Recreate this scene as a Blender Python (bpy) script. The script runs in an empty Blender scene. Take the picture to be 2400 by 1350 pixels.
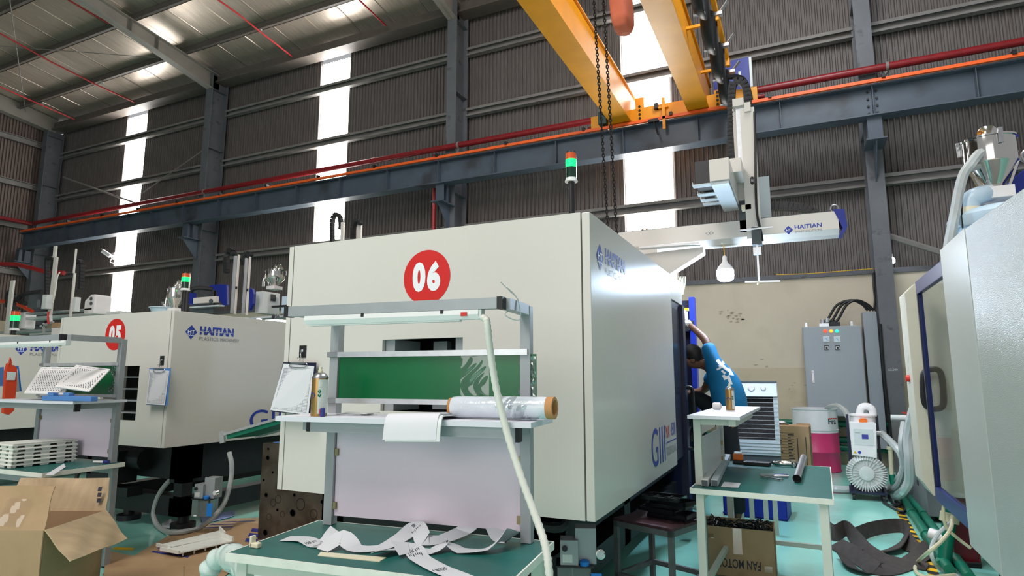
import bpy, bmesh, math, random
from mathutils import Vector, Matrix
random.seed(7)
SC = bpy.context.scene
COL = SC.collection
R = math.radians

# ------------------------------------------------------------------ camera
F_PX, YAW, PITCH, CAM_H = 1432.44, R(25.175), R(8.254), 1.4
cam = bpy.data.cameras.new('camera')
cam.sensor_width = 36.0
cam.lens = F_PX / 2400 * 36.0
cam.clip_start = 0.05
cam_ob = bpy.data.objects.new('camera', cam)
COL.objects.link(cam_ob)
cam_ob.location = (0, 0, CAM_H)
cam_ob.rotation_euler = (R(90) + PITCH, 0, YAW)
SC.camera = cam_ob

# ------------------------------------------------------------------ world, lights, exposure
SC.view_settings.view_transform = 'Standard'
SC.view_settings.look = 'None'
SC.view_settings.exposure = 0.0
SC.view_settings.gamma = 1.0
SC.view_settings.use_curve_mapping = False
world = bpy.data.worlds.new('daylight')
SC.world = world
world.use_nodes = True
bg = world.node_tree.nodes['Background']
bg.inputs[0].default_value = (0.95, 0.97, 1.0, 1)
bg.inputs[1].default_value = 0.42

def area_light(name, loc, target, sx, sy, watts, color):
    li = bpy.data.lights.new(name, 'AREA')
    li.shape = 'RECTANGLE'; li.size = sx; li.size_y = sy; li.energy = watts; li.color = color
    o = bpy.data.objects.new(name, li); COL.objects.link(o)
    o.location = loc
    d = Vector(target) - Vector(loc)
    o.rotation_euler = d.to_track_quat('-Z', 'Y').to_euler()
    return o
# roof light strip behind the camera, the open gate behind it, an unseen fill added to brighten the right aisle
area_light('roof_light_strip', (-3.5, -2.0, 8.6), (-2.6, 3.2, 1.0), 2.2, 5.0, 640, (1.0, 0.955, 0.925))
area_light('open_gate_daylight', (-1.5, -9.0, 3.4), (-2.5, 4.0, 1.6), 8.0, 5.0, 330, (1.0, 0.98, 0.96))
area_light('aisle_fill', (0.5, 5.6, 9.2), (0.4, 7.2, 0.0), 1.4, 4.0, 410, (0.9, 0.95, 1.0))

# ------------------------------------------------------------------ measuring helper: photo pixel -> world point on a known plane
_cy, _sy, _cp, _sp = math.cos(YAW), math.sin(YAW), math.cos(PITCH), math.sin(PITCH)
_fwd = Vector((-_sy * _cp, _cy * _cp, _sp)); _rt = Vector((_cy, _sy, 0)); _up = Vector((_sy * _sp, -_cy * _sp, _cp))
def at(x, y, X=None, Y=None, Z=None):
    d = _fwd + _rt * ((x - 1200) / F_PX) - _up * ((y - 675) / F_PX)
    t = X / d.x if X is not None else (Y / d.y if Y is not None else (Z - CAM_H) / d.z)
    return Vector((0, 0, CAM_H)) + d * t

# ------------------------------------------------------------------ materials
def srgb(r, g, b):
    f = lambda c: (c / 255 / 12.92) if c / 255 <= 0.04045 else ((c / 255 + 0.055) / 1.055) ** 2.4
    return (f(r), f(g), f(b), 1)
def mat(name, col, rough=0.5, metal=0.0, var=0.08, scale=6.0, bump=0.0, bscale=60.0, coat=0.0, stretch=(1, 1, 1),
        emit=0.0, emit_col=None, trans=0.0, alpha=1.0, ior=1.45, spec=0.5, dirt=None, dirt_scale=2.0, dirt_lo=0.55, dirt_hi=0.7, detail=4.0):
    m = bpy.data.materials.new(name); m.use_nodes = True
    nt = m.node_tree; n = nt.nodes; l = nt.links
    b = n['Principled BSDF']
    b.inputs['Roughness'].default_value = rough; b.inputs['Metallic'].default_value = metal
    b.inputs['IOR'].default_value = ior; b.inputs['Specular IOR Level'].default_value = spec
    b.inputs['Coat Weight'].default_value = coat; b.inputs['Coat Roughness'].default_value = 0.08
    b.inputs['Transmission Weight'].default_value = trans; b.inputs['Alpha'].default_value = alpha
    c = srgb(*col)
    tc = n.new('ShaderNodeTexCoord'); mp = n.new('ShaderNodeMapping'); mp.inputs['Scale'].default_value = stretch
    l.new(tc.outputs['Object'], mp.inputs['Vector'])
    nz = n.new('ShaderNodeTexNoise'); nz.inputs['Scale'].default_value = scale; nz.inputs['Detail'].default_value = detail
    l.new(mp.outputs[0], nz.inputs['Vector'])
    rp = n.new('ShaderNodeValToRGB')
    rp.color_ramp.elements[0].position = 0.3; rp.color_ramp.elements[1].position = 0.72
    rp.color_ramp.elements[0].color = [max(0, x * (1 - var)) for x in c[:3]] + [1]
    rp.color_ramp.elements[1].color = [min(1, x * (1 + var)) for x in c[:3]] + [1]
    l.new(nz.outputs['Fac'], rp.inputs[0])
    out = rp.outputs[0]
    if dirt:
        n2 = n.new('ShaderNodeTexNoise'); n2.inputs['Scale'].default_value = dirt_scale; n2.inputs['Detail'].default_value = 6
        l.new(mp.outputs[0], n2.inputs['Vector'])
        mr = n.new('ShaderNodeMapRange'); mr.inputs[1].default_value = dirt_lo; mr.inputs[2].default_value = dirt_hi
        l.new(n2.outputs['Fac'], mr.inputs[0])
        mx = n.new('ShaderNodeMix'); mx.data_type = 'RGBA'
        l.new(mr.outputs[0], mx.inputs[0]); l.new(out, mx.inputs[6]); mx.inputs[7].default_value = srgb(*dirt)
        out = mx.outputs[2]
    l.new(out, b.inputs['Base Color'])
    if bump:
        n3 = n.new('ShaderNodeTexNoise'); n3.inputs['Scale'].default_value = bscale; n3.inputs['Detail'].default_value = 3
        l.new(mp.outputs[0], n3.inputs['Vector'])
        bp = n.new('ShaderNodeBump'); bp.inputs['Strength'].default_value = bump; bp.inputs['Distance'].default_value = 0.01
        l.new(n3.outputs['Fac'], bp.inputs['Height']); l.new(bp.outputs[0], b.inputs['Normal'])
    if emit:
        b.inputs['Emission Color'].default_value = srgb(*(emit_col or col)); b.inputs['Emission Strength'].default_value = emit
    return m
M = {}
M['cream'] = mat('cream_paint', (208, 203, 196), 0.25, var=0.02, scale=1.5, bump=0.012, bscale=220)
M['cream_rough'] = mat('cream_powder_coat', (178, 184, 180), 0.22, var=0.02, scale=2, bump=0.3, bscale=200, spec=1.0)
M['navy_frame'] = mat('navy_frame_paint', (34, 46, 108), 0.35, var=0.08)
M['cream_grey'] = mat('cream_grey_paint', (186, 191, 186), 0.3, var=0.02, scale=1.5, bump=0.02, bscale=220)
M['cream_dirty'] = mat('cream_paint_worn', (205, 200, 182), 0.42, var=0.05, scale=5, dirt=(150, 140, 120), dirt_scale=5, dirt_lo=0.58, dirt_hi=0.8)
M['white_plastic'] = mat('white_plastic', (228, 225, 224), 0.4, var=0.03)
M['grey_white'] = mat('grey_white_paint', (205, 210, 208), 0.4, var=0.03)
M['black'] = mat('black_machine_paint', (20, 21, 24), 0.5, var=0.3, scale=10)
M['black_plastic'] = mat('black_plastic', (26, 26, 28), 0.45, var=0.15)
M['rubber'] = mat('black_rubber', (30, 30, 32), 0.6, var=0.2)
M['navy'] = mat('navy_paint', (13, 19, 50), 0.35, var=0.1)
M['blue'] = mat('blue_paint', (22, 40, 132), 0.35, var=0.08)
M['decal_blue'] = mat('decal_blue', (34, 62, 158), 0.45, var=0.02)
M['decal_grey'] = mat('decal_grey', (120, 122, 124), 0.5, var=0.02)
M['decal_red'] = mat('decal_red', (206, 34, 30), 0.4, var=0.04, scale=2)
M['decal_white'] = mat('decal_white', (235, 235, 238), 0.45, var=0.02)
M['ink'] = mat('dark_ink', (48, 48, 58), 0.6, var=0.1)
M['ink_blue'] = mat('blue_ink', (48, 52, 128), 0.6, var=0.25, scale=30)
M['chrome'] = mat('polished_steel', (205, 203, 198), 0.1, metal=1.0, var=0.03)
M['steel'] = mat('brushed_steel', (165, 167, 170), 0.32, metal=0.9, var=0.1, scale=18)
M['alu'] = mat('grey_aluminium_profile', (158, 161, 164), 0.42, metal=0.25, var=0.05, scale=10)
M['alu_bright'] = mat('bright_aluminium', (205, 207, 210), 0.3, metal=0.6, var=0.08, scale=25)
M['bench_cream'] = mat('bench_frame_paint', (198, 200, 190), 0.45, var=0.04)
M['mat_green'] = mat('green_bench_mat', (22, 92, 86), 0.42, var=0.1, scale=9, bump=0.02)
M['edge_white'] = mat('white_table_edging', (218, 218, 208), 0.45, var=0.05, scale=20, dirt=(160, 135, 105), dirt_scale=14, dirt_lo=0.66, dirt_hi=0.8)
M['laminate'] = mat('white_laminate', (214, 214, 222), 0.4, var=0.03)
M['pink_panel'] = mat('pinkish_grey_panel', (226, 212, 224), 0.5, var=0.03, scale=1.4)
M['green_board'] = mat('glossy_green_board', (0, 100, 54), 0.22, var=0.1, scale=3, bump=0.02, bscale=12)
M['floor'] = None
M['cardboard'] = mat('cardboard', (170, 140, 106), 0.75, var=0.08, scale=4, bump=0.05, bscale=60, dirt=(148, 118, 86), dirt_scale=3)
M['cardboard_pale'] = mat('cardboard_inside', (184, 160, 128), 0.8, var=0.1, scale=5, bump=0.06, bscale=70, stretch=(6, 1, 1))
M['paper'] = mat('white_paper', (208, 209, 213), 0.6, var=0.02)

M['yellow'] = mat('crane_yellow', (232, 154, 12), 0.42, var=0.06, scale=3)
M['orange'] = mat('orange_conductor_rail', (240, 98, 36), 0.45, var=0.1, scale=20, stretch=(0.2, 1, 1))
M['red_pipe'] = mat('dark_red_pipe', (128, 26, 32), 0.35, var=0.12, scale=8)
M['red'] = mat('red_plastic', (206, 40, 30), 0.4, var=0.05)
M['sprinkler_red'] = mat('sprinkler_red', (176, 38, 40), 0.45, var=0.15)
M['beam_steel'] = mat('blue_grey_beam_paint', (76, 86, 98), 0.45, var=0.12, scale=2, dirt=(58, 62, 68), dirt_scale=1.5)
M['column_grey'] = mat('grey_column_paint', (98, 100, 105), 0.6, var=0.12, scale=3, dirt=(78, 78, 80), dirt_scale=6, dirt_lo=0.6)
M['girt'] = mat('dusty_girt_steel', (124, 120, 117), 0.6, var=0.15, scale=3)
M['sheet'] = mat('dusty_corrugated_sheet', (106, 99, 96), 0.6, metal=0.0, var=0.22, scale=30, stretch=(1, 1, 0.08), bump=0.0, dirt=(80, 75, 73), dirt_scale=1.2)
M['sheet_brown'] = mat('brown_corrugated_sheet', (110, 94, 88), 0.6, var=0.25, scale=30, stretch=(1, 1, 0.08))
M['foil'] = mat('roof_foil', (200, 187, 172), 0.33, metal=0.6, var=0.16, scale=14, stretch=(3.0, 0.15, 1), bump=0.05, bscale=30)
M['purlin'] = mat('purlin_steel', (96, 88, 82), 0.6, metal=0.0, var=0.12)
M['rafter'] = mat('rafter_paint', (136, 130, 122), 0.55, var=0.1, scale=3)
M['plaster'] = mat('cream_plaster', (205, 194, 174), 0.8, var=0.07, scale=0.9, bump=0.04, bscale=14, dirt=(186, 175, 154), dirt_scale=1.1, dirt_lo=0.55, dirt_hi=0.8)
M['plaster_low'] = mat('cream_plaster_lower', (194, 181, 156), 0.8, var=0.07, scale=0.9, bump=0.04, bscale=14, dirt=(168, 154, 130), dirt_scale=1.6, dirt_lo=0.52, dirt_hi=0.75)
M['cabinet_grey'] = mat('cabinet_grey_paint', (152, 160, 166), 0.4, var=0.03, scale=1.2)
M['cable'] = mat('black_cable', (22, 22, 24), 0.45, var=0.15)
M['clear_hose'] = mat('clear_hose', (214, 220, 220), 0.18, var=0.06, scale=10, trans=0.35, alpha=0.85)
M['grey_hose'] = mat('grey_hose', (168, 172, 170), 0.35, var=0.08)
M['beige_hose'] = mat('beige_hose', (196, 190, 160), 0.4, var=0.08)
M['white_hose'] = mat('white_corrugated_conduit', (214, 214, 204), 0.5, var=0.05)
M['green_pipe'] = mat('green_ppr_pipe', (6, 108, 84), 0.38, var=0.12)
M['film'] = mat('stretch_film', (226, 232, 240), 0.14, var=0.06, scale=9, bump=0.35, bscale=26, trans=0.15)
M['film_green'] = mat('wrapped_film', (206, 222, 216), 0.16, var=0.1, scale=9, bump=0.5, bscale=14, trans=0.12)
M['gold'] = mat('gold_can_paint', (164, 130, 78), 0.28, metal=0.75, var=0.05)
M['pink_drum'] = mat('magenta_drum', (196, 52, 104), 0.38, var=0.05)
M['white_drum'] = mat('white_drum', (222, 222, 226), 0.4, var=0.04)
M['slate'] = mat('slate_plastic', (74, 82, 86), 0.5, var=0.06)
M['silver_paint'] = mat('pale_grey_plastic', (186, 196, 200), 0.4, var=0.04)
M['pad'] = mat('dark_cooling_pad', (48, 44, 44), 0.8, var=0.6, scale=26)
M['crate_blue'] = mat('blue_crate', (24, 44, 156), 0.45, var=0.08)
M['sling'] = mat('dusty_webbing', (62, 56, 54), 0.85, var=0.2, scale=20, bump=0.3, bscale=120)
M['mould'] = mat('oily_mould_steel', (92, 82, 72), 0.38, metal=0.65, var=0.3, scale=7, dirt=(66, 48, 34), dirt_scale=4, dirt_lo=0.5, dirt_hi=0.7)
M['hole'] = mat('dark_hole', (14, 12, 12), 0.8, var=0.1)
M['cast_alu'] = mat('cast_aluminium', (205, 207, 205), 0.45, metal=0.2, var=0.08, scale=18)
M['brown_stool'] = mat('dark_red_tabletop', (74, 44, 50), 0.5, var=0.3, scale=40)
M['stool_steel'] = mat('dull_stool_steel', (110, 112, 112), 0.5, metal=0.3, var=0.2, scale=12)
M['black_gloss'] = mat('glossy_black_parts', (24, 25, 30), 0.15, var=0.2)
M['shirt'] = mat('teal_blue_shirt', (8, 116, 168), 0.7, var=0.12, scale=9, bump=0.25, bscale=16)
M['pants'] = mat('dark_trousers', (22, 28, 34), 0.8, var=0.2, scale=20)
M['skin'] = mat('skin', (112, 78, 62), 0.5, var=0.06)
M['hair'] = mat('black_hair', (22, 18, 17), 0.55, var=0.3, scale=60)
M['glove'] = mat('white_glove', (216, 218, 216), 0.8, var=0.06, bump=0.2, bscale=90)
M['grey_unit'] = mat('grey_temperature_unit', (104, 108, 110), 0.5, var=0.1, dirt=(78, 78, 76), dirt_scale=3)
M['maroon'] = mat('maroon_paint', (108, 18, 32), 0.4, var=0.08)
M['amber'] = mat('amber_plastic', (232, 112, 24), 0.35, var=0.05)
M['teal_motor'] = mat('dark_teal_paint', (8, 62, 62), 0.4, var=0.1)
M['bag'] = mat('orange_canvas', (192, 96, 66), 0.75, var=0.12, scale=4, bump=0.3, bscale=14)
M['chain'] = mat('dark_chain_steel', (38, 34, 32), 0.4, metal=0.6, var=0.2)
M['light_blue'] = mat('light_blue_plastic', (82, 128, 190), 0.45, var=0.06)
M['bright_blue'] = mat('bright_blue_plastic', (30, 120, 205), 0.4, var=0.05)
M['pale_blue'] = mat('pale_blue_plastic', (186, 208, 222), 0.35, var=0.04)
M['orange_red'] = mat('orange_red_plastic', (210, 66, 36), 0.45, var=0.06)
M['wood_core'] = mat('kraft_core', (186, 134, 84), 0.7, var=0.08)
M['yellow_tape'] = mat('yellow_tape', (226, 176, 20), 0.5, var=0.1)
M['black_tape'] = mat('black_tape', (34, 32, 30), 0.5, var=0.1)
M['ivory'] = mat('ivory_plastic', (226, 218, 190), 0.4, var=0.03)
M['part_white'] = mat('moulded_white_parts', (226, 226, 218), 0.45, var=0.05, scale=20)
M['clear_plastic'] = mat('clear_tank', (170, 178, 178), 0.1, var=0.05, trans=0.75)
M['pellets'] = mat('dark_pellets', (44, 36, 40), 0.9, var=0.6, scale=60)
M['brass'] = mat('brass_hinge', (150, 138, 104), 0.35, metal=0.7, var=0.1)
M['lens_orange'] = mat('orange_lens', (206, 84, 34), 0.2, var=0.05, coat=0.5)
M['lens_green_lit'] = mat('lit_green_lens', (40, 255, 120), 0.2, emit=2.2, emit_col=(0, 255, 90))
M['lens_dark'] = mat('dark_green_lens', (10, 48, 34), 0.15, coat=0.5)
M['lamp_red'] = mat('lit_red_button', (255, 70, 40), 0.3, emit=1.6)
M['lamp_amber'] = mat('lit_amber_button', (255, 160, 40), 0.3, emit=1.6)
M['lamp_green'] = mat('lit_green_button', (40, 220, 170), 0.3, emit=1.4)
M['bulb'] = mat('lit_bulb', (220, 236, 255), 0.3, emit=400.0, emit_col=(206, 228, 255))
M['led'] = mat('lit_led', (230, 240, 255), 0.3, emit=12.0)
M['screen'] = mat('display_blue', (58, 60, 150), 0.25, var=0.3, scale=90)
M['label_white'] = mat('printed_label', (206, 210, 206), 0.5, var=0.1, scale=120)

def glass_pane(name, tint, a):
    m = bpy.data.materials.new(name); m.use_nodes = True
    nt = m.node_tree; n = nt.nodes; l = nt.links
    for x in list(n): n.remove(x)
    o = n.new('ShaderNodeOutputMaterial'); mx = n.new('ShaderNodeMixShader'); tr = n.new('ShaderNodeBsdfTransparent'); gl = n.new('ShaderNodeBsdfGlossy')
    tr.inputs[0].default_value = srgb(*tint); gl.inputs['Roughness'].default_value = 0.03
    mx.inputs[0].default_value = a
    l.new(tr.outputs[0], mx.inputs[1]); l.new(gl.outputs[0], mx.inputs[2]); l.new(mx.outputs[0], o.inputs[0])
    return m
M['glass'] = glass_pane('gate_glass', (236, 240, 242), 0.09)
M['film_faint'] = glass_pane('faint_film', (246, 248, 248), 0.1)
M['tape_clear'] = glass_pane('clear_tape', (252, 250, 246), 0.1)
M['film_clear'] = glass_pane('clear_film', (240, 244, 246), 0.3)

def daylight_panel():
    m = bpy.data.materials.new('translucent_wall_sheet'); m.use_nodes = True
    nt = m.node_tree; n = nt.nodes; l = nt.links
    b = n['Principled BSDF']; b.inputs['Base Color'].default_value = (0.8, 0.8, 0.78, 1); b.inputs['Roughness'].default_value = 0.5
    tc = n.new('ShaderNodeTexCoord'); nz = n.new('ShaderNodeTexNoise'); nz.inputs['Scale'].default_value = 3
    l.new(tc.outputs['Object'], nz.inputs['Vector'])
    rp = n.new('ShaderNodeValToRGB'); rp.color_ramp.elements[0].color = (1, 0.97, 0.92, 1); rp.color_ramp.elements[1].color = (1, 1, 1, 1)
    l.new(nz.outputs['Fac'], rp.inputs[0]); l.new(rp.outputs[0], b.inputs['Emission Color'])
    b.inputs['Emission Strength'].default_value = 14.0
    return m
M['daylight'] = daylight_panel()

def floor_mat():
    m = mat('green_epoxy_floor', (148, 220, 206), 0.13, var=0.06, scale=0.8, dirt=(128, 162, 148), dirt_scale=0.9, dirt_lo=0.52, dirt_hi=0.78, coat=0.3)
    return m
M['floor'] = floor_mat()
# ------------------------------------------------------------------ mesh helpers
class MB:
    def __init__(s): s.v = []; s.f = []
    def add(s, vs, fs):
        k = len(s.v); s.v += [tuple(v) for v in vs]; s.f += [[i + k for i in f] for f in fs]; return s
    def box(s, x0, x1, y0, y1, z0, z1):
        return s.add([(x0, y0, z0), (x1, y0, z0), (x1, y1, z0), (x0, y1, z0), (x0, y0, z1), (x1, y0, z1), (x1, y1, z1), (x0, y1, z1)],
                     [(3, 2, 1, 0), (4, 5, 6, 7), (0, 1, 5, 4), (1, 2, 6, 5), (2, 3, 7, 6), (3, 0, 4, 7)])
    def bar(s, p, q, w, h, up=(0, 0, 1)):
        p = Vector(p); q = Vector(q); d = (q - p).normalized(); up = Vector(up)
        if abs(d.dot(up)) > 0.98: up = Vector((0, 1, 0))
        a = d.cross(up).normalized() * w / 2; b = a.cross(d).normalized() * h / 2
        vs = [e + i * a + j * b for e in (p, q) for i, j in ((-1, -1), (1, -1), (1, 1), (-1, 1))]
        return s.add(vs, [(0, 1, 2, 3), (7, 6, 5, 4), (0, 4, 5, 1), (1, 5, 6, 2), (2, 6, 7, 3), (3, 7, 4, 0)])
    def tube(s, pts, r, n=8, caps=True, flat=1.0):
        pts = [Vector(p) for p in pts]; N = len(pts); rr = r if isinstance(r, (list, tuple)) else [r] * N
        t0 = (pts[1] - pts[0]).normalized(); a = t0.orthogonal().normalized(); rings = []
        for i, p in enumerate(pts):
            t = (pts[min(i + 1, N - 1)] - pts[max(i - 1, 0)]).normalized()
            a = (a - t * a.dot(t)); a = a.normalized() if a.length > 1e-6 else t.orthogonal().normalized()
            b = t.cross(a)
            rings.append([p + (a * math.cos(2 * math.pi * k / n) + b * math.sin(2 * math.pi * k / n) * flat) * rr[i] for k in range(n)])
        vs = [v for rg in rings for v in rg]; fs = []
        for i in range(N - 1):
            for k in range(n):
                k2 = (k + 1) % n; fs.append((i * n + k, i * n + k2, (i + 1) * n + k2, (i + 1) * n + k))
        if caps: fs += [tuple(range(n - 1, -1, -1)), tuple((N - 1) * n + k for k in range(n))]
        return s.add(vs, fs)
    def cyl(s, p, q, r, r2=None, n=16): return s.tube([p, q], [r, r if r2 is None else r2], n)
    def lathe(s, prof, o=(0, 0, 0), n=20, axis='Z'):
        o = Vector(o); vs = []; fs = []
        for r, h in prof:
            for k in range(n):
                c, w = r * math.cos(2 * math.pi * k / n), r * math.sin(2 * math.pi * k / n)
                vs.append(o + Vector({'Z': (c, w, h), 'Y': (c, h, -w), 'X': (h, c, w)}[axis]))
        for i in range(len(prof) - 1):
            for k in range(n):
                k2 = (k + 1) % n; fs.append((i * n + k, i * n + k2, (i + 1) * n + k2, (i + 1) * n + k))
        fs += [tuple(range(n - 1, -1, -1)), tuple((len(prof) - 1) * n + k for k in range(n))]
        return s.add(vs, fs)
    def prism(s, poly, a, b, axis='Y'):
        n = len(poly); f = {'Y': lambda p, t: (p[0], t, p[1]), 'X': lambda p, t: (t, p[0], p[1]), 'Z': lambda p, t: (p[0], p[1], t)}[axis]
        vs = [f(p, a) for p in poly] + [f(p, b) for p in poly]
        fs = [tuple(range(n)), tuple(range(2 * n - 1, n - 1, -1))] + [(i, i + n, (i + 1) % n + n, (i + 1) % n) for i in range(n)]
        return s.add(vs, fs)
    def plate_hole(s, x0, x1, z0, z1, hx0, hx1, hz0, hz1, y0, y1):
        s.box(x0, hx0, y0, y1, z0, z1); s.box(hx1, x1, y0, y1, z0, z1)
        s.box(hx0, hx1, y0, y1, z0, hz0); s.box(hx0, hx1, y0, y1, hz1, z1); return s
    def ribbon(s, pts, wid, th=0.0015):
        # pts: list of (centre, width vector); a sheet with thickness
        N = len(pts); top = []; bot = []
        for i, (p, w) in enumerate(pts):
            p = Vector(p); w = Vector(w); t = Vector(pts[min(i + 1, N - 1)][0]) - Vector(pts[max(i - 1, 0)][0])
            nn = t.cross(w); nn = nn.normalized() * th if nn.length > 1e-9 else Vector((0, 0, th))
            top += [p - w * wid / 2 + nn / 2, p + w * wid / 2 + nn / 2]; bot += [p - w * wid / 2 - nn / 2, p + w * wid / 2 - nn / 2]
        fs = []; K = 2 * N
        for i in range(N - 1):
            a = 2 * i; fs += [(a, a + 1, a + 3, a + 2), (K + a, K + a + 2, K + a + 3, K + a + 1), (a, a + 2, K + a + 2, K + a), (a + 1, K + a + 1, K + a + 3, a + 3)]
        fs += [(0, K, K + 1, 1), (2 * N - 2, 2 * N - 1, K + 2 * N - 1, K + 2 * N - 2)]
        return s.add(top + bot, fs)
    def grid(s, fn, nu, nv, close=False):
        vs = [fn(i / nu, j / nv) for j in range(nv + 1) for i in range(nu + 1)]
        fs = [(j * (nu + 1) + i, j * (nu + 1) + i + 1, (j + 1) * (nu + 1) + i + 1, (j + 1) * (nu + 1) + i) for j in range(nv) for i in range(nu)]
        return s.add(vs, fs)

def mesh_of(name, mb, m, bevel=0.0, smooth=False, inv=None):
    me = bpy.data.meshes.new(name)
    vs = mb.v if inv is None else [tuple(inv @ Vector(v)) for v in mb.v]
    me.from_pydata(vs, [], mb.f); me.materials.append(m)
    bm = bmesh.new(); bm.from_mesh(me)
    bmesh.ops.recalc_face_normals(bm, faces=bm.faces)
    if bevel:
        es = [e for e in bm.edges if len(e.link_faces) == 2 and e.calc_face_angle(0) > 0.6]
        bmesh.ops.bevel(bm, geom=es, offset=bevel, segments=2, affect='EDGES', profile=0.6)
    bm.to_mesh(me); bm.free()
    if smooth:
        for p in me.polygons: p.use_smooth = True
        try: me.set_sharp_from_angle(angle=R(40))
        except Exception: pass
    return me
def link(name, data, parent=None, loc=None, rot=None):
    o = bpy.data.objects.new(name, data); COL.objects.link(o)
    if parent is not None: o.parent = parent
    if loc is not None: o.location = loc
    if rot is not None: o.rotation_euler = rot
    return o
def tag(o, label=None, cat=None, group=None, kind=None):
    if label: o['label'] = label
    if cat: o['category'] = cat
    if group: o['group'] = group
    if kind: o['kind'] = kind
    return o
class Thing:
    """an Empty at the thing's base; part() adds a child mesh given in world coordinates (or local ones)"""
    def __init__(s, name, label, cat, loc=(0, 0, 0), rz=0.0, group=None, kind=None):
        s.o = link(name, None); s.o.location = loc; s.o.rotation_euler = (0, 0, rz); s.o.empty_display_size = 0.1
        s.mw = Matrix.Translation(Vector(loc)) @ Matrix.Rotation(rz, 4, 'Z'); s.inv = s.mw.inverted()
        tag(s.o, label, cat, group, kind)
    def part(s, name, mb, m, under=None, world=True, bevel=0.0, smooth=False, label=None, kind=None):
        me = mesh_of(name, mb, m, bevel, smooth, s.inv if world else None)
        o = link(name, me, under if under is not None else s.o)
        if label: o['label'] = label
        if kind: o['kind'] = kind
        return o
    def copies(s, name, me, places, under=None):
        """alike pieces that share one mesh: places are (world loc, rotation)"""
        out = []
        for lc, rt in places:
            o = link(name, me, under if under is not None else s.o)
            o.matrix_local = s.inv @ (Matrix.Translation(Vector(lc)) @ rt.to_4x4() if rt is not None else Matrix.Translation(Vector(lc)))
            out.append(o)
        return out
def single(name, mb, m, label, cat, group=None, bevel=0.0, smooth=False, origin=None, kind=None):
    if origin is None:
        xs = [v[0] for v in mb.v]; ys = [v[1] for v in mb.v]; zs = [v[2] for v in mb.v]
        origin = ((min(xs) + max(xs)) / 2, (min(ys) + max(ys)) / 2, min(zs))
    me = mesh_of(name, mb, m, bevel, smooth, Matrix.Translation(Vector(origin)).inverted())
    o = link(name, me); o.location = origin
    return tag(o, label, cat, group, kind)
def smooth_path(pts, n=6):
    pts = [Vector(p) for p in pts]; out = []
    P = [pts[0] * 2 - pts[1]] + pts + [pts[-1] * 2 - pts[-2]]
    for i in range(1, len(P) - 2):
        p0, p1, p2, p3 = P[i - 1:i + 3]
        for k in range(n):
            t = k / n
            out.append(0.5 * ((2 * p1) + (p2 - p0) * t + (2 * p0 - 5 * p1 + 4 * p2 - p3) * t * t + (3 * p1 - p0 - 3 * p2 + p3) * t ** 3))
    out.append(pts[-1]); return out
_txt = {}
def text_geo(body, bold=0.0, space=1.0):
    key = (body, bold, space)
    if key not in _txt:
        cu = bpy.data.curves.new('lettering', 'FONT'); cu.body = body; cu.size = 1.0; cu.offset = bold; cu.space_character = space
        cu.resolution_u = 4
        o = bpy.data.objects.new('lettering', cu); COL.objects.link(o)
        dg = bpy.context.evaluated_depsgraph_get(); me = bpy.data.meshes.new_from_object(o.evaluated_get(dg))
        vs = [tuple(v.co) for v in me.vertices]; fs = [tuple(p.vertices) for p in me.polygons]
        bpy.data.objects.remove(o); bpy.data.curves.remove(cu); bpy.data.meshes.remove(me)
        xs = [v[0] for v in vs]; ys = [v[1] for v in vs]
        _txt[key] = (vs, fs, min(xs), max(xs), min(ys), max(ys))
    return _txt[key]
def text_mb(body, org, right, up, w, h, bold=0.0, mb=None, space=1.0, depth=0.0008):
    """lettering filling a w x h box from org (lower left corner)"""
    vs, fs, x0, x1, y0, y1 = text_geo(body, bold, space)
    org = Vector(org); right = Vector(right).normalized(); up = Vector(up).normalized(); nn = right.cross(up) * depth
    mb = mb or MB()
    pts = [org + right * ((v[0] - x0) / (x1 - x0) * w) + up * ((v[1] - y0) / (y1 - y0) * h) + nn for v in vs]
    return mb.add(pts, fs)
def poly_mb(pts2, org, right, up, depth=0.0, mb=None):
    org = Vector(org); right = Vector(right).normalized(); up = Vector(up).normalized(); nn = right.cross(up) * depth
    mb = mb or MB()
    return mb.add([org + right * p[0] + up * p[1] + nn for p in pts2], [tuple(range(len(pts2)))])
def disc2(r, n=40, sx=1.0): return [(r * sx * math.cos(2 * math.pi * k / n), r * math.sin(2 * math.pi * k / n)) for k in range(n)]
def rect2(x0, x1, y0, y1): return [(x0, y0), (x1, y0), (x1, y1), (x0, y1)]

# ------------------------------------------------------------------ the hall
WY, WX = 11.5, -22.5               # far wall, end wall
PLZ, EAVE = 3.13, 9.75
def roof_z(y): return 9.95 + 0.12 * (11.5 - y)
COLX = (1.25, -6.6, -14.4, -22.2)

fl = MB().box(-23, 9, -9, 11.7, -0.2, 0.0)
tag(single('floor', fl, M['floor'], None, None, origin=(0, 0, 0)), 'glossy green epoxy hall floor with worn dusty patches', None, kind='structure')

wall = Thing('wall_far', 'long far wall, plaster below and corrugated sheet above', None, (-7, WY, 0), kind='structure')
wall.part('lower_plaster_band', MB().box(-22.6, 8, WY, WY + 0.2, 0, 1.55), M['plaster_low'])
wall.part('upper_plaster_band', MB().box(-22.6, 8, WY + 0.004, WY + 0.2, 1.55, PLZ), M['plaster'])
def sheet_mb(w, z0, z1, ribs=11):
    p = w / ribs; prof = []
    for i in range(ribs):
        prof += [(i * p, 0), (i * p + p * 0.34, 0), (i * p + p * 0.46, -0.04), (i * p + p * 0.72, -0.04), (i * p + p * 0.84, 0)]
    prof.append((w, 0)); mb = MB(); n = len(prof)
    mb.add([(x, y, z0) for x, y in prof] + [(x, y, z1) for x, y in prof], [(i, i + 1, i + 1 + n, i + n) for i in range(n - 1)])
    return mb
SW = 0.9625
WINS = [(-18.98, -18.05), (-10.98, -10.06), (-2.95, -2.02)]
spans = []; x = -22.5
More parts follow.
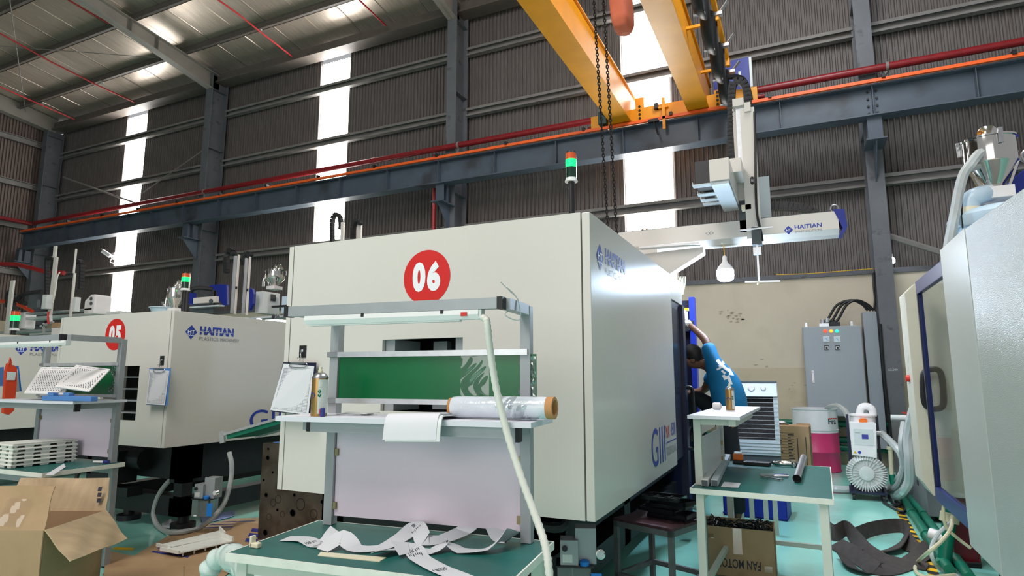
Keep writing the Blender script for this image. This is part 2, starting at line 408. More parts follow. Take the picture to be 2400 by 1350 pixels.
for a, b in WINS: spans.append((x, a)); x = b
spans.append((x, 7.5))
sh_me = mesh_of('cladding_sheet', sheet_mb(SW, 0, EAVE - PLZ), M['sheet'])
for a, b in spans:
    n = max(1, round((b - a) / SW)); w = (b - a) / n
    for i in range(n):
        o = link('cladding_sheet', sh_me, wall.o); o.location = (a + i * w + 7, 0.1, PLZ); o.scale = (w / SW, 1, 1)
for k, (a, b) in enumerate(WINS):
    me = mesh_of('window', sheet_mb(b - a, PLZ, EAVE - 0.2), M['daylight'])
    o = link('window_%d' % (k + 1), me); o.location = (a, WY + 0.1, 0)
    tag(o, ['narrow bright translucent wall strip nearest the end wall', 'bright translucent wall strip behind the machine numbered 06, left of its chains',
            'wide bright translucent wall strip behind the yellow crane girders'][k], None, kind='structure')
# girts: lipped channels behind the columns
def girt_mb(x0, x1, z, y=WY):
    mb = MB(); mb.box(x0, x1, y - 0.03, y, z, z + 0.19)
    mb.box(x0, x1, y - 0.12, y - 0.03, z + 0.17, z + 0.19); mb.box(x0, x1, y - 0.12, y - 0.03, z, z + 0.015)
    mb.box(x0, x1, y - 0.125, y - 0.115, z + 0.13, z + 0.19); mb.box(x0, x1, y - 0.125, y - 0.115, z, z + 0.04)
    return mb
edges = [-22.5] + list(reversed(COLX[:-1])) + [7.5]
for z in (8.66, 7.2, 5.78, 4.52):
    for i in range(4):
        wall.part('girt', girt_mb(edges[i] + 0.1, edges[i + 1] - 0.1, z), M['girt'])
wall.part('eave_beam', MB().box(-22.4, 7.5, 11.12, 11.42, 9.56, 9.82).box(-22.4, 7.5, 11.05, 11.12, 9.56, 9.6), M['purlin'])
wall.part('flashing', MB().box(-22.4, 7.5, WY - 0.03, WY + 0.01, PLZ - 0.06, PLZ + 0.02), M['column_grey'])
# scuffs on the plaster
sc = MB(); rnd = random.Random(3)
for cx, cy, k in ((1700, 735, 5), (1718, 748, 7), (1725, 740, 6), (1780, 850, 3), (1870, 905, 4)):
    for _ in range(k):
        p = at(cx + rnd.uniform(-22, 22), cy + rnd.uniform(-9, 9), Y=WY - 0.002); w = rnd.uniform(0.01, 0.05); h = rnd.uniform(0.008, 0.02)
        poly_mb([(-w, 0), (0, -h), (w, 0.2 * h), (0.2 * w, h)], p, (1, 0, 0), (0, 0, 1), mb=sc)
wall.part('scuff_mark', sc, mat('grey_scuffs', (172, 160, 142), 0.8))

endw = Thing('wall_left', 'brown corrugated end wall in the far left corner', None, (WX, 5, 0), kind='structure')
endw.part('plaster_band', MB().box(WX - 0.2, WX, -9, 11.6, 0, PLZ), M['plaster_low'])
she = mesh_of('cladding_sheet', sheet_mb(SW, 0, 10.9 - PLZ), M['sheet_brown'])
for i in range(21):
    o = link('cladding_sheet', she, endw.o); o.location = (-0.06, 6.4 - i * SW, PLZ); o.rotation_euler = (0, 0, R(-90)); o.scale = (1, 1, 1)
for z in (8.9, 7.45, 6.1, 4.6):
    endw.part('girt', MB().box(WX, WX + 0.03, -9, 11.3, z, z + 0.19).box(WX, WX + 0.11, -9, 11.3, z + 0.17, z + 0.19).box(WX, WX + 0.11, -9, 11.3, z, z + 0.015), M['girt'])
endw.part('rake_beam', MB().prism([(-9, roof_z(-9) - 0.55), (11.2, roof_z(11.2) - 0.5), (11.2, roof_z(11.2) - 0.02), (-9, roof_z(-9) - 0.02)], WX + 0.05, WX + 0.3, 'X'), M['rafter'])

ceil = Thing('ceiling', 'sloping hall roof lined with dull silver foil', None, (-7, 5, 10.5), kind='structure')
pm = MB(); y0, y1 = 11.6, -9.0
pm.box(0.004, 0.996, 0, 1, 0, 0.06)
def roof_panel(w):
    mb = MB(); a, b = (0, y0, roof_z(y0)), (0, y1, roof_z(y1)); t = 0.06
    vs = []
    for xx, dz in ((0.0, 0.0), (0.02, 0.0), (0.035, 0.022), (0.05, 0.0), (w - 0.004, 0.0)):
        vs += [(xx, a[1], a[2] + dz), (xx, b[1], b[2] + dz)]
    fs = [(2 * i, 2 * i + 1, 2 * i + 3, 2 * i + 2) for i in range(4)]
    return mb.add(vs, fs)
rp_me = mesh_of('roof_panel', roof_panel(1.0), M['foil'])
for i in range(30):
    o = link('roof_panel', rp_me, ceil.o); o.location = (-22.5 + i + 7, -5, -10.5 + (0.006 if i % 2 else 0))
ceil.part('roof_deck', MB().prism([(y0, roof_z(y0) + 0.03), (y1, roof_z(y1) + 0.03), (y1, roof_z(y1) + 0.1), (y0, roof_z(y0) + 0.1)], -22.6, 7.6, 'X'), M['purlin'])
for k in range(9):
    y = 10.1 - 1.41 * k; z = roof_z(y)
    mb = MB().box(-22.4, 7.5, y - 0.01, y + 0.01, z - 0.22, z - 0.015).box(-22.4, 7.5, y - 0.08, y + 0.01, z - 0.22, z - 0.2).box(-22.4, 7.5, y, y + 0.08, z - 0.035, z - 0.015)
    ceil.part('purlin', mb, M['purlin'])
for i, cx in enumerate(COLX[:3]):
    # haunched rafters run from the columns towards the ridge behind the camera
    rf = Thing('rafter', ['haunched grey roof rafter over the right end of the far wall', 'haunched grey roof rafter above the crane, at the top centre',
                          'haunched grey roof rafter at the top left, over the second strip window'][i], None, (cx, 11, 9.4), kind='structure')
    bot = [(11.0, 9.3), (7.7, 9.86), (-9, roof_z(-9) - 0.5)]
    web = MB().prism([(11.2, 9.3)] + bot + [(-9, roof_z(-9) - 0.23), (11.2, roof_z(11.2) - 0.23)], cx - 0.008, cx + 0.008, 'X')
    rf.part('web', web, M['rafter'])
    fb = MB()
    for a, b in zip(bot[:-1], bot[1:]):
        fb.prism([(a[0], a[1]), (b[0], b[1]), (b[0], b[1] + 0.018), (a[0], a[1] + 0.018)], cx - 0.11, cx + 0.11, 'X')
    rf.part('bottom_flange', fb, M['rafter'])
    rf.part('top_flange', MB().prism([(11.2, roof_z(11.2) - 0.25), (-9, roof_z(-9) - 0.25), (-9, roof_z(-9) - 0.23), (11.2, roof_z(11.2) - 0.23)], cx - 0.11, cx + 0.11, 'X'), M['rafter'])
    for yy in (9.3, 8.6):
        zt = roof_z(yy) - 0.25
        rf.part('stiffener', MB().box(cx - 0.1, cx + 0.1, yy - 0.006, yy + 0.006, 9.3 + (11 - yy) * 0.17 + 0.02, zt), M['rafter'])
for i, cx in enumerate(COLX):
    c = Thing('column', ['grey steel column beside the tall grey electrical cabinet', 'grey steel column behind the machine numbered 06',
                         'grey steel column behind the machine numbered 05', 'dark steel corner column at the end wall'][i], None, (cx, 11.15, 0), kind='structure')
    tz = 9.9 if i < 3 else 9.5
    c.part('front_flange', MB().box(cx - 0.12, cx + 0.12, 10.9, 10.918, 0, tz), M['column_grey'])
    c.part('rear_flange', MB().box(cx - 0.12, cx + 0.12, 11.4, 11.418, 0, tz), M['column_grey'])
    c.part('web', MB().box(cx - 0.008, cx + 0.008, 10.918, 11.4, 0, tz), M['column_grey'])
    for z in (3.05, 5.3, 7.6, 9.3):
        c.part('stiffener', MB().box(cx - 0.118, cx + 0.118, 10.92, 11.4, z, z + 0.016), M['column_grey'])

# ------------------------------------------------------------------ crane runway, pipes, braces
rw = Thing('crane_runway_beam', 'blue-grey steel crane runway beam along the far wall', 'steel beam', (-8, 10.6, 5.38))
rw.part('web', MB().box(-22.1, 7.5, 10.55, 10.56, 5.4, 5.86), M['beam_steel'])
rw.part('top_flange', MB().box(-22.1, 7.5, 10.42, 10.69, 5.86, 5.88), M['beam_steel'])
rw.part('bottom_flange', MB().box(-22.1, 7.5, 10.42, 10.69, 5.38, 5.4), M['beam_steel'])
rw.part('crane_rail', MB().box(-22.0, 7.5, 10.53, 10.58, 5.88, 5.93), M['purlin'])
st = mesh_of('stiffener', MB().box(-0.006, 0.006, -0.12, 0, 0, 0.46), M['beam_steel'])
rw.copies('stiffener', st, [((x, 10.55, 5.4), None) for x in [1.25 - 1.31 * k for k in range(-4, 18)]])
bo = mesh_of('bolt', MB().cyl((0, 0, 0), (0, -0.02, 0), 0.018, n=6), M['black'])
rw.copies('bolt', bo, [((1.25 + dx, 10.545, 5.45 + 0.12 * k), None) for dx in (-0.06, 0.06) for k in range(4)])
for i, cx in enumerate(COLX):
    b = Thing('runway_bracket', ['welded steel bracket under the runway on the column beside the grey cabinet', 'welded steel bracket on the column crossed by the red riser pipe',
                                 'welded steel bracket on the column right of the narrow strip window', 'pale welded bracket under the runway end at the corner column'][i],
              'bracket', (cx, 10.65, 4.6))
    b.part('seat_plate', MB().box(cx - 0.14, cx + 0.14, 10.38, 10.9, 4.98, 5.0), M['beam_steel'])
    b.part('web_plate', MB().prism([(10.42, 4.98), (10.898, 4.98), (10.898, 4.45)], cx - 0.008, cx + 0.008, 'X'), M['beam_steel'])
    b.part('stub', MB().box(cx - 0.1, cx + 0.1, 10.5, 10.512, 5.0, 5.38).box(cx - 0.1, cx + 0.1, 10.66, 10.672, 5.0, 5.38).box(cx - 0.006, cx + 0.006, 10.51, 10.898, 5.0, 5.38), M['beam_steel'])
cr = Thing('conductor_rail', 'orange plastic conductor rail along the top of the runway beam', 'conductor rail', (-8, 10.4, 5.9))
cr.part('rail', MB().box(-21.9, 7.5, 10.36, 10.41, 5.885, 5.935), M['orange'])
hg = mesh_of('hanger_clip', MB().box(-0.025, 0.025, -0.06, 0.02, -0.01, 0.05), M['black_plastic'])
cr.copies('hanger_clip', hg, [((6.2 - 1.6 * k, 10.39, 5.93), None) for k in range(18)])
fp = Thing('fire_pipe', 'thick dark red fire pipe running above the runway beam', 'pipe', (-8, 11.0, 6.3))
fp.part('pipe', MB().cyl((-22.0, 10.78, 6.28), (7.5, 10.78, 6.28), 0.062, n=14), M['red_pipe'], smooth=True)
for cx in COLX[:3]:
    fp.part('pipe_clamp', MB().cyl((cx + 0.25, 10.78, 6.28), (cx + 0.29, 10.78, 6.28), 0.075, n=14).bar((cx + 0.27, 10.78, 6.2), (cx + 0.1, 10.9, 6.0), 0.03, 0.03), M['girt'])
    fp.part('coupling', MB().cyl((cx - 2.0, 10.78, 6.28), (cx - 1.88, 10.78, 6.28), 0.07, n=14), M['red_pipe'], smooth=True)
def red_run(label, pts, r, name='fire_pipe', heads=(), m='sprinkler_red'):
    t = Thing(name, label, 'pipe', pts[0])
    t.part('pipe', MB().tube(pts, r, 8), M[m], smooth=True)
    for h in heads: t.part('sprinkler_head', MB().cyl(h, Vector(h) + Vector((0, 0, 0.09)), 0.02).cyl(Vector(h) + Vector((0, 0, 0.09)), Vector(h) + Vector((0, 0, 0.1)), 0.04, n=10), M['alu_bright'])
    return t
def rz(px, py, dz=0.35):
    # a point dz below the roof lining
    d = at(px, py, Z=5) - Vector((0, 0, CAM_H)); t = (roof_z(0) - dz - CAM_H) / (d.z + 0.12 * d.y)
    return Vector((0, 0, CAM_H)) + d * t
red_run('thin red sprinkler branch at the top left, second from the end wall', [rz(0, 78), rz(120, 145), rz(235, 203), rz(316, 240)], 0.022, 'sprinkler_pipe', [rz(240, 200)])
red_run('thin red sprinkler branch nearest the end wall', [rz(0, 203), rz(60, 230), rz(175, 280)], 0.022, 'sprinkler_pipe', [rz(100, 250)])
red_run('thin red sprinkler branch beside the top left rafter', [rz(150, -6), rz(215, 32), rz(255, 55)], 0.02, 'sprinkler_pipe')
red_run('thin red sprinkler branch between the first two rafters', [rz(505, -5), rz(560, 34), rz(612, 76), rz(684, 132)], 0.022, 'sprinkler_pipe', [rz(611, 78)])
red_run('short thin red sprinkler branch left of the central column', [rz(842, 0), rz(870, 27), rz(904, 60)], 0.02, 'sprinkler_pipe')
red_run('red riser pipe behind the machine numbered 06', [(-7.05, 11.0, 6.25), (-7.05, 11.0, 5.0), (-7.05, 11.0, 0.0)], 0.045, 'riser_pipe')
red_run('red pipe along the end wall above the runway corner', [(-22.2, 6.0, 6.28), (-22.2, 10.78, 6.28)], 0.062, 'fire_pipe', m='red_pipe')
red_run('sagging red hose below the runway end at the far left', [at(-10, 618, Y=9.6), at(40, 620, Y=9.6), at(80, 630, Y=9.6), at(110, 638, Y=9.7), at(150, 640, Y=9.8)], 0.06, 'red_hose')
red_run('orange red hose dipping behind the far left machine', [at(-10, 707, Y=8.6), at(20, 707, Y=8.6), at(50, 716, Y=8.6), at(75, 730, Y=8.6)], 0.05, 'red_hose', m='orange_red')
def rod(label, a, b, r=0.014, m='girt'):
    return single('brace_rod', MB().tube([a, b], r, 6), M[m], label, 'brace rod')
rod('thin brace rod rising right across the first strip window', at(330, 455, Y=11.2), at(475, 353, Y=11.2), 0.02)
rod('thin brace rod falling right from the corner column', at(148, 415, Y=11.2), at(315, 475, Y=11.2), 0.03)
rod('sloping wall brace right of the grey cabinet column', at(2082, 553, Y=11.25), at(2240, 603, Y=11.25), 0.05)
rod('long thin tie rod hanging from the roof at the far left', rz(22, -4, 0.25), rz(60, 262, 0.3), 0.012)
rod('near level roof brace rod at the top left', rz(0, 108, 0.3), rz(365, 135, 0.3), 0.01)
wj = Thing('wall_wires', 'thin loose wires along the top edge of the plaster', 'wire', at(1830, 640, Y=11.42))
wj.part('yellow_wire', MB().tube(smooth_path([at(1820, 644, Y=11.4), at(1900, 641, Y=11.4), at(1990, 634, Y=11.4), at(2046, 630, Y=11.4)]), 0.007, 5), M['yellow_tape'])
wj.part('black_wire', MB().tube(smooth_path([at(2050, 633, Y=11.3), at(2047, 665, Y=11.3), at(2050, 700, Y=11.3), at(2048, 728, Y=11.3)]), 0.014, 5), M['cable'])
# ------------------------------------------------------------------ injection moulding machines
def logo(T, org, right, s, second='PLASTICS MACHINERY', cream='cream', parent=None):
    """diamond emblem with letters, striped name and a thin second line; org = left middle of the emblem"""
    up = Vector((0, 0, 1)); rt = Vector(right); o = Vector(org)
    w = 0.92 * s
    dia = [(0, 0), (0.16 * w, -0.14 * s), (0.5 * w, -0.5 * s), (0.84 * w, -0.14 * s), (w, 0), (0.84 * w, 0.18 * s), (0.5 * w, 0.5 * s), (0.16 * w, 0.18 * s)]
    em = T.part('emblem', poly_mb(dia, o, rt, up, 0.0015), M['decal_blue'], parent)
    T.part('emblem_letters', text_mb('HT', o + rt * 0.2 * w - up * 0.1 * s, rt, up, 0.6 * w, 0.26 * s, 0.03, depth=0.003), M['decal_white'], em)
    wv = MB()
    for k in range(12):
        a, b = 0.2 + 0.05 * k, 0.25 + 0.05 * k
        f = lambda t: -0.21 * s + 0.03 * s * math.sin((t - 0.2) * 2 * math.pi / 0.2)
        poly_mb([(a * w, f(a) - 0.022 * s), (b * w, f(b) - 0.022 * s), (b * w, f(b) + 0.022 * s), (a * w, f(a) + 0.022 * s)], o, rt, up, 0.003, wv)
    T.part('emblem_wave', wv, M['decal_white'], em)
    x0 = 1.14 * s
    nm = T.part('name_lettering', text_mb('HAITIAN', o + rt * x0 - up * 0.12 * s, rt, up, 2.85 * s, 0.6 * s, 0.05, depth=0.0015), M['decal_blue'], parent)
    stp = MB()
    for k in range(7):
        u = x0 + 0.1 * s + k * 0.41 * s
        poly_mb([(u - 0.2 * s, 0.06 * s), (u + 0.2 * s, 0.13 * s), (u + 0.2 * s, 0.17 * s), (u - 0.2 * s, 0.1 * s)], o, rt, up, 0.003, stp)
    T.part('lettering_stripe', stp, M[cream], nm)
    for k, wd in enumerate(second.split()):
        T.part('second_lettering', text_mb(wd, o + rt * (x0 + 1.72 * s * k) - up * 0.52 * s, rt, up, (1.56 + 0.12 * k) * s, 0.25 * s, depth=0.0015), M['decal_grey'], parent)
def number_disc(T, c, r, body, parent=None):
    rt, up = Vector((1, 0, 0)), Vector((0, 0, 1)); c = Vector(c)
    d = T.part('number_disc', poly_mb(disc2(r, 48), c, rt, up, 0.0015), M['decal_red'], parent)
    for k, ch in enumerate(body):
        T.part('numeral', text_mb(ch, c + rt * (-0.6 * r + 0.63 * r * k) - up * 0.53 * r, rt, up, 0.56 * r, 1.1 * r, 0.06, depth=0.003), M['decal_white'], d)
def signal_tower(T, p, r, hgt, base_z, lit='lens_green_lit'):
    """stacked lamp: p = top centre"""
    x, y, z = p; t = MB().cyl((x, y, base_z), (x, y, z - hgt), r * 0.62, n=12)
    post = T.part('signal_tower', t, M['black_plastic'], smooth=True)
    T.part('tower_foot', MB().cyl((x, y, z - hgt), (x, y, z - hgt * 0.88), r * 1.25, r, n=16), M['grey_white'], post, smooth=True)
    T.part('dark_lens', MB().cyl((x, y, z - hgt * 0.88), (x, y, z - hgt * 0.53), r, n=16), M['lens_dark'], post, smooth=True)
    T.part('green_lens', MB().cyl((x, y, z - hgt * 0.53), (x, y, z - hgt * 0.27), r * 1.02, n=16), M[lit], post, smooth=True, label='lit green lamp segment')
    T.part('orange_lens', MB().cyl((x, y, z - hgt * 0.27), (x, y, z - hgt * 0.06), r, n=16), M['lens_orange'], post, smooth=True)
    T.part('tower_cap', MB().cyl((x, y, z - hgt * 0.06), (x, y, z), r * 1.02, r * 0.9, n=16), M['black_plastic'], post, smooth=True)
def machine_base(T, x0, x1, y0, y1, zb, feet, pw=0.17):
    T.part('bed_beam', MB().box(x0, x0 + 0.18, y0, y1, 0.42, zb).box(x1 - 0.18, x1, y0, y1, 0.42, zb).box(x0, x1, y0, y0 + 0.2, 0.45, zb).box(x0, x1, y0 + 1.9, y0 + 2.1, 0.45, zb), M['black'])
    T.part('lower_rail', MB().box(x0, x0 + 0.16, y0, y1, 0.12, 0.28).box(x1 - 0.16, x1, y0, y1, 0.12, 0.28).box(x0, x1, y0, y0 + 0.14, 0.12, 0.3), M['black'])
    for xx in (x0, x1 - pw):
        for yy in (y0, y0 + 1.5, y1 - 0.3):
            T.part('bed_post', MB().box(xx, xx + pw, yy, yy + pw, 0.12, zb), M['black'])
    for fx, fy in feet:
        T.part('levelling_foot', MB().cyl((fx, fy, 0), (fx, fy, 0.05), 0.11, n=14).cyl((fx, fy, 0.05), (fx, fy, 0.13), 0.05, n=10), M['black'], smooth=True)

# ---- machine 06
T6 = Thing('injection_molding_machine', 'big cream injection moulding machine with red 06 disc, centre of the hall', 'machine', (-2.0, 3.0, 0))
zb, zt = 0.695, 2.262
T6.part('front_panel', MB().plate_hole(-3.01, -1.012, zb, zt, -2.27, -1.716, 1.2, 1.62, 3.0, 3.03), M['cream'])
T6.part('left_side_panel', MB().box(-3.055, -3.017, 3.0, 5.2, zb, zt - 0.003), M['cream'])
sp6 = T6.part('right_side_panel', MB().box(-1.004, -0.96, 3.0, 5.2, zb, zt - 0.003), M['cream'], bevel=0.004)
T6.part('header_panel', MB().box(-1.004, -0.96, 5.203, 5.72, 2.05, zt - 0.003), M['cream'])
T6.part('top_panel', MB().box(-3.05, -0.965, 3.035, 5.7, zt - 0.03, zt - 0.004), M['cream'])
inn = T6.part('dark_interior', MB().box(-2.6, -1.3, 3.55, 3.6, 0.9, 2.0).box(-2.6, -2.55, 3.04, 3.55, 0.9, 2.0).box(-1.35, -1.3, 3.04, 3.55, 0.9, 2.0), M['black'])
for a_, b_, c_, d_ in ((-2.268, -2.2, 3.031, 3.3), (-1.78, -1.718, 3.031, 3.3), (-2.1, -2.0, 3.3, 3.35)): T6.part('opening_frame', MB().box(a_, b_, c_, d_, 1.2, 1.62), M['alu'])
number_disc(T6, (-1.965, 3.0, 1.98), 0.162, '06')
logo(T6, (-0.96, 3.1, 2.045), (0, 1, 0), 0.15)
g = T6.part('series_lettering', text_mb('GIII', (-0.96, 4.28, 0.78), (0, 1, 0), (0, 0, 1), 0.46, 0.26, 0.0, depth=0.0015), M['decal_blue'])
T6.part('model_letters', text_mb('MA', (-0.96, 4.78, 0.94), (0, 1, 0), (0, 0, 1), 0.14, 0.09, 0.0, depth=0.0015), M['decal_red'], g)
T6.part('model_number', text_mb('4500', (-0.96, 4.96, 0.94), (0, 1, 0), (0, 0, 1), 0.2, 0.1, depth=0.0015), M['decal_blue'], g)
T6.part('underline', poly_mb(rect2(0, 0.4, 0, 0.008), (-0.96, 4.78, 0.9), (0, 1, 0), (0, 0, 1), 0.0015), M['decal_blue'], g)
T6.part('edition_lettering', text_mb('GOLDEN CLASSIC', (-0.96, 4.78, 0.81), (0, 1, 0), (0, 0, 1), 0.4, 0.06, depth=0.0015), M['decal_grey'], g)
# sliding gate beyond the side panel
gt = T6.part('sliding_gate', MB().box(-1.0, -0.97, 5.205, 5.72, 0.72, 2.045), M['navy'])
T6.part('gate_window', MB().box(-0.972, -0.966, 5.26, 5.55, 1.25, 1.98), M['glass'], gt)
T6.part('gate_rail', MB().box(-1.0, -0.94, 5.6, 5.72, 0.1, 2.04), M['navy'], gt)
hd = smooth_path([(-0.96, 5.66, 1.3), (-0.9, 5.66, 1.3), (-0.89, 5.66, 1.22), (-0.89, 5.66, 0.85), (-0.9, 5.66, 0.78), (-0.96, 5.66, 0.78)], 4)
T6.part('gate_handle', MB().tube(hd, 0.017, 8), M['black_plastic'], gt, smooth=True)
# guard post of the fixed platen and the injection half behind the opening
gp = T6.part('platen_guard', MB().box(-1.6, -1.085, 6.95, 7.0, 0.1, 2.24), M['navy'])
T6.part('guard_edge', MB().box(-1.085, -1.03, 6.9, 7.02, 0.1, 2.27), M['blue'], gp)
ca_, cb_ = at(1590, 750, Y=6.78), at(1607, 727, Y=6.78)
T6.part('control_box', MB().box(ca_.x, cb_.x, 6.78, 6.94, ca_.z, cb_.z), M['white_plastic'], gp)
T6.part('box_bracket', MB().prism([(p_.x, p_.z) for p_ in (at(1590, 751, Y=6.8), at(1623, 751, Y=6.8), at(1623, 766, Y=6.8), at(1613, 776, Y=6.8), at(1590, 776, Y=6.8))], 6.8, 6.94), M['black_plastic'], gp)
T6.part('warning_sticker', MB().box(cb_.x - 0.03, cb_.x + 0.02, 6.82, 6.88, cb_.z, cb_.z + 0.03), M['yellow_tape'], gp)
T6.part('injection_housing', MB().box(-2.6, -1.15, 7.05, 9.6, 0.7, 1.75), M['cream'], bevel=0.01)
T6.part('fixed_platen', MB().box(-2.8, -1.4, 6.2, 6.9, 0.55, 2.1), M['black'])
T6.part('tie_bars', MB().cyl((-2.5, 5.0, 1.8), (-2.5, 6.2, 1.8), 0.07).cyl((-1.5, 5.0, 1.8), (-1.5, 6.2, 1.8), 0.07).cyl((-1.5, 5.0, 0.9), (-1.5, 6.2, 0.9), 0.07), M['steel'], smooth=True)
machine_base(T6, -2.95, -1.3, 3.3, 9.4, zb - 0.005, [(-1.4, 3.5), (-2.85, 3.5), (-1.4, 6.4), (-1.4, 9.2)])
T6.part('bed_skirt', MB().box(-1.66, -1.48, 3.5, 9.2, 0.1, zb), M['black'])
signal_tower(T6, at(1338, 356, Y=4.2), 0.04, 0.235, zt - 0.02)
ch = MB(); ch.tube(smooth_path([(-1.2, 3.3, 0.69), (-1.22, 3.22, 0.6), (-1.45, 3.2, 0.6), (-1.6, 3.2, 0.52), (-1.62, 3.2, 0.3), (-1.62, 3.2, 0.02)], 5), 0.028, 8)
T6.part('drain_hose', ch, M['rubber'], smooth=True)

# ---- machine 05
T5 = Thing('injection_molding_machine', 'cream injection moulding machine with red 05 disc, left of the one numbered 06', 'machine', (-6.0, 3.7, 0))
zb5, zt5 = 0.776, 2.0
T5.part('front_panel', MB().plate_hole(-6.82, -5.172, zb5, zt5, -6.1, -5.55, 1.0, 1.5, 3.7, 3.73), M['cream'])
T5.part('left_side_panel', MB().box(-6.86, -6.826, 3.7, 6.2, zb5, zt5 - 0.003), M['cream'])
T5.part('right_side_panel', MB().box(-5.166, -5.13, 3.7, 7.2, zb5, zt5 - 0.003), M['cream'], bevel=0.004)
T5.part('top_panel', MB().box(-6.85, -5.135, 3.735, 5.4, zt5 - 0.04, zt5 - 0.004), M['cream'])
T5.part('dark_interior', MB().box(-6.5, -5.3, 4.2, 4.25, 0.85, 1.9).box(-5.35, -5.3, 3.75, 4.2, 0.85, 1.9), M['black'])
for k in range(4): T5.part('inner_shelf', MB().box(-6.1, -5.55, 3.75, 4.1, 1.06 + 0.11 * k, 1.07 + 0.11 * k), M['alu'])
number_disc(T5, (-5.955, 3.7, 1.802), 0.152, '05')
logo(T5, (-5.13, 3.822, 1.81), (0, 1, 0), 0.134)
g = T5.part('series_lettering', text_mb('GIII', (-5.13, 4.62, 0.86), (0, 1, 0), (0, 0, 1), 0.52, 0.2, 0.0, depth=0.0015), M['decal_blue'])
machine_base(T5, -6.7, -5.25, 4.0, 9.4, zb5 - 0.005, [(-5.33, 4.1), (-6.15, 4.12), (-6.6, 4.1), (-5.33, 6.4)], 0.11)
hb = MB()
hb.cyl((-6.0, 3.95, 0.62), (-5.7, 3.95, 0.62), 0.1, n=12).box(-6.3, -5.9, 3.8, 4.0, 0.4, 0.7).cyl((-6.15, 3.9, 0.3), (-6.15, 3.9, 0.6), 0.07, n=10).box(-6.25, -5.8, 3.85, 4.0, 0.28, 0.36)
T5.part('hydraulic_block', hb, M['black'])
T5.part('hydraulic_hose', MB().tube(smooth_path([(-6.35, 3.8, 0.6), (-6.42, 3.75, 0.45), (-6.38, 3.74, 0.28), (-6.25, 3.76, 0.24), (-6.15, 3.8, 0.34)], 5), 0.02, 7), M['rubber'], smooth=True)
signal_tower(T5, at(437, 639, Y=4.5), 0.042, 0.2, zt5 - 0.02)
T5.part('work_light', MB().box(-5.75, -5.5, 5.25, 5.4, 2.02, 2.06).lathe([(0.0, 0), (0.03, 0.01), (0.03, 0.03), (0, 0.04)], (-5.72, 5.2, 2.04), 10), M['led'], label='small lit work lamp')

# ---- machine at the far left
T4 = Thing('injection_molding_machine', 'cream machine at the far left edge, partly hidden by a workbench', 'machine', (-10.2, 4.2, 0))
T4.part('right_side_panel', MB().box(-9.34, -9.3, 3.9, 8.0, 0.73, 1.94), M['cream'], bevel=0.004)
T4.part('front_panel', MB().box(-11.2, -9.35, 3.9, 3.93, 0.73, 1.94), M['cream'])
T4.part('top_panel', MB().box(-11.2, -9.32, 3.95, 6.0, 1.9, 1.935), M['cream'])
logo(T4, (-9.3, 4.5, 1.758), (0, 1, 0), 0.155)
machine_base(T4, -10.9, -9.45, 4.2, 9.0, 0.725, [(-9.55, 4.4), (-10.8, 4.4)])
signal_tower(T4, at(38, 727, Y=5.0), 0.055, 0.3, 1.93)

# ---- machine on the right
c7 = 0.8
T7 = Thing('injection_molding_machine', 'tall grey-white machine filling the right edge of the photo', 'machine', (1.7, 3.5, 0))
T7.part('clamp_cover_rear', MB().box(c7, c7 + 0.04, 3.765, 4.38, 0.46, 2.155), M['cream_grey'])
ncp = T7.part('clamp_cover_front', MB().box(0, 0.04, -2.4, 0, 0.46, 2.15), M['cream_rough'], world=False)
ncp.location = T7.inv @ Vector((c7 + 0.002, 3.755, 0)); ncp.rotation_euler = (0, 0, R(4.2))
T7.part('top_panel', MB().box(c7 + 0.1, 2.6, 1.4, 4.36, 2.08, 2.12), M['cream'])
T7.part('rear_return', MB().box(c7 + 0.04, 2.6, 4.34, 4.37, 0.5, 2.14), M['cream'])
gt = T7.part('sliding_gate', MB().box(0.84, 0.875, 4.0, 5.6, 2.03, 2.13).box(0.84, 0.875, 4.0, 5.6, 0.5, 0.6).box(0.84, 0.875, 5.55, 5.6, 0.6, 2.03), M['navy_frame'], bevel=0.004)
T7.part('gate_pane', MB().box(0.853, 0.86, 4.0, 5.55, 0.6, 2.03), M['glass'], gt)
T7.part('gate_seal', MB().box(0.836, 0.842, 5.535, 5.552, 0.6, 2.03), M['black_plastic'], gt)
ng = T7.part('nozzle_guard', MB().prism([(0.792, 0.6), (0.86, 0.49), (1.3, 0.49), (1.3, 2.14), (0.86, 2.14), (0.792, 2.07)], 5.8, 6.11), M['cream_dirty'], bevel=0.006)
hp = [at(2170, 868, Y=5.74), at(2163, 885, Y=5.74), at(2166, 940, Y=5.74), at(2180, 957, Y=5.74), at(2203, 957, Y=5.74), at(2212, 940, Y=5.74), at(2207, 882, Y=5.74), at(2196, 866, Y=5.74), at(2172, 867, Y=5.74)]
T7.part('guard_handle', MB().tube(smooth_path(hp, 4), 0.022, 8), M['black_plastic'], ng, smooth=True)
kb = at(2150, 887, Y=5.95)
T7.part('stop_knob', MB().cyl(kb + Vector((0.02, 0, 0)), kb + Vector((-0.03, 0, 0)), 0.025, n=12).cyl(kb + Vector((-0.03, 0, 0)), kb + Vector((-0.08, 0, 0)), 0.032, 0.026, n=12), M['red'], ng, smooth=True)
T7.part('base_frame', MB().box(0.96, 1.12, 5.82, 6.1, 0.02, 0.49), M['maroon'])
T7.part('bed', MB().box(1.45, 2.4, 4.5, 9.4, 0.05, 0.5), M['black'])
T7.part('dark_underside', MB().box(0.9, 2.5, 1.5, 4.3, 0.02, 0.44), M['black'])
T7.part('injection_housing', MB().box(1.45, 2.5, 6.2, 9.8, 0.6, 1.9), M['cream'], bevel=0.01)
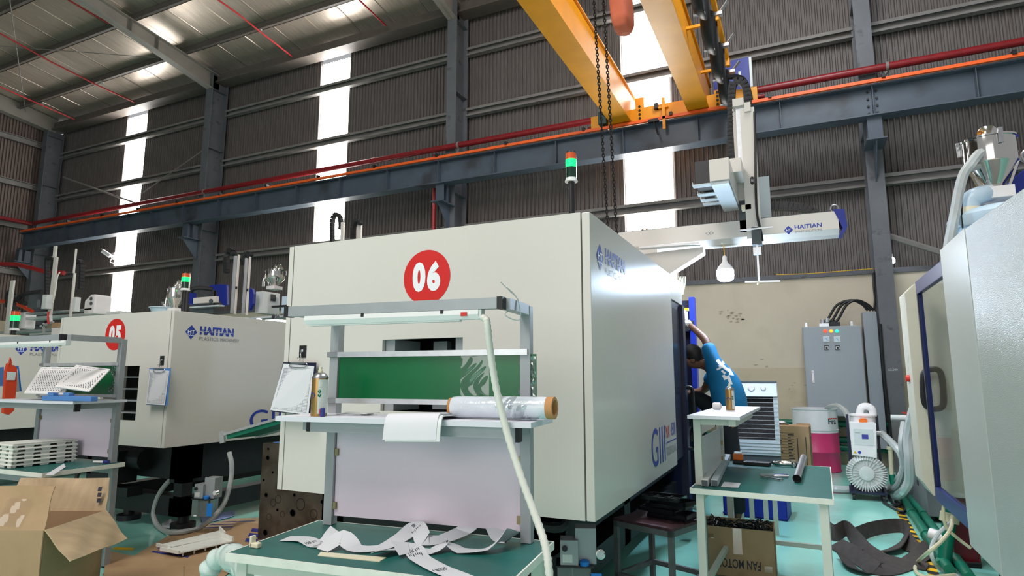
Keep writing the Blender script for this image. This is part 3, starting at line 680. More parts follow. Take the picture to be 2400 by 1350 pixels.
# ------------------------------------------------------------------ workbenches
class Bench:
    def __init__(s, label, loc, rz, frame, u0, u1, v0, v1, pu, shelf, z=0.75, board=None, bar=None, panel=(0.79, 1.17), post='alu', post_top=1.69, panel_mat='pink_panel', panel_v=0.0):
        t = s.t = Thing('workbench', label, 'workbench', (loc[0], loc[1], 0), rz)
        P = lambda n, mb, m, under=None, **k: t.part(n, mb, M[m], under, world=False, **k)
        top = P('table_top', MB().box(u0 + 0.004, u1 - 0.004, v0 + 0.004, v1 - 0.004, z - 0.026, z), 'mat_green')
        P('edging', MB().box(u0, u1, v0 - 0.002, v0 + 0.004, z - 0.028, z + 0.001).box(u0, u1, v1 - 0.004, v1 + 0.002, z - 0.028, z + 0.001).box(u0 - 0.002, u0 + 0.004, v0, v1, z - 0.028, z + 0.001).box(u1 - 0.004, u1 + 0.002, v0, v1, z - 0.028, z + 0.001).box(u0, u1, v0, v1, z - 0.03, z - 0.0265), 'edge_white', top)
        lx = (u0 + 0.05, u1 - 0.05); ly = (v0 + 0.05, v1 - 0.05)
        for a in lx:
            for b in ly: P('leg', MB().box(a - 0.022, a + 0.022, b - 0.022, b + 0.022, 0.012, z - 0.03), frame)
            P('side_rail', MB().box(a - 0.015, a + 0.015, ly[0], ly[1], 0.18, 0.21), frame)
            for b in ly: P('foot', MB().cyl((a, b, 0), (a, b, 0.012), 0.02, n=10), 'black_plastic')
        for b in ly: P('apron', MB().box(lx[0], lx[1], b - 0.015, b + 0.015, z - 0.075, z - 0.03), frame)
        P('rear_rail', MB().box(lx[0], lx[1], ly[1] - 0.015, ly[1] + 0.015, 0.18, 0.21), frame)
        for u in pu: P('post', MB().box(u - 0.022, u + 0.022, -0.022, 0.022, z + 0.001, post_top), post, bevel=0.002)
        if panel:
            P('back_panel', MB().box(pu[0] + 0.024, pu[-1] - 0.024, panel_v - 0.006, panel_v + 0.006, panel[0], panel[1]), panel_mat)
            for u in (pu[0] + 0.03, pu[-1] - 0.03):
                for zz in (panel[0] + 0.03, panel[1] - 0.12): P('hinge', MB().box(u - 0.008, u + 0.008, -0.018, -0.005, zz, zz + 0.03), 'brass')
        a, b, c, d, sz = shelf
        sh = P('shelf', MB().box(a, b, c, d, sz - 0.02, sz), 'laminate')
        P('shelf_front_bar', MB().box(pu[0] + 0.05 if board else a + 0.04, pu[-1] + 0.03, c + 0.03, c + 0.07, sz - 0.062, sz - 0.021), post, sh)
        for u in pu:
            P('shelf_arm', MB().box(u - 0.018, u + 0.018, c + 0.07, -0.022, sz - 0.06, sz - 0.021), post, sh)
        if board:
            P('bar_cap', MB().box(pu[0] + 0.03, pu[0] + 0.05, c + 0.03, c + 0.07, sz - 0.062, sz - 0.021), 'black_plastic', sh)
            P('bar_cap', MB().box(pu[-1] + 0.03, pu[-1] + 0.045, c + 0.03, c + 0.07, sz - 0.075, sz - 0.021), 'black_plastic', sh)
        if board:
            bz0, bz1, over = board
            bd = P('sign_board', MB().box(pu[0] + 0.024, pu[-1] + over, -0.012, -0.008, bz0, bz1), 'green_board', label='glossy green board')
            for zz, h in ((bz1 - 0.004, 0.024), (bz0 - 0.018, 0.022)):
                P('board_rail', MB().box(pu[0] - 0.03, pu[-1] + 0.012, -0.032, -0.012, zz, zz + h).box(pu[0] - 0.03, pu[0] + 0.026, -0.032, -0.022, zz, zz + h), 'alu_bright', bd)
            P('loose_film', MB().grid(lambda i, j: (pu[-1] + over - 0.002 - 0.075 * i * (0.6 + 0.4 * math.sin(9 * j)), -0.016 - 0.004 * math.sin(7 * i + 11 * j), bz0 + 0.01 + (bz1 - bz0 - 0.02) * j), 6, 14), 'film_clear', bd)
        if board and board[2] > 0:
            P('film_wrinkle', MB().grid(lambda i, j: (pu[-1] - 0.29 + 0.13 * i, -0.0135 - 0.004 * math.sin(math.pi * i) * math.sin(math.pi * j) * (0.5 + 0.5 * math.sin(14 * i + 5 * math.sin(5 * j))) - 0.001, bz0 + 0.004 + (bz1 - bz0 - 0.008) * j), 24, 24), 'film_faint', bd, smooth=True)
        if bar:
            bv, bu0, bu1, bz = bar
            for u in pu: P('top_arm', MB().box(u - 0.02, u + 0.02, bv + 0.02, -0.0225, bz - 0.02, bz + 0.022), post)
            tb = P('top_bar', MB().box(bu0 + 0.02, bu1 - 0.001, bv - 0.02, bv + 0.02, bz - 0.02, bz + 0.022), post)
            for e0, e1_ in ((bu0, bu0 + 0.02), (bu1, bu1 + 0.022)): P('end_cap', MB().box(e0, e1_, bv - 0.022, bv + 0.022, bz - 0.022, bz + 0.024), 'black_plastic', tb)
    def w(s, u, v, z): return s.t.mw @ Vector((u, v, z))
    def px(s, x, y, v):
        """photo pixel -> world point on the bench's own upright plane v"""
        d = (at(x, y, Y=1.0) - Vector((0, 0, CAM_H))); C = Vector((0, 0, CAM_H)); n = s.t.mw.to_3x3() @ Vector((0, 1, 0))
        k = n.dot(s.w(0, v, 0)); return C + d * ((k - n.dot(C)) / n.dot(d))

BF = Bench('workbench with green board and paper strips in front of the 06 machine', (-1.945, 2.23), R(5.9), 'bench_cream', -0.09, 1.02, -0.51, 0.045, (0.0, 0.924),
           (-0.105, 1.025, -0.265, 0.03, 1.235), board=(1.3, 1.492, 0.045), bar=(-0.28, -0.06, 0.905, 1.672))
BL = Bench('workbench with trays in front of the 05 machine', (-5.745, 3.015), R(2.0), 'alu', -0.12, 1.02, -0.53, 0.05, (0.0, 0.944),
           (-0.02, 1.01, -0.37, 0.03, 1.225), board=(1.26, 1.49, -0.022), bar=(-0.42, -0.02, 0.895, 1.68))
BS = Bench('cream workbench with tools beside the fan motor box', (-0.605, 3.98), R(90 - 1.5), 'bench_cream', -0.16, 1.17, -0.72, 0.03, (0.0, 0.91),
           (-0.1, 1.24, -0.262, 0.04, 1.168), panel=(0.76, 1.02), post='bench_cream', post_top=1.145, panel_mat='grey_white')

# ---- tube lamps under the bars
def tube_lamp(B, label, u0, u1, v, z, red=True):
    t = Thing('tube_lamp', label, 'lamp', B.w((u0 + u1) / 2, v, z), B.t.o.rotation_euler.z)
    L = (u1 - u0) / 2
    t.part('housing', MB().prism([(-0.02, 0.0), (0.02, 0.0), (0.022, -0.018), (0.014, -0.036), (-0.014, -0.036), (-0.022, -0.018)], -L, L, 'X'), M['white_plastic'], world=False)
    t.part('diffuser', MB().box(-L + 0.02, L - 0.08, -0.012, 0.012, -0.042, -0.036), M['grey_white'], world=False)
    if red: t.part('switch', MB().box(L - 0.07, L - 0.045, -0.025, -0.02, -0.024, -0.01), M['red'], world=False)
    t.part('end_cap', MB().box(L, L + 0.012, -0.018, 0.018, -0.034, 0.0), M['grey_white'], world=False)
    t.part('clip', MB().box(-L * 0.3, -L * 0.3 + 0.012, -0.023, -0.02, -0.012, 0.002).box(L * 0.6, L * 0.6 + 0.012, -0.023, -0.02, -0.012, 0.002), M['black_plastic'], world=False)
    return t
tube_lamp(BF, 'white tube lamp under the top bar of the nearest workbench', 0.045, 0.83, -0.28, 1.651)
tube_lamp(BL, 'white tube lamp under the top bar of the far left workbench', 0.1, 0.96, -0.42, 1.659, False)
# conduit from the lamp to the floor
cp = [BF.px(1127, 742, -0.28), BF.px(1138, 748, -0.3), BF.px(1142, 760, -0.31), BF.px(1150, 830, -0.3), BF.px(1165, 920, -0.29), BF.px(1190, 1020, -0.3), BF.px(1222, 1120, -0.33), BF.px(1255, 1210, -0.36), BF.px(1278, 1280, -0.4), BF.px(1288, 1350, -0.42)]
cp += [cp[-1] + Vector((0.02, 0, -0.2)), cp[-1] + Vector((0.03, 0.0, -0.55))]
cp = [Vector((p.x, p.y, max(p.z, 0.015))) for p in cp]
ct = Thing('conduit', 'white ribbed conduit hanging from the tube lamp past the film roll', 'conduit', cp[-1])
pth = smooth_path(cp, 10); rr = [0.013 + (0.0012 if i % 2 else -0.0008) for i in range(len(pth))]
ct.part('conduit_hose', MB().tube(pth, rr, 9), M['white_hose'], smooth=True)
wirep = smooth_path([BF.w(0.93, -0.2, 1.72), BF.w(0.92, -0.24, 1.74), BF.w(0.945, -0.18, 1.7), BF.w(0.948, -0.16, 1.62), BF.w(0.9, -0.2, 1.64), BF.w(0.94, -0.14, 1.69), BF.w(0.9, -0.25, 1.76)], 6)
single('wire_tie', MB().tube(wirep, 0.0022, 5), M['grey_white'], 'thin white wire tied round the top arm of the nearest workbench', 'wire')

# ---- spray cans
def spray_can(label, p, h, r, band='label_white'):
    t = Thing('spray_can', label, 'spray can', p)
    t.part('body', MB().lathe([(r * 0.97, 0), (r, 0.004), (r, h * 0.76), (r * 0.98, h * 0.775)], n=20), M['gold'], world=False, smooth=True)
    t.part('shoulder', MB().lathe([(r * 1.03, h * 0.765), (r * 1.03, h * 0.78), (r * 0.9, h * 0.82), (r * 0.6, h * 0.875), (r * 0.42, h * 0.885)], n=20), M['steel'], world=False, smooth=True)
    t.part('nozzle', MB().lathe([(r * 0.3, h * 0.885), (r * 0.3, h * 0.93), (r * 0.2, h * 0.94), (r * 0.2, h)], n=10), M['ivory'], world=False, smooth=True)
    rim = MB(); k = 9
    rim.add([(r * 1.01 * math.cos(a), r * 1.01 * math.sin(a), z) for z in (h * 0.05, h * 0.74) for a in [R(-60 + 12 * i) for i in range(k)]], [(i, i + 1, i + 1 + k, i + k) for i in range(k - 1)])
    t.part('side_label', rim, M[band], world=False)
    ov = MB(); ov.add([(r * 1.015 * math.cos(R(a)), r * 1.015 * math.sin(R(a)), h * 0.42 + h * 0.06 * math.sin(R(q))) for q, a in [(q, -105 + 28 * math.cos(R(q))) for q in range(0, 360, 30)]], [tuple(range(12))])
    t.part('oval_print', ov, M['ink_blue'], world=False)
    dt = MB()
    for zz in (0.5, 0.42): dt.add([(r * 1.02 * math.cos(R(a)), r * 1.02 * math.sin(R(a)), h * zz + r * 0.22 * math.sin(R(q))) for q, a in [(q, -48 + 12 * math.cos(R(q))) for q in range(0, 360, 30)]], [tuple(range(12))])
    t.part('round_print', dt, M['green_pipe'], world=False)
    return t
p = BF.px(747, 968, -0.2); p.z = 1.236
spray_can('gold spray can on the shelf of the nearest workbench, beside the clipboard', p, 0.205, 0.034)
p = BS.w(0.62, -0.12, 1.169)
spray_can('gold spray can on the white shelf in front of the worker', at(1707, 949, Z=1.169) if False else p, 0.185, 0.03)
cap = BS.w(0.63, -0.03, 1.169)
single('plastic_piece', MB().lathe([(0.02, -0.03), (0.024, -0.02), (0.024, 0.02), (0.01, 0.03)], cap + Vector((0, 0, 0.025)), 12, 'X'), M['white_plastic'], 'small white plastic piece lying beside the spray can on the white shelf', 'plastic part', smooth=True)
p = BF.px(756, 968, -0.235); p.z = 1.236
mk = Thing('marker_cap', 'blue marker cap standing by the spray can on the nearest workbench', 'marker', p)  # only the cap of a marker, without its pen
mk.part('barrel', MB().lathe([(0.010, 0), (0.011, 0.004), (0.010, 0.034), (0.008, 0.036)], n=12), M['ink_blue'], world=False, smooth=True)
mk.part('clip', MB().box(-0.016, -0.010, -0.003, 0.003, 0.012, 0.03), M['red'], world=False)

# ---- papers on the shelf
def quadpt(q, u, v):
    a, b, c, d = [Vector(x) for x in q]      # bl br tr tl
    return (a * (1 - u) + b * u) * (1 - v) + (d * (1 - u) + c * u) * v
def slab(q, th):
    q = [Vector(x) for x in q]; n = (q[1] - q[0]).cross(q[3] - q[0]).normalized() * th
    return MB().add([x for x in q] + [x - n for x in q], [(0, 1, 2, 3), (7, 6, 5, 4), (0, 4, 5, 1), (1, 5, 6, 2), (2, 6, 7, 3), (3, 7, 4, 0)])
def lines_on(q, us, vs, w=0.002, off=0.001, mb=None, u01=(0.06, 0.95), v01=(0.04, 0.9)):
    mb = mb or MB(); q = [Vector(x) for x in q]; n = (q[1] - q[0]).cross(q[3] - q[0]).normalized() * off
    W = (q[1] - q[0]).length; Hh = (q[3] - q[0]).length
    for v in vs:
        e = w / Hh; mb.add([quadpt(q, u01[0], v) + n, quadpt(q, u01[1], v) + n, quadpt(q, u01[1], v + e) + n, quadpt(q, u01[0], v + e) + n], [(0, 1, 2, 3)])
    for u in us:
        e = w / W; mb.add([quadpt(q, u, v01[0]) + n, quadpt(q, u + e, v01[0]) + n, quadpt(q, u + e, v01[1]) + n, quadpt(q, u, v01[1]) + n], [(0, 1, 2, 3)])
    return mb
def scribble(q, rows, rnd, m=0.5, off=0.0012):
    """handwriting-like short strokes on a sheet"""
    mb = MB(); q = [Vector(x) for x in q]; n = (q[1] - q[0]).cross(q[3] - q[0]).normalized() * off
    for v, u0, u1, h in rows:
        u = u0
        while u < u1:
            l = rnd.uniform(0.008, 0.025); j = rnd.uniform(-h, h) * 0.6
            mb.add([quadpt(q, u, v) + n, quadpt(q, u + l * 0.5, v) + n, quadpt(q, u + l * 0.7, v + h + j) + n, quadpt(q, u + l * 0.2, v + h) + n], [(0, 1, 2, 3)])
            u += l * rnd.uniform(1.0, 1.9)
    return mb
rnd = random.Random(11)
# folded note sheets at the left of the shelf
q = [BF.px(788, 969, -0.12), BF.px(845, 969, -0.12), BF.px(876, 966, -0.03), BF.px(800, 964, -0.03)]
q = [Vector((a.x, a.y, 1.240)) for a in q]
ns = Thing('note_sheets', 'few loose white sheets lying at the left of the nearest shelf', 'paper', q[0])
ns.part('sheet', slab(q, 0.003), M['paper'])
ns.part('top_sheet', slab([a + Vector((0.03, 0.005, 0.005)) for a in q], 0.003), M['grey_white'])
# paper pad drooping over the shelf edge
pad = Thing('paper_pad', 'white paper pad drooping over the front edge of the nearest shelf', 'paper', BF.w(0.54, -0.24, 1.236))
prof = [(0.02, 1.246), (-0.1, 1.25), (-0.2, 1.254), (-0.262, 1.256), (-0.285, 1.248), (-0.3, 1.23), (-0.312, 1.2), (-0.322, 1.165)]
def padgrid(dz, u0, u1):
    mb = MB(); pts = [(BF.w((u0 + u1) / 2 + 0.02 * (i / 7.0), v, z + dz), BF.t.mw.to_3x3() @ Vector((1, 0, 0.03))) for i, (v, z) in enumerate(prof)]
    return mb.ribbon(smooth_path_pairs(pts), u1 - u0, 0.006)
def smooth_path_pairs(pairs, n=4):
    ps = smooth_path([a for a, _ in pairs], n); w0 = pairs[0][1]; out = []
    for i, p_ in enumerate(ps):
        k = min(int(i / n), len(pairs) - 2); t = i / n - k
        out.append((p_, pairs[k][1].lerp(pairs[k + 1][1], min(1, t))))
    return out
pad.part('pages', padgrid(0.0, 0.43, 0.655), M['paper'])
pad.part('cover', padgrid(-0.007, 0.44, 0.67), M['grey_white'])
# stretch film roll with a cardboard core
ra, rb_ = BF.px(1064, 956, -0.13), BF.px(1284, 967, -0.15)
ra.z = 1.236 + 0.043; rb_.z = 1.236 + 0.047
fr = Thing('film_roll', 'roll of clear stretch film on a cardboard core, lying on the nearest shelf', 'film roll', (ra + rb_) / 2 - Vector((0, 0, 0.043)))
ax = (rb_ - ra).normalized()
fr.part('film', MB().tube([ra, ra + ax * 0.02, ra.lerp(rb_, 0.3), ra.lerp(rb_, 0.6), rb_ - ax * 0.02, rb_], [0.041, 0.043, 0.042, 0.043, 0.042, 0.04], 22), M['film'], smooth=True)
core = MB().tube([rb_, rb_ + ax * 0.028], 0.042, 22, caps=False).tube([rb_ + ax * 0.028, rb_ - ax * 0.05], 0.031, 22, caps=False)
n = 22; a = ax.orthogonal().normalized(); b = ax.cross(a); e = rb_ + ax * 0.028
core.add([e + (a * math.cos(2 * math.pi * k / n) + b * math.sin(2 * math.pi * k / n)) * r for r in (0.031, 0.042) for k in range(n)], [(k, (k + 1) % n, (k + 1) % n + n, k + n) for k in range(n)])
cr_ = fr.part('core', core, M['wood_core'], smooth=True)
fr.part('core_end', MB().tube([ra - ax * 0.014, ra], 0.038, 20), M['wood_core'], smooth=True)
fr.part('core_hollow', MB().tube([rb_ - ax * 0.05, rb_ - ax * 0.045], 0.0308, 18), M['hole'], cr_)
wr = MB(); L = (rb_ - ra).length
for i in range(3):
    wr.grid(lambda u, v, i=i: ra + ax * (L * (0.5 + 0.13 * i + 0.2 * u)) + (a * math.cos(R(60 + 130 * v + 60 * i)) + b * math.sin(R(60 + 130 * v + 60 * i))) * (0.0445 + 0.004 * math.sin(9 * u + 5 * v + i)), 8, 8)
fr.part('loose_wrap', wr, M['film_clear'], smooth=True)

# ---- paper strips on the table
def tp(x, y, lift=0.0):
    p = at(x, y, Z=0.753); return p + Vector((0, 0, lift))
def strip(label, pts, wid=0.07, ink=None):
    """pts: (px, py, lift, tilt) along the strip; tilt turns its width up towards vertical"""
    P = [tp(x, y, l) for x, y, l, t in pts]; sp = smooth_path(P, 5); tl = []
    for i in range(len(sp)):
        k = min(i // 5, len(pts) - 2); tl.append(pts[k][3] + (pts[k + 1][3] - pts[k][3]) * min(1, i / 5 - k))
    pairs = []
    for i, p_ in enumerate(sp):
        t = sp[min(i + 1, len(sp) - 1)] - sp[max(i - 1, 0)]; t.z = 0
        h = Vector((-t.y, t.x, 0)); h = h.normalized() if h.length > 1e-6 else Vector((0, 1, 0))
        w = h * math.cos(R(tl[i])) + Vector((0, 0, 1)) * math.sin(R(tl[i]))
        lift = abs(math.sin(R(tl[i]))) * wid / 2
        pairs.append((Vector((p_.x, p_.y, max(p_.z, 0.753) + lift)), w))
    t = Thing('paper_strip', label, 'paper', P[0])
    t.part('strip', MB().ribbon(pairs, wid, 0.0012), M['paper'], smooth=True)
    if ink:
        mb = MB(); rr = random.Random(5)
        for i in ink:
            c, w = pairs[i]; c2 = pairs[min(i + 1, len(pairs) - 1)][0]; tt = (c2 - c).normalized(); nn = tt.cross(w).normalized(); nn = nn if nn.z > 0 else -nn
            for k in range(7):
                u = -0.4 + 0.1 * k + rr.uniform(-.02, .02); o = c + w * wid * u + nn * 0.0016; l = rr.uniform(0.012, 0.03)
                mb.add([o, o + w * 0.003, o + w * 0.003 + tt * l, o + tt * l], [(0, 1, 2, 3)])
        t.part('print', mb, M['ink'])
    return t
strip('short printed paper strip at the left of the green table mat', [(668, 1262, 0, 0), (715, 1266, .004, 0), (745, 1277, 0, 0), (768, 1274, .01, 5), (790, 1266, .02, 25)], 0.075, ink=(7, 10))
strip('long printed paper strip snaking across the green table mat', [(755, 1292, 0.004, 0), (800, 1282, .02, 30), (838, 1290, .004, 5), (900, 1284, 0.004, 0), (945, 1262, .004, 8), (972, 1252, .01, 30), (983, 1264, .008, 45), (996, 1275, .003, 25), (1040, 1268, .003, 10), (1085, 1255, .01, 15),
       (1120, 1247, .03, 50), (1145, 1258, .035, 65), (1170, 1268, .006, 25), (1200, 1274, .006, 30), (1178, 1286, .02, 55), (1140, 1293, .003, 10), (1080, 1292, .003, 0), (1048, 1286, .012, 25), (1010, 1294, .003, 0), (950, 1290, .003, 0), (880, 1305, .006, 20)], 0.07, ink=(24, 27, 62, 66))
strip('curling printed paper strip running off the front of the green mat', [(925, 1304, .01, 30), (965, 1297, .012, 10), (985, 1312, .006, 0), (1030, 1334, .002, 0), (1085, 1356, .002, 0), (1120, 1375, .002, 0)], 0.075, ink=(6, 8, 15))
single('cream_card', slab([tp(745, 1301), tp(890, 1315), tp(905, 1306), tp(752, 1293)], 0.003), M['ivory'], 'cream card under the long paper strip on the green mat', 'card')
p = at(592, 1282, Z=0.751)
ip = Thing('plastic_latch', 'small ivory plastic latch at the corner of the green table mat', 'plastic part', p)
ip.part('base', MB().box(-0.006, 0.036, -0.01, 0.012, 0.0, 0.018), M['ivory'], world=False, bevel=0.004)
ip.part('upright', MB().box(-0.008, 0.004, -0.01, 0.012, 0.0, 0.042), M['ivory'], world=False, bevel=0.003)

# ---- clipboards on the machine fronts
def clipboard(label, q, plate, hook_z, board='navy', rows=30, plate_mat='chrome', face_y=3.0):
    """q: bl br tr tl of the board in world space; plate: centre of the hook plate"""
    t = Thing('clipboard', label, 'clipboard', q[0])
    t.part('board', slab(q, 0.004), M[board])
    n = (Vector(q[1]) - Vector(q[0])).cross(Vector(q[3]) - Vector(q[0])).normalized()
    pq = [quadpt(q, 0.0, 0.02) + n * 0.006, quadpt(q, 0.93, 0.0) + n * 0.012, quadpt(q, 0.96, 0.93) + n * 0.003, quadpt(q, 0.03, 0.97) + n * 0.003]
    pp = t.part('paper', slab(pq, 0.003), M['paper'])
    t.part('printed_table', lines_on(pq, [0.06 + 0.125 * k for k in range(8)], [0.04 + 0.86 * k / rows for k in range(rows + 1)], 0.0016), M['decal_grey'], pp)
    r_ = random.Random(2)
    t.part('handwriting', scribble(pq, [(0.06 + 0.86 * k / rows, 0.07, 0.17, 0.012) for k in range(rows)] + [(0.93, 0.2, 0.34, 0.015), (0.93, 0.45, 0.6, 0.02), (0.935, 0.7, 0.9, 0.012)], r_), M['ink_blue'], pp)
    c0, c1 = quadpt(q, 0.28, 0.985), quadpt(q, 0.72, 0.985); d0, d1 = quadpt(q, 0.28, 0.9), quadpt(q, 0.72, 0.9)
    t.part('clip', MB().tube(smooth_path([c0 + n * .01, d0 + n * .012, d1 + n * .012, c1 + n * .01, c0 + n * .01], 3), 0.003, 6).tube([c0 + n * 0.01, c1 + n * 0.01], 0.006, 8), M['steel'], smooth=True)
    return t
def hook_plate(label, c, w, h, hook_to, m='black_plastic'):
    t = Thing('hook_plate', label, 'hook', c)
    c = Vector(c)
    t.part('plate', MB().box(c.x - w / 2, c.x + w / 2, c.y - 0.004, c.y, c.z - h / 2, c.z + h / 2), M[m], bevel=0.0015)
    t.part('hook', MB().tube(smooth_path([c + Vector((0, -.004, 0)), c + Vector((0, -.02, -.012)), c + Vector((0.002, -.018, -.04)), c + Vector((-.008, -.02, -.056)), c + Vector((-.02, -.018, -.05)), c + Vector((-.024, -.018, -.036))], 4), 0.0028, 6), M['chrome'], smooth=True)
    t.part('rosette', MB().lathe([(0.013, 0), (0.011, -0.008), (0.004, -0.012)], c + Vector((0, -.004, .004)), 10, 'Y'), M['steel'], smooth=True)
    return t
hp_ = at(710, 824, Y=2.999)
hook_plate('dark square hook plate above the navy clipboard', (hp_.x, 2.999, hp_.z), 0.058, 0.078, None)
clipboard('navy clipboard with a printed table hanging on the front of the 06 machine', [at(634, 964, Y=2.9), at(732, 974, Y=2.93), at(741, 850, Y=2.975), at(664, 849, Y=2.975)], None, 0)
hp_ = at(380, 845, Y=3.699)
hook_plate('dark square hook plate above the light blue clipboard', (hp_.x, 3.699, hp_.z), 0.055, 0.085, None)
clipboard('light blue clipboard with a curling sheet hanging on the front of the 05 machine', [at(343, 949, Y=3.64), at(392, 950, Y=3.66), at(400, 863, Y=3.68), at(350, 863, Y=3.68)], None, 0, board='light_blue', rows=24)

# ---- trays on the far left bench
p0, p1 = at(26, 1098, Z=0.752), at(176, 1081, Z=0.752)
ux = (p1 - p0); ux.z = 0; Lx = ux.length; ux.normalize(); vx = Vector((-ux.y, ux.x, 0)); ang = math.atan2(ux.y, ux.x)
def tray_mb(L, W, h, lid):
    mb = MB().box(0, L, 0, W, h - 0.008, h)
    if lid: mb.box(0, L, 0, 0.006, h - 0.006, h + 0.004).box(0, L, W - 0.006, W, h - 0.006, h + 0.004)
    k = 4; s = L / k
    for i in range(k + 1):
        c = i * s; a = max(0, c - s * 0.22); b = min(L, c + s * 0.22)
        for v in (0.0, W - 0.012): mb.prism([(a - (0.012 if i else 0), h - 0.008), (b + (0.012 if i < k else 0), h - 0.008), (b, 0.0), (a, 0.0)], v, v + 0.012, 'Y')
    for v in (0.0, W * 0.5 - 0.03, W - 0.06):
        mb.box(0, 0.01, v, v + 0.06, 0, h - 0.008); mb.box(L - 0.01, L, v, v + 0.06, 0, h - 0.008)
    mb.box(-0.006, L + 0.006, -0.006, W + 0.006, h - 0.013, h - 0.006)
    return mb
th = 0.0275
for k in range(6):
    me = mesh_of('tray', tray_mb(Lx, 0.26, th, k == 5), M['part_white'])
    o = link('tray', me); o.location = p0 + Vector((rnd.uniform(-.004, .004), rnd.uniform(-.004, .004), k * th)) ; o.rotation_euler = (0, 0, ang)
    tag(o, ['bottom tray of the white moulded tray stack on the far left table', 'second tray from the bottom of the white tray stack', 'third tray from the bottom of the white tray stack',
            'third tray from the top of the white tray stack', 'second tray from the top of the white tray stack', 'topmost tray of the white tray stack, with a flat clean top'][k], 'tray', 'white trays stacked on the far left table')
def perforated_plate(label, q):
    t = Thing('perforated_tray', label, 'tray', q[0])
    t.part('plate', slab(q, 0.008), M['white_plastic'])
    n = (Vector(q[1]) - Vector(q[0])).cross(Vector(q[3]) - Vector(q[0])).normalized() * 0.001
    mb = MB(); ex = (Vector(q[1]) - Vector(q[0])).normalized(); ey = (Vector(q[3]) - Vector(q[0])).normalized()
    for i in range(13):
        for j in range(14):
            c = quadpt(q, 0.12 + 0.065 * (i + 0.5 * (j % 2)), 0.12 + 0.055 * j) + n
            mb.add([c + ex * 0.006 * math.cos(R(60 * k)) + ey * 0.0085 * math.sin(R(60 * k)) for k in range(6)], [tuple(range(6))])
    t.part('perforation', mb, M['slate'], kind='stuff')
    t.part('handwriting', scribble(q, [(0.93, 0.12, 0.2, 0.03), (0.93, 0.35, 0.6, 0.03), (0.93, 0.7, 0.92, 0.03)], random.Random(4)), M['ink_blue'])
    return t
perforated_plate('white perforated tray leaning at the left on the far left shelf', [BL.px(56, 921, -0.34), BL.px(150, 924, -0.34), BL.px(176, 860, -0.06), BL.px(97, 860, -0.06)])
perforated_plate('white perforated tray with handwriting leaning in front of the other one', [BL.px(128, 906, -0.36), BL.px(208, 917, -0.34), BL.px(258, 865, -0.12), BL.px(179, 855, -0.12)])
bx = Thing('blue_clamp', 'light blue plastic holder lying on the far left shelf', 'plastic part', BL.px(165, 926, -0.35))
a, b = BL.px(107, 926, -0.35), BL.px(222, 928, -0.34); a.z = b.z = 1.226
bx.part('body', MB().bar(a + Vector((0, 0, .018)), b + Vector((0, 0, .018)), 0.05, 0.035), M['light_blue'], bevel=0.004)
for t_ in (0.1, 0.42):
    c = a.lerp(b, t_); bx.part('jaw', MB().bar(c + Vector((0, 0, .05)), c + Vector((0.07, 0, .045)), 0.04, 0.022), M['light_blue'], bevel=0.003)
single('paper_slip', slab([at(106, 1113, Z=0.753), at(125, 1113, Z=0.753), at(154, 1094, Z=0.757), at(150, 1086, Z=0.757)], 0.002), M['paper'], 'white paper slip on the far left green table', 'paper')
p = at(243, 1086, Z=0.752)
pn = Thing('marker_pen', 'white marker pen with a blue cap on the far left table', 'pen', p)
pn.part('barrel', MB().cyl(p + Vector((-0.09, -0.02, 0.01)), p + Vector((0, 0, 0.01)), 0.008, n=10), M['white_plastic'], smooth=True)
pn.part('cap', MB().cyl(p + Vector((0, 0, 0.012)), p + Vector((0.04, 0.01, 0.012)), 0.012, n=10), M['ink_blue'], smooth=True)
nt = Thing('note_card', 'small white card taped to the green board of the far left workbench', 'paper', BL.px(127, 860, -0.02))
nt.part('card', slab([BL.px(117, 862, -0.02), BL.px(137, 862, -0.02), BL.px(137, 855, -0.02), BL.px(117, 855, -0.02)], 0.001), M['paper'])
# red file holder and folder hanging on the far left machine
hp_ = at(20, 847, X=-9.29)
rh = Thing('red_holder', 'orange red plastic holder with a white note hanging at the far left edge', 'holder', at(25, 965, X=-7.6))
Xr = -7.6
pr = [at(9, 968, X=Xr), at(22, 972, X=Xr), at(33, 962, X=Xr), at(39, 905, X=Xr), at(40, 862, X=Xr), at(33, 856, X=Xr), at(29, 858, X=Xr), at(27, 850, X=Xr), at(20, 852, X=Xr), at(15, 870, X=Xr)]
hb = MB(); hb.add([x for x in pr] + [x + Vector((-0.05, 0, 0)) for x in pr], [tuple(range(10)), tuple(range(19, 9, -1))] + [(i, (i + 1) % 10, (i + 1) % 10 + 10, i + 10) for i in range(10)])
rh.part('body', hb, M['orange_red'])
rh.part('note', slab([at(15, 891, X=Xr + 0.01), at(35, 891, X=Xr + 0.01), at(38, 872, X=Xr + 0.01), at(17, 871, X=Xr + 0.01)], 0.002), M['paper'])
rh.part('strap', MB().tube([at(20, 855, X=Xr), at(24, 838, X=Xr), at(27, 851, X=Xr)], 0.008, 6), M['orange_red'])
fo = Thing('folder', 'bright blue folder with white sheets behind the red holder at the left edge', 'folder', at(40, 917, X=-7.75))
fo.part('cover', slab([at(36, 918, X=-7.75), at(51, 917, X=-7.75), at(44, 858, X=-7.75), at(36, 857, X=-7.75)], 0.02), M['bright_blue'])
fo.part('sheets', slab([at(30, 920, X=-7.7), at(46, 918, X=-7.7), at(42, 865, X=-7.7), at(34, 865, X=-7.7)], 0.012), M['paper'])
fo.part('rear_cover', slab([at(-2, 905, X=-7.75), at(9, 905, X=-7.75), at(9, 860, X=-7.75), at(-2, 862, X=-7.75)], 0.02), M['light_blue'])

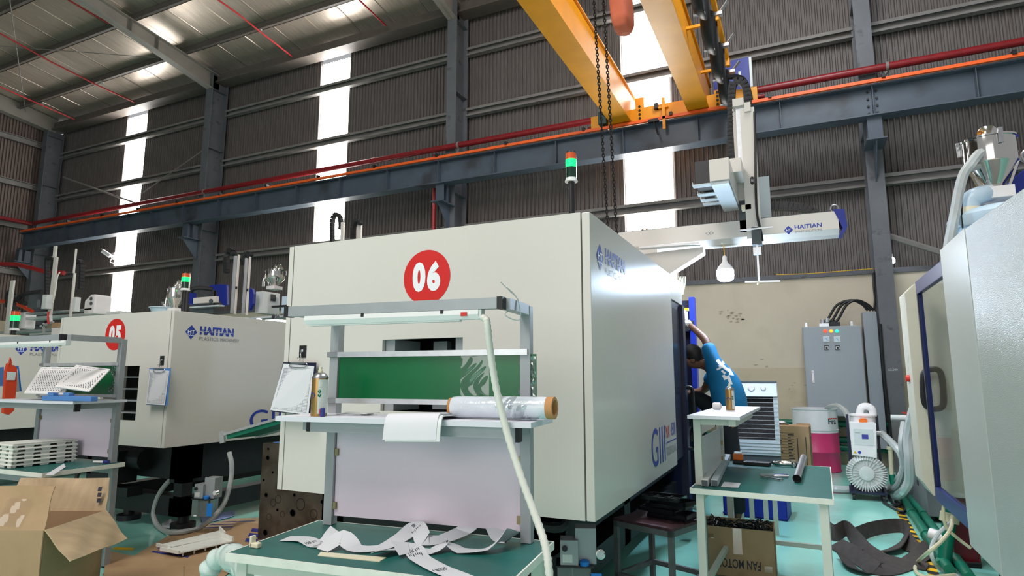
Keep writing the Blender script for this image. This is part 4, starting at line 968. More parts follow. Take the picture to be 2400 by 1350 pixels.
# ---- things on the side bench
def sp(x, y, dz=0.0): return at(x, y, Z=0.752) + Vector((0, 0, dz))
for k, (a, b, lab) in enumerate([(sp(1652, 1140), sp(1697, 1078), 'white square tube bar lying against the panel of the tool bench'), (sp(1675, 1140), sp(1706, 1076), 'pale grey square bar, nearer the middle, lying on the tool bench')]):
    t = Thing('square_bar', lab, 'bar', a)
    t.part('bar', MB().bar(a + Vector((0, 0, .02)), b + Vector((0, 0, .02)), 0.04, 0.038), M['white_plastic' if k == 0 else 'silver_paint'], bevel=0.003)
    e = (a - b).normalized()
    t.part('end_plug', MB().bar(a + Vector((0, 0, .02)) + e * 0.001, a + Vector((0, 0, .02)) + e * 0.008, 0.034, 0.032), M['slate'])
p = sp(1731, 1085)
oc = Thing('orange_plug', 'small orange and black plug block at the back of the tool bench', 'plug', p)
oc.part('base', MB().box(-0.04, 0.04, -0.035, 0.035, 0, 0.025), M['black_plastic'], world=False, bevel=0.003)
oc.part('shell', MB().box(-0.035, 0.035, -0.03, 0.03, 0.025, 0.068), M['amber'], world=False, bevel=0.006)
oc.part('top', MB().box(-0.028, 0.028, -0.025, 0.025, 0.068, 0.082), M['white_plastic'], world=False, bevel=0.004)
oc.part('lead', MB().tube(smooth_path([(0.04, 0, 0.012), (0.1, -0.01, 0.012), (0.13, 0.03, 0.02)], 4), 0.008, 6), M['cable'], world=False, smooth=True)
p = sp(1775, 1090)
tb = Thing('black_case', 'flat black case lying at the back of the tool bench', 'case', p, R(-8))
tb.part('body', MB().box(-0.09, 0.09, -0.045, 0.045, 0, 0.025), M['black_plastic'], world=False, bevel=0.004)
tb.part('lid_seam', MB().box(-0.091, 0.091, -0.046, 0.046, 0.012, 0.014), M['hole'], world=False)
p = sp(1843, 1092)
sk = Thing('shackle', 'steel bow shackle lying on the tool bench', 'shackle', p, R(5))
bow = [(0.05, 0.035, 0.018), (-0.02, 0.04, 0.018), (-0.07, 0.025, 0.018), (-0.085, 0.0, 0.018), (-0.07, -0.025, 0.018), (-0.02, -0.04, 0.018), (0.05, -0.035, 0.018)]
sk.part('bow', MB().tube(smooth_path(bow, 5), 0.014, 10), M['chrome'], world=False, smooth=True)
for ey in (0.035, -0.035): sk.part('eye', MB().cyl((0.05, ey, 0), (0.05, ey, 0.036), 0.022, n=12), M['chrome'], world=False, smooth=True)
sk.part('pin', MB().cyl((0.05, -0.07, 0.018), (0.05, 0.06, 0.018), 0.011, n=10).box(0.07, 0.12, -0.012, 0.014, 0.008, 0.03), M['steel'], world=False, smooth=True)
a, b = sp(1868, 1131, .024), sp(1884, 1079, .024)
pt = Thing('steel_tube', 'length of steel tube lying on the tool bench', 'tube', a - Vector((0, 0, .024)))
pt.part('tube', MB().tube([a, b], 0.024, 20, caps=False).tube([a, b], 0.02, 20, caps=False), M['steel'], smooth=True)
pt.part('bore', MB().tube([a.lerp(b, .04), a.lerp(b, .05)], 0.0205, 18), M['hole'])
p = sp(1812, 1118, .01)
pl = Thing('pliers', 'pliers with blue grips lying on the tool bench', 'pliers', p, R(20))
pl.part('handle', MB().tube(smooth_path([(-0.005, 0.004, 0), (0.03, 0.014, 0), (0.1, 0.02, 0)], 4), 0.008, 7), M['ink_blue'], world=False, smooth=True)
pl.part('handle', MB().tube(smooth_path([(-0.005, -0.004, 0), (0.03, -0.016, 0), (0.09, -0.024, 0)], 4), 0.008, 7), M['steel'], world=False, smooth=True)
pl.part('jaw', MB().prism([(-0.01, -0.014), (0.01, -0.014), (0.01, 0.014), (-0.01, 0.014), (-0.085, 0.004), (-0.085, -0.004)], -0.006, 0.008, 'Z'), M['steel'], world=False)
p = sp(1803, 1122, .008)
sn = Thing('small_spanner', 'short steel spanner crossing the pliers on the tool bench', 'spanner', p, R(-35))
sn.part('shaft', MB().bar((-0.06, 0, 0), (0.07, 0, 0), 0.014, 0.006), M['steel'], world=False)
sn.part('head', MB().prism([(0.06, -0.014), (0.09, -0.02), (0.085, -0.005), (0.075, 0), (0.085, 0.005), (0.09, 0.02), (0.06, 0.014)], -0.004, 0.004, 'Z'), M['steel'], world=False)
q = [sp(1690, 1141), sp(1731, 1143), sp(1736, 1133), sp(1697, 1130)]
kc = Thing('paper_card', 'white paper card lying at the front of the tool bench', 'card', q[0])
kc.part('card', slab([a_ + Vector((0, 0, .002)) for a_ in q], 0.002), M['paper'])
kc.part('mark', scribble([a_ + Vector((0, 0, .002)) for a_ in q], [(0.6, 0.4, 0.6, 0.1)], rnd), M['ink'])
# ------------------------------------------------------------------ overhead crane
CR = Thing('overhead_crane', 'yellow double girder overhead crane under the roof', 'crane', (-2.0, 10.5, 5.93))
def girder(x0, x1, lab):
    g = CR.part('girder', MB().box(x0 + 0.01, x1 - 0.01, 3.0, 10.95, 5.98, 6.56).box(x0 - 0.02, x1 + 0.02, 3.0, 10.95, 6.56, 6.58), M['yellow'], label=lab)
    CR.part('bottom_plate', MB().box(x0 - 0.02, x1 + 0.02, 3.0, 10.62, 5.96, 5.98), M['yellow'], g)
    return g
g1 = girder(-2.86, -2.53, 'left yellow girder'); g2 = girder(-1.5, -1.185, 'right yellow girder')
CR.part('rail_stop', MB().box(-2.5, -2.34, 10.7, 10.72, 6.28, 6.52), M['yellow'], g1)
et = CR.part('end_truck', MB().box(-3.28, -0.39, 10.44, 10.64, 5.95, 6.2), M['yellow'], bevel=0.004)
CR.part('truck_wheel', MB().cyl((-3.05, 10.5, 5.99), (-3.05, 10.6, 5.99), 0.085, n=18).cyl((-0.65, 10.5, 5.99), (-0.65, 10.6, 5.99), 0.085, n=18), M['steel'], et, smooth=True)
for xx in (-2.36, -1.02):
    CR.part('splice_plate', MB().box(xx - 0.05, xx + 0.05, 10.43, 10.44, 5.96, 6.26), M['yellow'], et)
    bl = mesh_of('bolt', MB().cyl((0, 0, 0), (0, -0.02, 0), 0.022, n=6), M['black'])
    CR.copies('bolt', bl, [((xx, 10.43, 6.0 + 0.073 * k), None) for k in range(4)], et)
CR.part('drive_motor', MB().cyl((-3.0, 10.3, 6.12), (-2.85, 10.42, 6.28), 0.085, n=14).box(-3.1, -2.95, 10.3, 10.44, 5.97, 6.2), M['teal_motor'], smooth=True)
CR.part('buffer', MB().cyl((-3.36, 10.54, 6.02), (-3.28, 10.54, 6.02), 0.035).cyl((-0.39, 10.54, 6.05), (-0.28, 10.54, 6.05), 0.035), M['red_pipe'], et)
cbx = CR.part('control_cabinet', MB().box(-1.1, -0.5, 10.66, 10.95, 6.25, 6.86), M['blue'], bevel=0.006)
CR.part('cabinet_lid', MB().box(-0.5, -0.46, 10.64, 10.96, 6.3, 6.84), M['grey_white'], cbx)
CR.part('cabinet_lock', MB().box(-0.68, -0.64, 10.645, 10.66, 6.5, 6.62), M['grey_white'], cbx)
CR.part('limit_post', MB().box(-1.95, -1.9, 10.36, 10.4, 5.7, 6.28).box(-2.05, -1.85, 10.38, 10.43, 6.1, 6.13), M['yellow'], et)
CR.part('limit_switch', MB().box(-2.09, -2.02, 10.36, 10.43, 6.1, 6.2), M['black_plastic'], et)
CR.part('collector_arm', MB().box(-2.2, -2.02, 10.34, 10.42, 5.86, 5.91).bar((-2.1, 10.36, 5.88), (-2.03, 10.34, 5.6), 0.03, 0.02), M['black_plastic'], et)
# festoon line on the right girder
fr_ = CR.part('festoon_rail', MB().box(-0.82, -0.76, 3.0, 10.1, 6.46, 6.56), M['yellow'])
for yy in (4.2, 5.6, 7.0, 8.4, 9.8):
    CR.part('rail_bracket', MB().box(-1.2, -0.82, yy - 0.02, yy + 0.02, 6.3, 6.34), M['yellow'], fr_)
    CR.part('rail_hanger', MB().box(-0.83, -0.75, yy - 0.02, yy + 0.02, 6.34, 6.46), M['yellow'], fr_)
ys = [10.2, 9.3, 8.4, 7.5, 6.6, 5.7]
for k in range(5):
    a, b = Vector((-0.82, ys[k], 6.45)), Vector((-0.82, ys[k + 1], 6.45))
    pts = []
    for i in range(13):
        t = i / 12; s = math.sin(math.pi * t)
        sq = 0.5 - 0.5 * math.cos(math.pi * t)
        pts.append(Vector((-0.85, a.y + (b.y - a.y) * (0.12 + 0.76 * sq), 6.43 - 0.74 * s ** 0.55)))
    cb = CR.part('festoon_cable', MB().tube(pts, 0.085, 10, flat=0.3), M['cable'], fr_, smooth=True)
    CR.part('cable_tie', MB().tube([pts[6] + Vector((-.07, .03, 0)), pts[6] + Vector((.07, .03, 0))], 0.02, 6), M['steel'], cb)
    CR.part('cable_trolley', MB().box(-0.9, -0.7, a.y - 0.04, a.y + 0.04, 6.4, 6.45).bar((-0.74, a.y, 6.44), (-0.62, a.y - 0.05, 6.56), 0.05, 0.015), M['alu_bright'], fr_)
CR.part('feed_cable', MB().tube(smooth_path([(-0.85, 10.1, 6.3), (-0.7, 10.2, 6.32), (-0.58, 10.3, 6.28), (-0.52, 10.35, 6.1), (-0.5, 10.38, 5.95)], 5), 0.045, 8), M['cable'], smooth=True)

# ---- chain hoist: two chains and a canvas chain bag
CH = Thing('chain_hoist', 'chain hoist with two dark chains and an orange canvas chain bag', 'chain hoist', (-1.62, 5.5, 2.6))
def link_mb(pitch, r):
    p = []
    for k in range(13):
        a = 2 * math.pi * k / 12; p.append((math.cos(a) * pitch * 0.36, 0, math.sin(a) * pitch * 0.62 + 0))
    return MB().tube(p, r, 6, caps=False)
pit = 0.031
lm = mesh_of('chain_link', link_mb(pit, 0.0062), M['chain'], smooth=True)
for top, bot, nm in ((at(1391, -12, Y=5.5), at(1425, 540, Y=5.5), 'a'), (at(1414, -12, Y=5.5), at(1446, 560, Y=5.5), 'b')):
    L = (top - bot).length; n = int(L / pit); pl_ = []
    for i in range(n):
        p = bot.lerp(top, i / n); pl_.append((p, Matrix.Rotation(R(25 + (90 if i % 2 else 0)), 3, 'Z')))
    CH.copies('chain_link', lm, pl_)
bgc = at(1452, 0, Y=5.6)
def bagf(u, v):
    a = 2 * math.pi * u; prof = [(0.0, 0.0), (0.7, 0.02), (0.95, 0.09), (1.0, 0.25), (1.0, 0.6), (0.98, 1.0)]
    t = v * 5; k = min(4, int(t)); r = prof[k][0] + (prof[k + 1][0] - prof[k][0]) * (t - k); z = prof[k][1] + (prof[k + 1][1] - prof[k][1]) * (t - k)
    w = 1 + 0.05 * math.sin(5 * a + 6 * z)
    c, s = math.cos(a), math.sin(a); c = math.copysign(abs(c) ** 0.7, c); s = math.copysign(abs(s) ** 0.7, s)
    return (bgc.x + 0.105 * r * w * c + 0.05 * (z - 1) * -0.6, bgc.y + 0.16 * r * w * s, bgc.z - 0.36 + 0.95 * z)
CH.part('chain_bag', MB().grid(bagf, 26, 18), M['bag'], smooth=True, label='orange canvas chain bag')
CH.part('bag_strap', MB().tube(smooth_path([at(1395, 18, Y=5.45), at(1400, 26, Y=5.45), at(1412, 24, Y=5.45), at(1420, 14, Y=5.5)], 4), 0.006, 6), M['cable'], smooth=True)
CH.part('hoist_body', MB().box(-1.95, -1.15, 5.3, 5.8, 5.5, 5.9).cyl((-2.2, 5.55, 5.7), (-1.95, 5.55, 5.7), 0.14), M['bag'], bevel=0.01)

# ------------------------------------------------------------------ chrome hoppers
def hopper(label, p, r, h, arms=True, base='white_plastic'):
    t = Thing('hopper_loader', label, 'hopper', p)
    t.part('foot', MB().box(-r * 0.6, r * 0.6, -r * 0.6, r * 0.6, 0, h * 0.16), M[base], world=False, bevel=0.004)
    b = t.part('body', MB().lathe([(r * 0.35, h * 0.16), (r * 0.4, h * 0.22), (r * 0.98, h * 0.5), (r, h * 0.52), (r, h * 0.85), (r * 1.06, h * 0.855), (r * 1.06, h * 0.88), (r * 0.95, h * 0.89), (r * 0.5, h * 0.92), (0.001, h * 0.92)], n=28), M['chrome'], world=False, smooth=True)
    t.part('lid_cap', MB().lathe([(r * 0.42, h * 0.9), (r * 0.42, h * 1.0), (r * 0.3, h * 1.06), (r * 0.1, h * 1.08)], n=16), M['chrome'], b, world=False, smooth=True)
    for k in range(3):
        a = R(40 + 120 * k); c, s = math.cos(a), math.sin(a)
        t.part('clamp', MB().bar((c * r * 1.08, s * r * 1.08, h * 0.72), (c * r * 1.1, s * r * 1.1, h * 0.93), r * 0.16, r * 0.12), M['steel'], b, world=False)
    for k in (0, 1):
        a = R(200 + 140 * k); c, s = math.cos(a), math.sin(a)
        t.part('brace_leg', MB().bar((c * r * 0.95, s * r * 0.95, h * 0.5), (c * r * 0.5, s * r * 0.5, h * 0.12), r * 0.14, r * 0.1), M['chrome'], b, world=False)
    if arms:
        t.part('inlet_pipe', MB().tube(smooth_path([(-r * 0.9, 0, h * 0.72), (-r * 1.35, 0, h * 0.68), (-r * 1.6, -0.01, h * 0.5), (-r * 1.62, -0.01, h * 0.2)], 5), r * 0.2, 10), M['chrome'], world=False, smooth=True)
        t.part('elbow', MB().tube(smooth_path([(r * 0.1, 0, h * 0.95), (r * 0.2, 0, h * 1.15), (r * 0.7, 0, h * 1.12), (r * 1.15, 0, h * 0.9)], 5), r * 0.17, 10), M['chrome'], world=False, smooth=True)
    return t
def on(x, y, Y, z):
    p = at(x, y, Y=Y); return Vector((p.x, p.y, z))
hopper('small chrome hopper loader standing on the 05 machine beside its signal tower', at(409, 733, Y=4.9), 0.095, 0.33)
bk = at(383, 738, Y=4.9)
pb = Thing('plastic_basin', 'pale blue plastic basin beside the small hopper on the 05 machine', 'basin', bk)
pb.part('basin', MB().lathe([(0.12, 0), (0.15, 0.075), (0.165, 0.08), (0.165, 0.088)], n=24), M['pale_blue'], world=False, smooth=True)
pb.part('cup', MB().lathe([(0.03, 0.09), (0.055, 0.15), (0.06, 0.16)], (-0.02, 0.04, 0), 14), M['clear_plastic'], world=False, smooth=True)
hopper('chrome hopper loader on the grey box robot behind the 05 machine', at(643, 679, Y=6.4), 0.13, 0.3)
hopper('chrome hopper loader behind the top edge of the 06 machine, by the robot beam', Vector((at(1502, 556, Y=7.6).x, 7.6, 2.83)), 0.13, 0.36)
H7 = hopper('large chrome hopper loader above the right hand machine', at(2332, 470, Y=6.2), 0.19, 0.6, arms=False)
# dryer drum and pipes under the large hopper
pd = at(2345, 500, Y=6.2)
dr = Thing('resin_dryer', 'pale blue resin dryer with wide elbow duct on the right hand machine', 'dryer', (pd.x, pd.y, 1.88))
dr.part('drum', MB().lathe([(0.3, 1.9), (0.3, pd.z - 0.05)], (pd.x, pd.y, 0), 28), M['pale_blue'], smooth=True)
dr.part('flange', MB().lathe([(0.36, pd.z - 0.12), (0.37, pd.z - 0.1), (0.37, pd.z - 0.03), (0.33, pd.z), (0.3, pd.z + 0.02), (0.2, pd.z + 0.05)], (pd.x, pd.y, 0), 28), M['pale_blue'], smooth=True)
el = smooth_path([at(2275, 545, Y=6.1), at(2273, 490, Y=6.1), at(2277, 468, Y=6.1), at(2295, 458, Y=6.1), at(2320, 452, Y=6.2)], 5)
dr.part('elbow_duct', MB().tube(el, 0.075, 14), M['pale_blue'], smooth=True)
dr.part('duct_sleeve', MB().tube([at(2275, 530, Y=6.1), at(2274, 488, Y=6.1)], 0.083, 14).tube([at(2279, 452, Y=6.1), at(2284, 470, Y=6.1)], 0.03, 8), M['ivory'], smooth=True)
dr.part('black_wire', MB().tube(smooth_path([at(2256, 535, Y=6.0), at(2254, 480, Y=6.0), at(2254, 455, Y=6.0)], 3), 0.006, 5), M['cable'])
bb = at(2390, 430, Y=6.6)
bx7 = Thing('blue_housing', 'dark blue housing with lifting ring at the right edge above the machine', 'housing', bb)
bx7.part('body', MB().prism([(-0.1, -0.4), (0.6, -0.4), (0.6, 0.2), (0.12, 0.18), (-0.1, 0.0)], -0.15, 0.3), M['blue'], world=False, bevel=0.01)
bx7.part('lifting_ring', MB().tube([(0.1 + 0.05 * math.cos(R(a)), 0.05, 0.25 + 0.06 * math.sin(R(a))) for a in range(0, 361, 30)], 0.014, 8, caps=False), M['steel'], world=False, smooth=True)
def hose(label, pts, r, m, name='hose', n=8, cat='hose'):
    return single(name, MB().tube(smooth_path(pts, 6), r, n), M[m], label, cat, smooth=True, origin=tuple(pts[-1]))
hose('clear ribbed hose arching from the large hopper down behind the right machine', [at(2318, 356, Y=6.1), at(2296, 360, Y=6.05), at(2275, 385, Y=6.0), at(2258, 410, Y=6.0), at(2247, 450, Y=6.0), at(2238, 500, Y=6.0), at(2226, 560, Y=6.0), at(2215, 620, Y=6.0), (0.98, 6.05, 1.75)], 0.04, 'clear_hose')
hose('thin grey pipe joining the large hopper to the clear hose', [at(2262, 400, Y=6.0), at(2285, 393, Y=6.05), at(2312, 383, Y=6.15)], 0.025, 'grey_hose', 'inlet_pipe', cat='pipe')

# ------------------------------------------------------------------ robot over machine 06
RY = 6.5
RB = Thing('gantry_robot', 'cream gantry robot arm reaching over the 06 machine towards the cabinet', 'robot', (-1.5, RY, 2.2))
bz0, bz1 = 2.735, 2.955
bm_ = RB.part('traverse_beam', MB().prism([(RY - 0.1, bz0 + 0.05), (RY - 0.05, bz0), (RY + 0.12, bz0), (RY + 0.12, bz1), (RY - 0.1, bz1)], -1.8, 0.4, 'X'), M['cream'])
RB.part('beam_top_strip', MB().box(-1.78, 0.38, RY - 0.02, RY + 0.13, bz1, bz1 + 0.025), M['slate'], bm_)
RB.part('beam_end_cover', MB().prism([(0.36, bz1 + 0.02), (0.455, bz1 + 0.01), (0.47, bz0 + 0.06), (0.43, bz0 - 0.005), (0.4, bz0 - 0.005), (0.43, bz0 + 0.05)], RY - 0.105, RY + 0.125), M['blue'], bm_)
RB.part('lifting_ring', MB().tube([(0.38 + 0.035 * math.cos(R(a)), RY, bz1 + 0.05 + 0.035 * math.sin(R(a))) for a in range(0, 361, 30)], 0.008, 8, caps=False), M['steel'], bm_, smooth=True)
q0 = at(1838, 545, Y=RY - 0.1); s = 0.085
dia = [(0, 0), (0.16 * s, -0.2 * s), (0.46 * s, -0.5 * s), (0.76 * s, -0.2 * s), (0.92 * s, 0), (0.76 * s, 0.2 * s), (0.46 * s, 0.5 * s), (0.16 * s, 0.2 * s)]
o_ = Vector((q0.x, RY - 0.1, q0.z + 0.02)); X_, Z_ = Vector((1, 0, 0)), Vector((0, 0, 1))
em = RB.part('emblem', poly_mb(dia, o_, X_, Z_, 0.0015), M['decal_blue'], bm_)
RB.part('emblem_letters', text_mb('HT', o_ + X_ * 0.018 - Z_ * 0.014, X_, Z_, 0.042, 0.026, 0.02, depth=0.003), M['decal_white'], em)
RB.part('name_lettering', text_mb('HAITIAN', o_ + X_ * 0.095 + Z_ * 0.002, X_, Z_, 0.235, 0.042, 0.02, depth=0.0015), M['decal_blue'], bm_)
RB.part('second_lettering', text_mb('SMART SOLUTIONS', o_ + X_ * 0.095 - Z_ * 0.036, X_, Z_, 0.235, 0.022, depth=0.0015), M['decal_grey'], bm_)
xd = at(1663, 547, Y=RY - 0.1)
RB.part('axis_sign', text_mb('<X>', Vector((xd.x - 0.04, RY - 0.1, xd.z - 0.02)), X_, Z_, 0.08, 0.04, depth=0.0015), M['decal_grey'], bm_)
RB.part('base_riser', MB().box(-1.7, -1.3, RY - 0.15, RY + 0.2, 2.1, bz0), M['cream'])
gs = [at(1470, 600, Y=6.2), at(1648, 578, Y=6.2), at(1648, 592, Y=6.2), at(1572, 640, Y=6.2), at(1480, 690, Y=6.2)]
RB.part('gusset', MB().prism([(p.x, p.z) for p in gs], 6.2, 6.36), M['cream'], bevel=0.004)
RB.part('gusset_tray', MB().bar(at(1500, 582, Y=6.15), at(1640, 571, Y=6.15), 0.1, 0.02), M['white_plastic'])
def rbx(name, x0, y0, x1, y1, Y0, Y1, m, under=None, bevel=0.0):
    """box whose front face covers the given photo rectangle at depth Y0"""
    a, b = at(x0, y1, Y=Y0), at(x1, y0, Y=Y0)
    return RB.part(name, MB().box(min(a.x, b.x), max(a.x, b.x), Y0, Y1, min(a.z, b.z), max(a.z, b.z)), M[m], under, bevel=bevel)
ka = RB.part('kick_arm', MB().box(-0.64, -0.47, 5.5, 6.55, 3.12, 3.32), M['cream'], bevel=0.006)
RB.part('lit_underside', MB().box(-0.63, -0.48, 5.52, 6.5, 3.09, 3.119), M['silver_paint'], ka)  # blue light on the underside is put into this plate's cooler colour
for yy in (5.55, 5.85, 6.05, 6.2):
    RB.part('cable_plate', MB().box(-0.8, -0.64, yy, yy + 0.09, 3.115, 3.125).box(-0.8, -0.795, yy, yy + 0.09, 3.125, 3.15), M['silver_paint'], ka)
RB.part('valve_block', MB().box(-0.78, -0.65, 5.62, 5.85, 3.14, 3.36).box(-0.76, -0.66, 5.95, 6.1, 3.13, 3.2), M['black_plastic'], ka)
RB.part('arm_cover', MB().box(-0.74, -0.4, 5.95, 6.4, 3.32, 3.46), M['cream'], ka, bevel=0.004)
ca = rbx('carriage', 1726, 380, 1760, 470, 6.35, 6.55, 'cream', bevel=0.004)
rbx('carriage_plate', 1776, 412, 1802, 520, 6.66, 6.72, 'silver_paint', ca)
rbx('motor_box', 1708, 384, 1726, 420, 6.4, 6.55, 'slate', ca)
rbx('carriage_foot', 1735, 470, 1756, 545, 6.4, 6.58, 'slate', ca)
rbx('brass_block', 1738, 478, 1760, 492, 6.3, 6.38, 'ivory', ca)
va = rbx('vertical_arm', 1751, 250, 1767, 560, 6.3, 6.35, 'cream')
rbx('arm_rail', 1733, 248, 1744, 420, 6.34, 6.4, 'alu_bright', va)
rbx('arm_rail_rear', 1724, 248, 1730, 400, 6.42, 6.46, 'cream', va)
rbx('arm_head', 1717, 228, 1742, 250, 6.3, 6.45, 'cream', va)
rbx('arm_side_head', 1745, 238, 1758, 262, 6.28, 6.44, 'cream', va)
ax_ = at(1763, 423, Y=6.299)
RB.part('axis_plate', poly_mb([(-0.017, 0.03), (0, 0.045), (0.017, 0.03), (0.017, -0.03), (0, -0.045), (-0.017, -0.03)], ax_, X_, Z_, 0.001), M['black_plastic'], va)
RB.part('axis_letter', text_mb('N', ax_ + Vector((-0.009, 0, -0.014)), X_, Z_, 0.018, 0.028, depth=0.003), M['decal_white'], va)
# flat cable chain standing beside the arm
def chain_links(t, name, pts, w, h, m, under=None, step=0.045):
    ps = smooth_path(pts, 10); acc = 0; me = mesh_of(name, MB().box(-step * 0.46, step * 0.46, -w / 2, w / 2, -h / 2, h / 2).box(-step * 0.2, step * 0.2, -w / 2 - 0.003, w / 2 + 0.003, -h * 0.3, h * 0.3), M[m])
    last = ps[0]; pl = []
    for p in ps[1:]:
        while (p - last).length >= step:
            d = (p - last).normalized(); c = last + d * step / 2
            pl.append((c, d.to_track_quat('X', 'Z').to_matrix())); last = last + d * step
    t.copies(name, me, pl, under)
chain_links(RB, 'drag_chain_link', [at(1714, 388, Y=6.45), at(1714, 300, Y=6.45), at(1716, 205, Y=6.45), at(1728, 190, Y=6.45), at(1744, 196, Y=6.45), at(1752, 225, Y=6.45), at(1752, 262, Y=6.45)], 0.055, 0.075, 'rubber')
RB.part('arm_cable', MB().tube(smooth_path([at(1768, 262, Y=6.29), at(1770, 340, Y=6.28), at(1771, 430, Y=6.28), at(1774, 500, Y=6.28), at(1784, 545, Y=6.26), at(1787, 565, Y=6.26)], 5), 0.012, 6), M['cable'], va, smooth=True)
chain_links(RB, 'drag_chain_link', [at(1804, 484, Y=6.7), at(1850, 484, Y=6.7), at(1890, 489, Y=6.7), at(1906, 497, Y=6.7), at(1914, 506, Y=6.7)], 0.07, 0.085, 'black_plastic')
RB.part('gripper_block', MB().box(*[f(at(1763, 560, Y=6.28)[0], at(1784, 535, Y=6.28)[0]) for f in (min, max)], 6.22, 6.34, *[f(at(1770, 575, Y=6.28)[2], at(1770, 535, Y=6.28)[2]) for f in (min, max)]), M['slate'])
gr_ = RB.part('gripper_rod', MB().bar(at(1772, 530, Y=6.25), at(1779, 660, Y=6.25), 0.018, 0.018), M['alu_bright'])
RB.part('cross_bar', MB().bar(at(1735, 540, Y=6.2), at(1812, 532, Y=6.2), 0.016, 0.014), M['alu_bright'], gr_)
RB.part('cross_bar', MB().bar(at(1746, 661, Y=6.25), at(1829, 659, Y=6.25), 0.016, 0.016), M['alu_bright'], gr_)
RB.part('cup_frame', MB().box(*[f(at(1766, 596, Y=6.22)[0], at(1784, 580, Y=6.22)[0]) for f in (min, max)], 6.2, 6.24, *[f(at(1770, 598, Y=6.22)[2], at(1770, 580, Y=6.22)[2]) for f in (min, max)]), M['alu_bright'], gr_)
RB.part('tip', MB().cyl(at(1777, 660, Y=6.25), at(1777.5, 668, Y=6.25), 0.012), M['ivory'], gr_)
cab = MB()
for k in range(5): cab.tube(smooth_path([at(1590 + 4 * k, 648, Y=6.6), at(1594 + 3 * k, 660, Y=6.6), at(1592 + 2 * k, 690, Y=6.6)], 3), 0.006, 5)
RB.part('wire_bundle', cab, M['beige_hose'])

# ---- bare bulb hanging from the robot beam
pb_ = at(1700, 640, Y=6.45)
BU = Thing('hanging_bulb', 'lit bulb hanging from the robot beam beside the 06 machine', 'lamp', pb_ - Vector((0, 0, 0.09)))
BU.part('diffuser', MB().lathe([(0.01, -0.085), (0.055, -0.08), (0.078, -0.06), (0.082, -0.03), (0.082, 0.03)], pb_, 22), M['bulb'], smooth=True, label='glowing white diffuser')
BU.part('neck', MB().lathe([(0.082, 0.03), (0.07, 0.06), (0.035, 0.1), (0.022, 0.13), (0.022, 0.165), (0.012, 0.18)], pb_, 22), M['white_plastic'], smooth=True)
BU.part('cord', MB().tube([pb_ + Vector((0, 0, 0.18)), pb_ + Vector((-0.005, 0.0, 0.3))], 0.004, 6), M['yellow_tape'])
BU.part('hook', MB().tube(smooth_path([pb_ + Vector((-0.02, 0, 0.3)), pb_ + Vector((0.01, 0, 0.36)), pb_ + Vector((0.04, 0, 0.39))], 4), 0.016, 8), M['white_plastic'], smooth=True)
BU.part('feed_wire', MB().tube(smooth_path([pb_ + Vector((-0.02, 0, 0.36)), pb_ + Vector((-0.2, 0.02, 0.38)), pb_ + Vector((-0.42, 0.03, 0.38))], 4), 0.004, 5), M['yellow_tape'])
p = at(2092, 610, Y=11.3)
sb = Thing('wall_bulb', 'tiny lit bulb on the far wall right of the grey column', 'lamp', p)
sb.part('bulb', MB().lathe([(0.005, -0.06), (0.035, -0.04), (0.035, 0.02), (0.015, 0.05)], p, 12), M['led'], smooth=True)
sb.part('socket', MB().cyl(p + Vector((0, 0, 0.05)), p + Vector((0, 0, 0.1)), 0.016, n=10), M['white_plastic'])
# ---- security camera by the first window
p = at(258, 603, Y=11.3)
scm = Thing('security_camera', 'white bullet security camera beside the narrow strip window', 'camera', p)
scm.part('body', MB().cyl(at(240, 588, Y=10.95), at(258, 600, Y=11.1), 0.06, n=14), M['white_plastic'], smooth=True)
scm.part('sunshade', MB().bar(at(239, 584, Y=10.95), at(258, 596, Y=11.1), 0.15, 0.015), M['white_plastic'])
scm.part('arm', MB().tube([at(256, 600, Y=11.1), at(262, 601, Y=11.25), at(266, 600, Y=11.4)], 0.03, 8).box(at(266, 600, Y=11.4).x - 0.05, at(266, 600, Y=11.4).x + 0.05, 11.38, 11.44, at(266, 600, Y=11.4).z - 0.1, at(266, 600, Y=11.4).z + 0.1), M['white_plastic'], smooth=True)
scm.part('cable', MB().tube(smooth_path([at(262, 604, Y=11.3), at(258, 614, Y=11.4), at(266, 617, Y=11.42)], 4), 0.015, 6), M['white_plastic'], smooth=True)

# ------------------------------------------------------------------ robot over machine 05
def bxp(T, name, x0, y0, x1, y1, Y0, Y1, m, under=None, bevel=0.0):
    a, b = at(x0, y1, Y=Y0), at(x1, y0, Y=Y0)
    return T.part(name, MB().box(min(a.x, b.x), max(a.x, b.x), Y0, Y1, min(a.z, b.z), max(a.z, b.z)), M[m], under, bevel=bevel)
R5 = Thing('gantry_robot', 'robot with two cream arms and blue covers on the 05 machine', 'robot', (-6.4, 5.8, 2.0))
b5 = bxp(R5, 'traverse_beam', 500, 737, 700, 752, 5.75, 5.95, 'silver_paint')
R5.part('name_lettering', text_mb('HAITIAN', at(643, 745, Y=5.745), X_, Z_, 0.24, 0.045, 0.02, depth=0.001), M['ink'], b5)
em5 = at(636, 743, Y=5.745)
R5.part('emblem', poly_mb([(0, 0), (0.03, -0.04), (0.06, 0), (0.03, 0.04)], em5, X_, Z_, 0.001), M['ink'], b5)
for (xa, ya, xb, yb, Y_) in ((549, 596, 557, 736, 5.6), (575, 601, 584, 738, 5.55)):
    v = bxp(R5, 'vertical_arm', xa, ya, xb, yb, Y_, Y_ + 0.035, 'cream', bevel=0.004)
    bxp(R5, 'arm_rail', xa - 6, ya + 4, xa - 1, yb - 2, Y_ + 0.01, Y_ + 0.04, 'alu', v)
    bxp(R5, 'axis_mark', xa + 2, ya + 75, xa + 6, ya + 82, Y_ - 0.001, Y_ + 0.01, 'black_plastic', v)
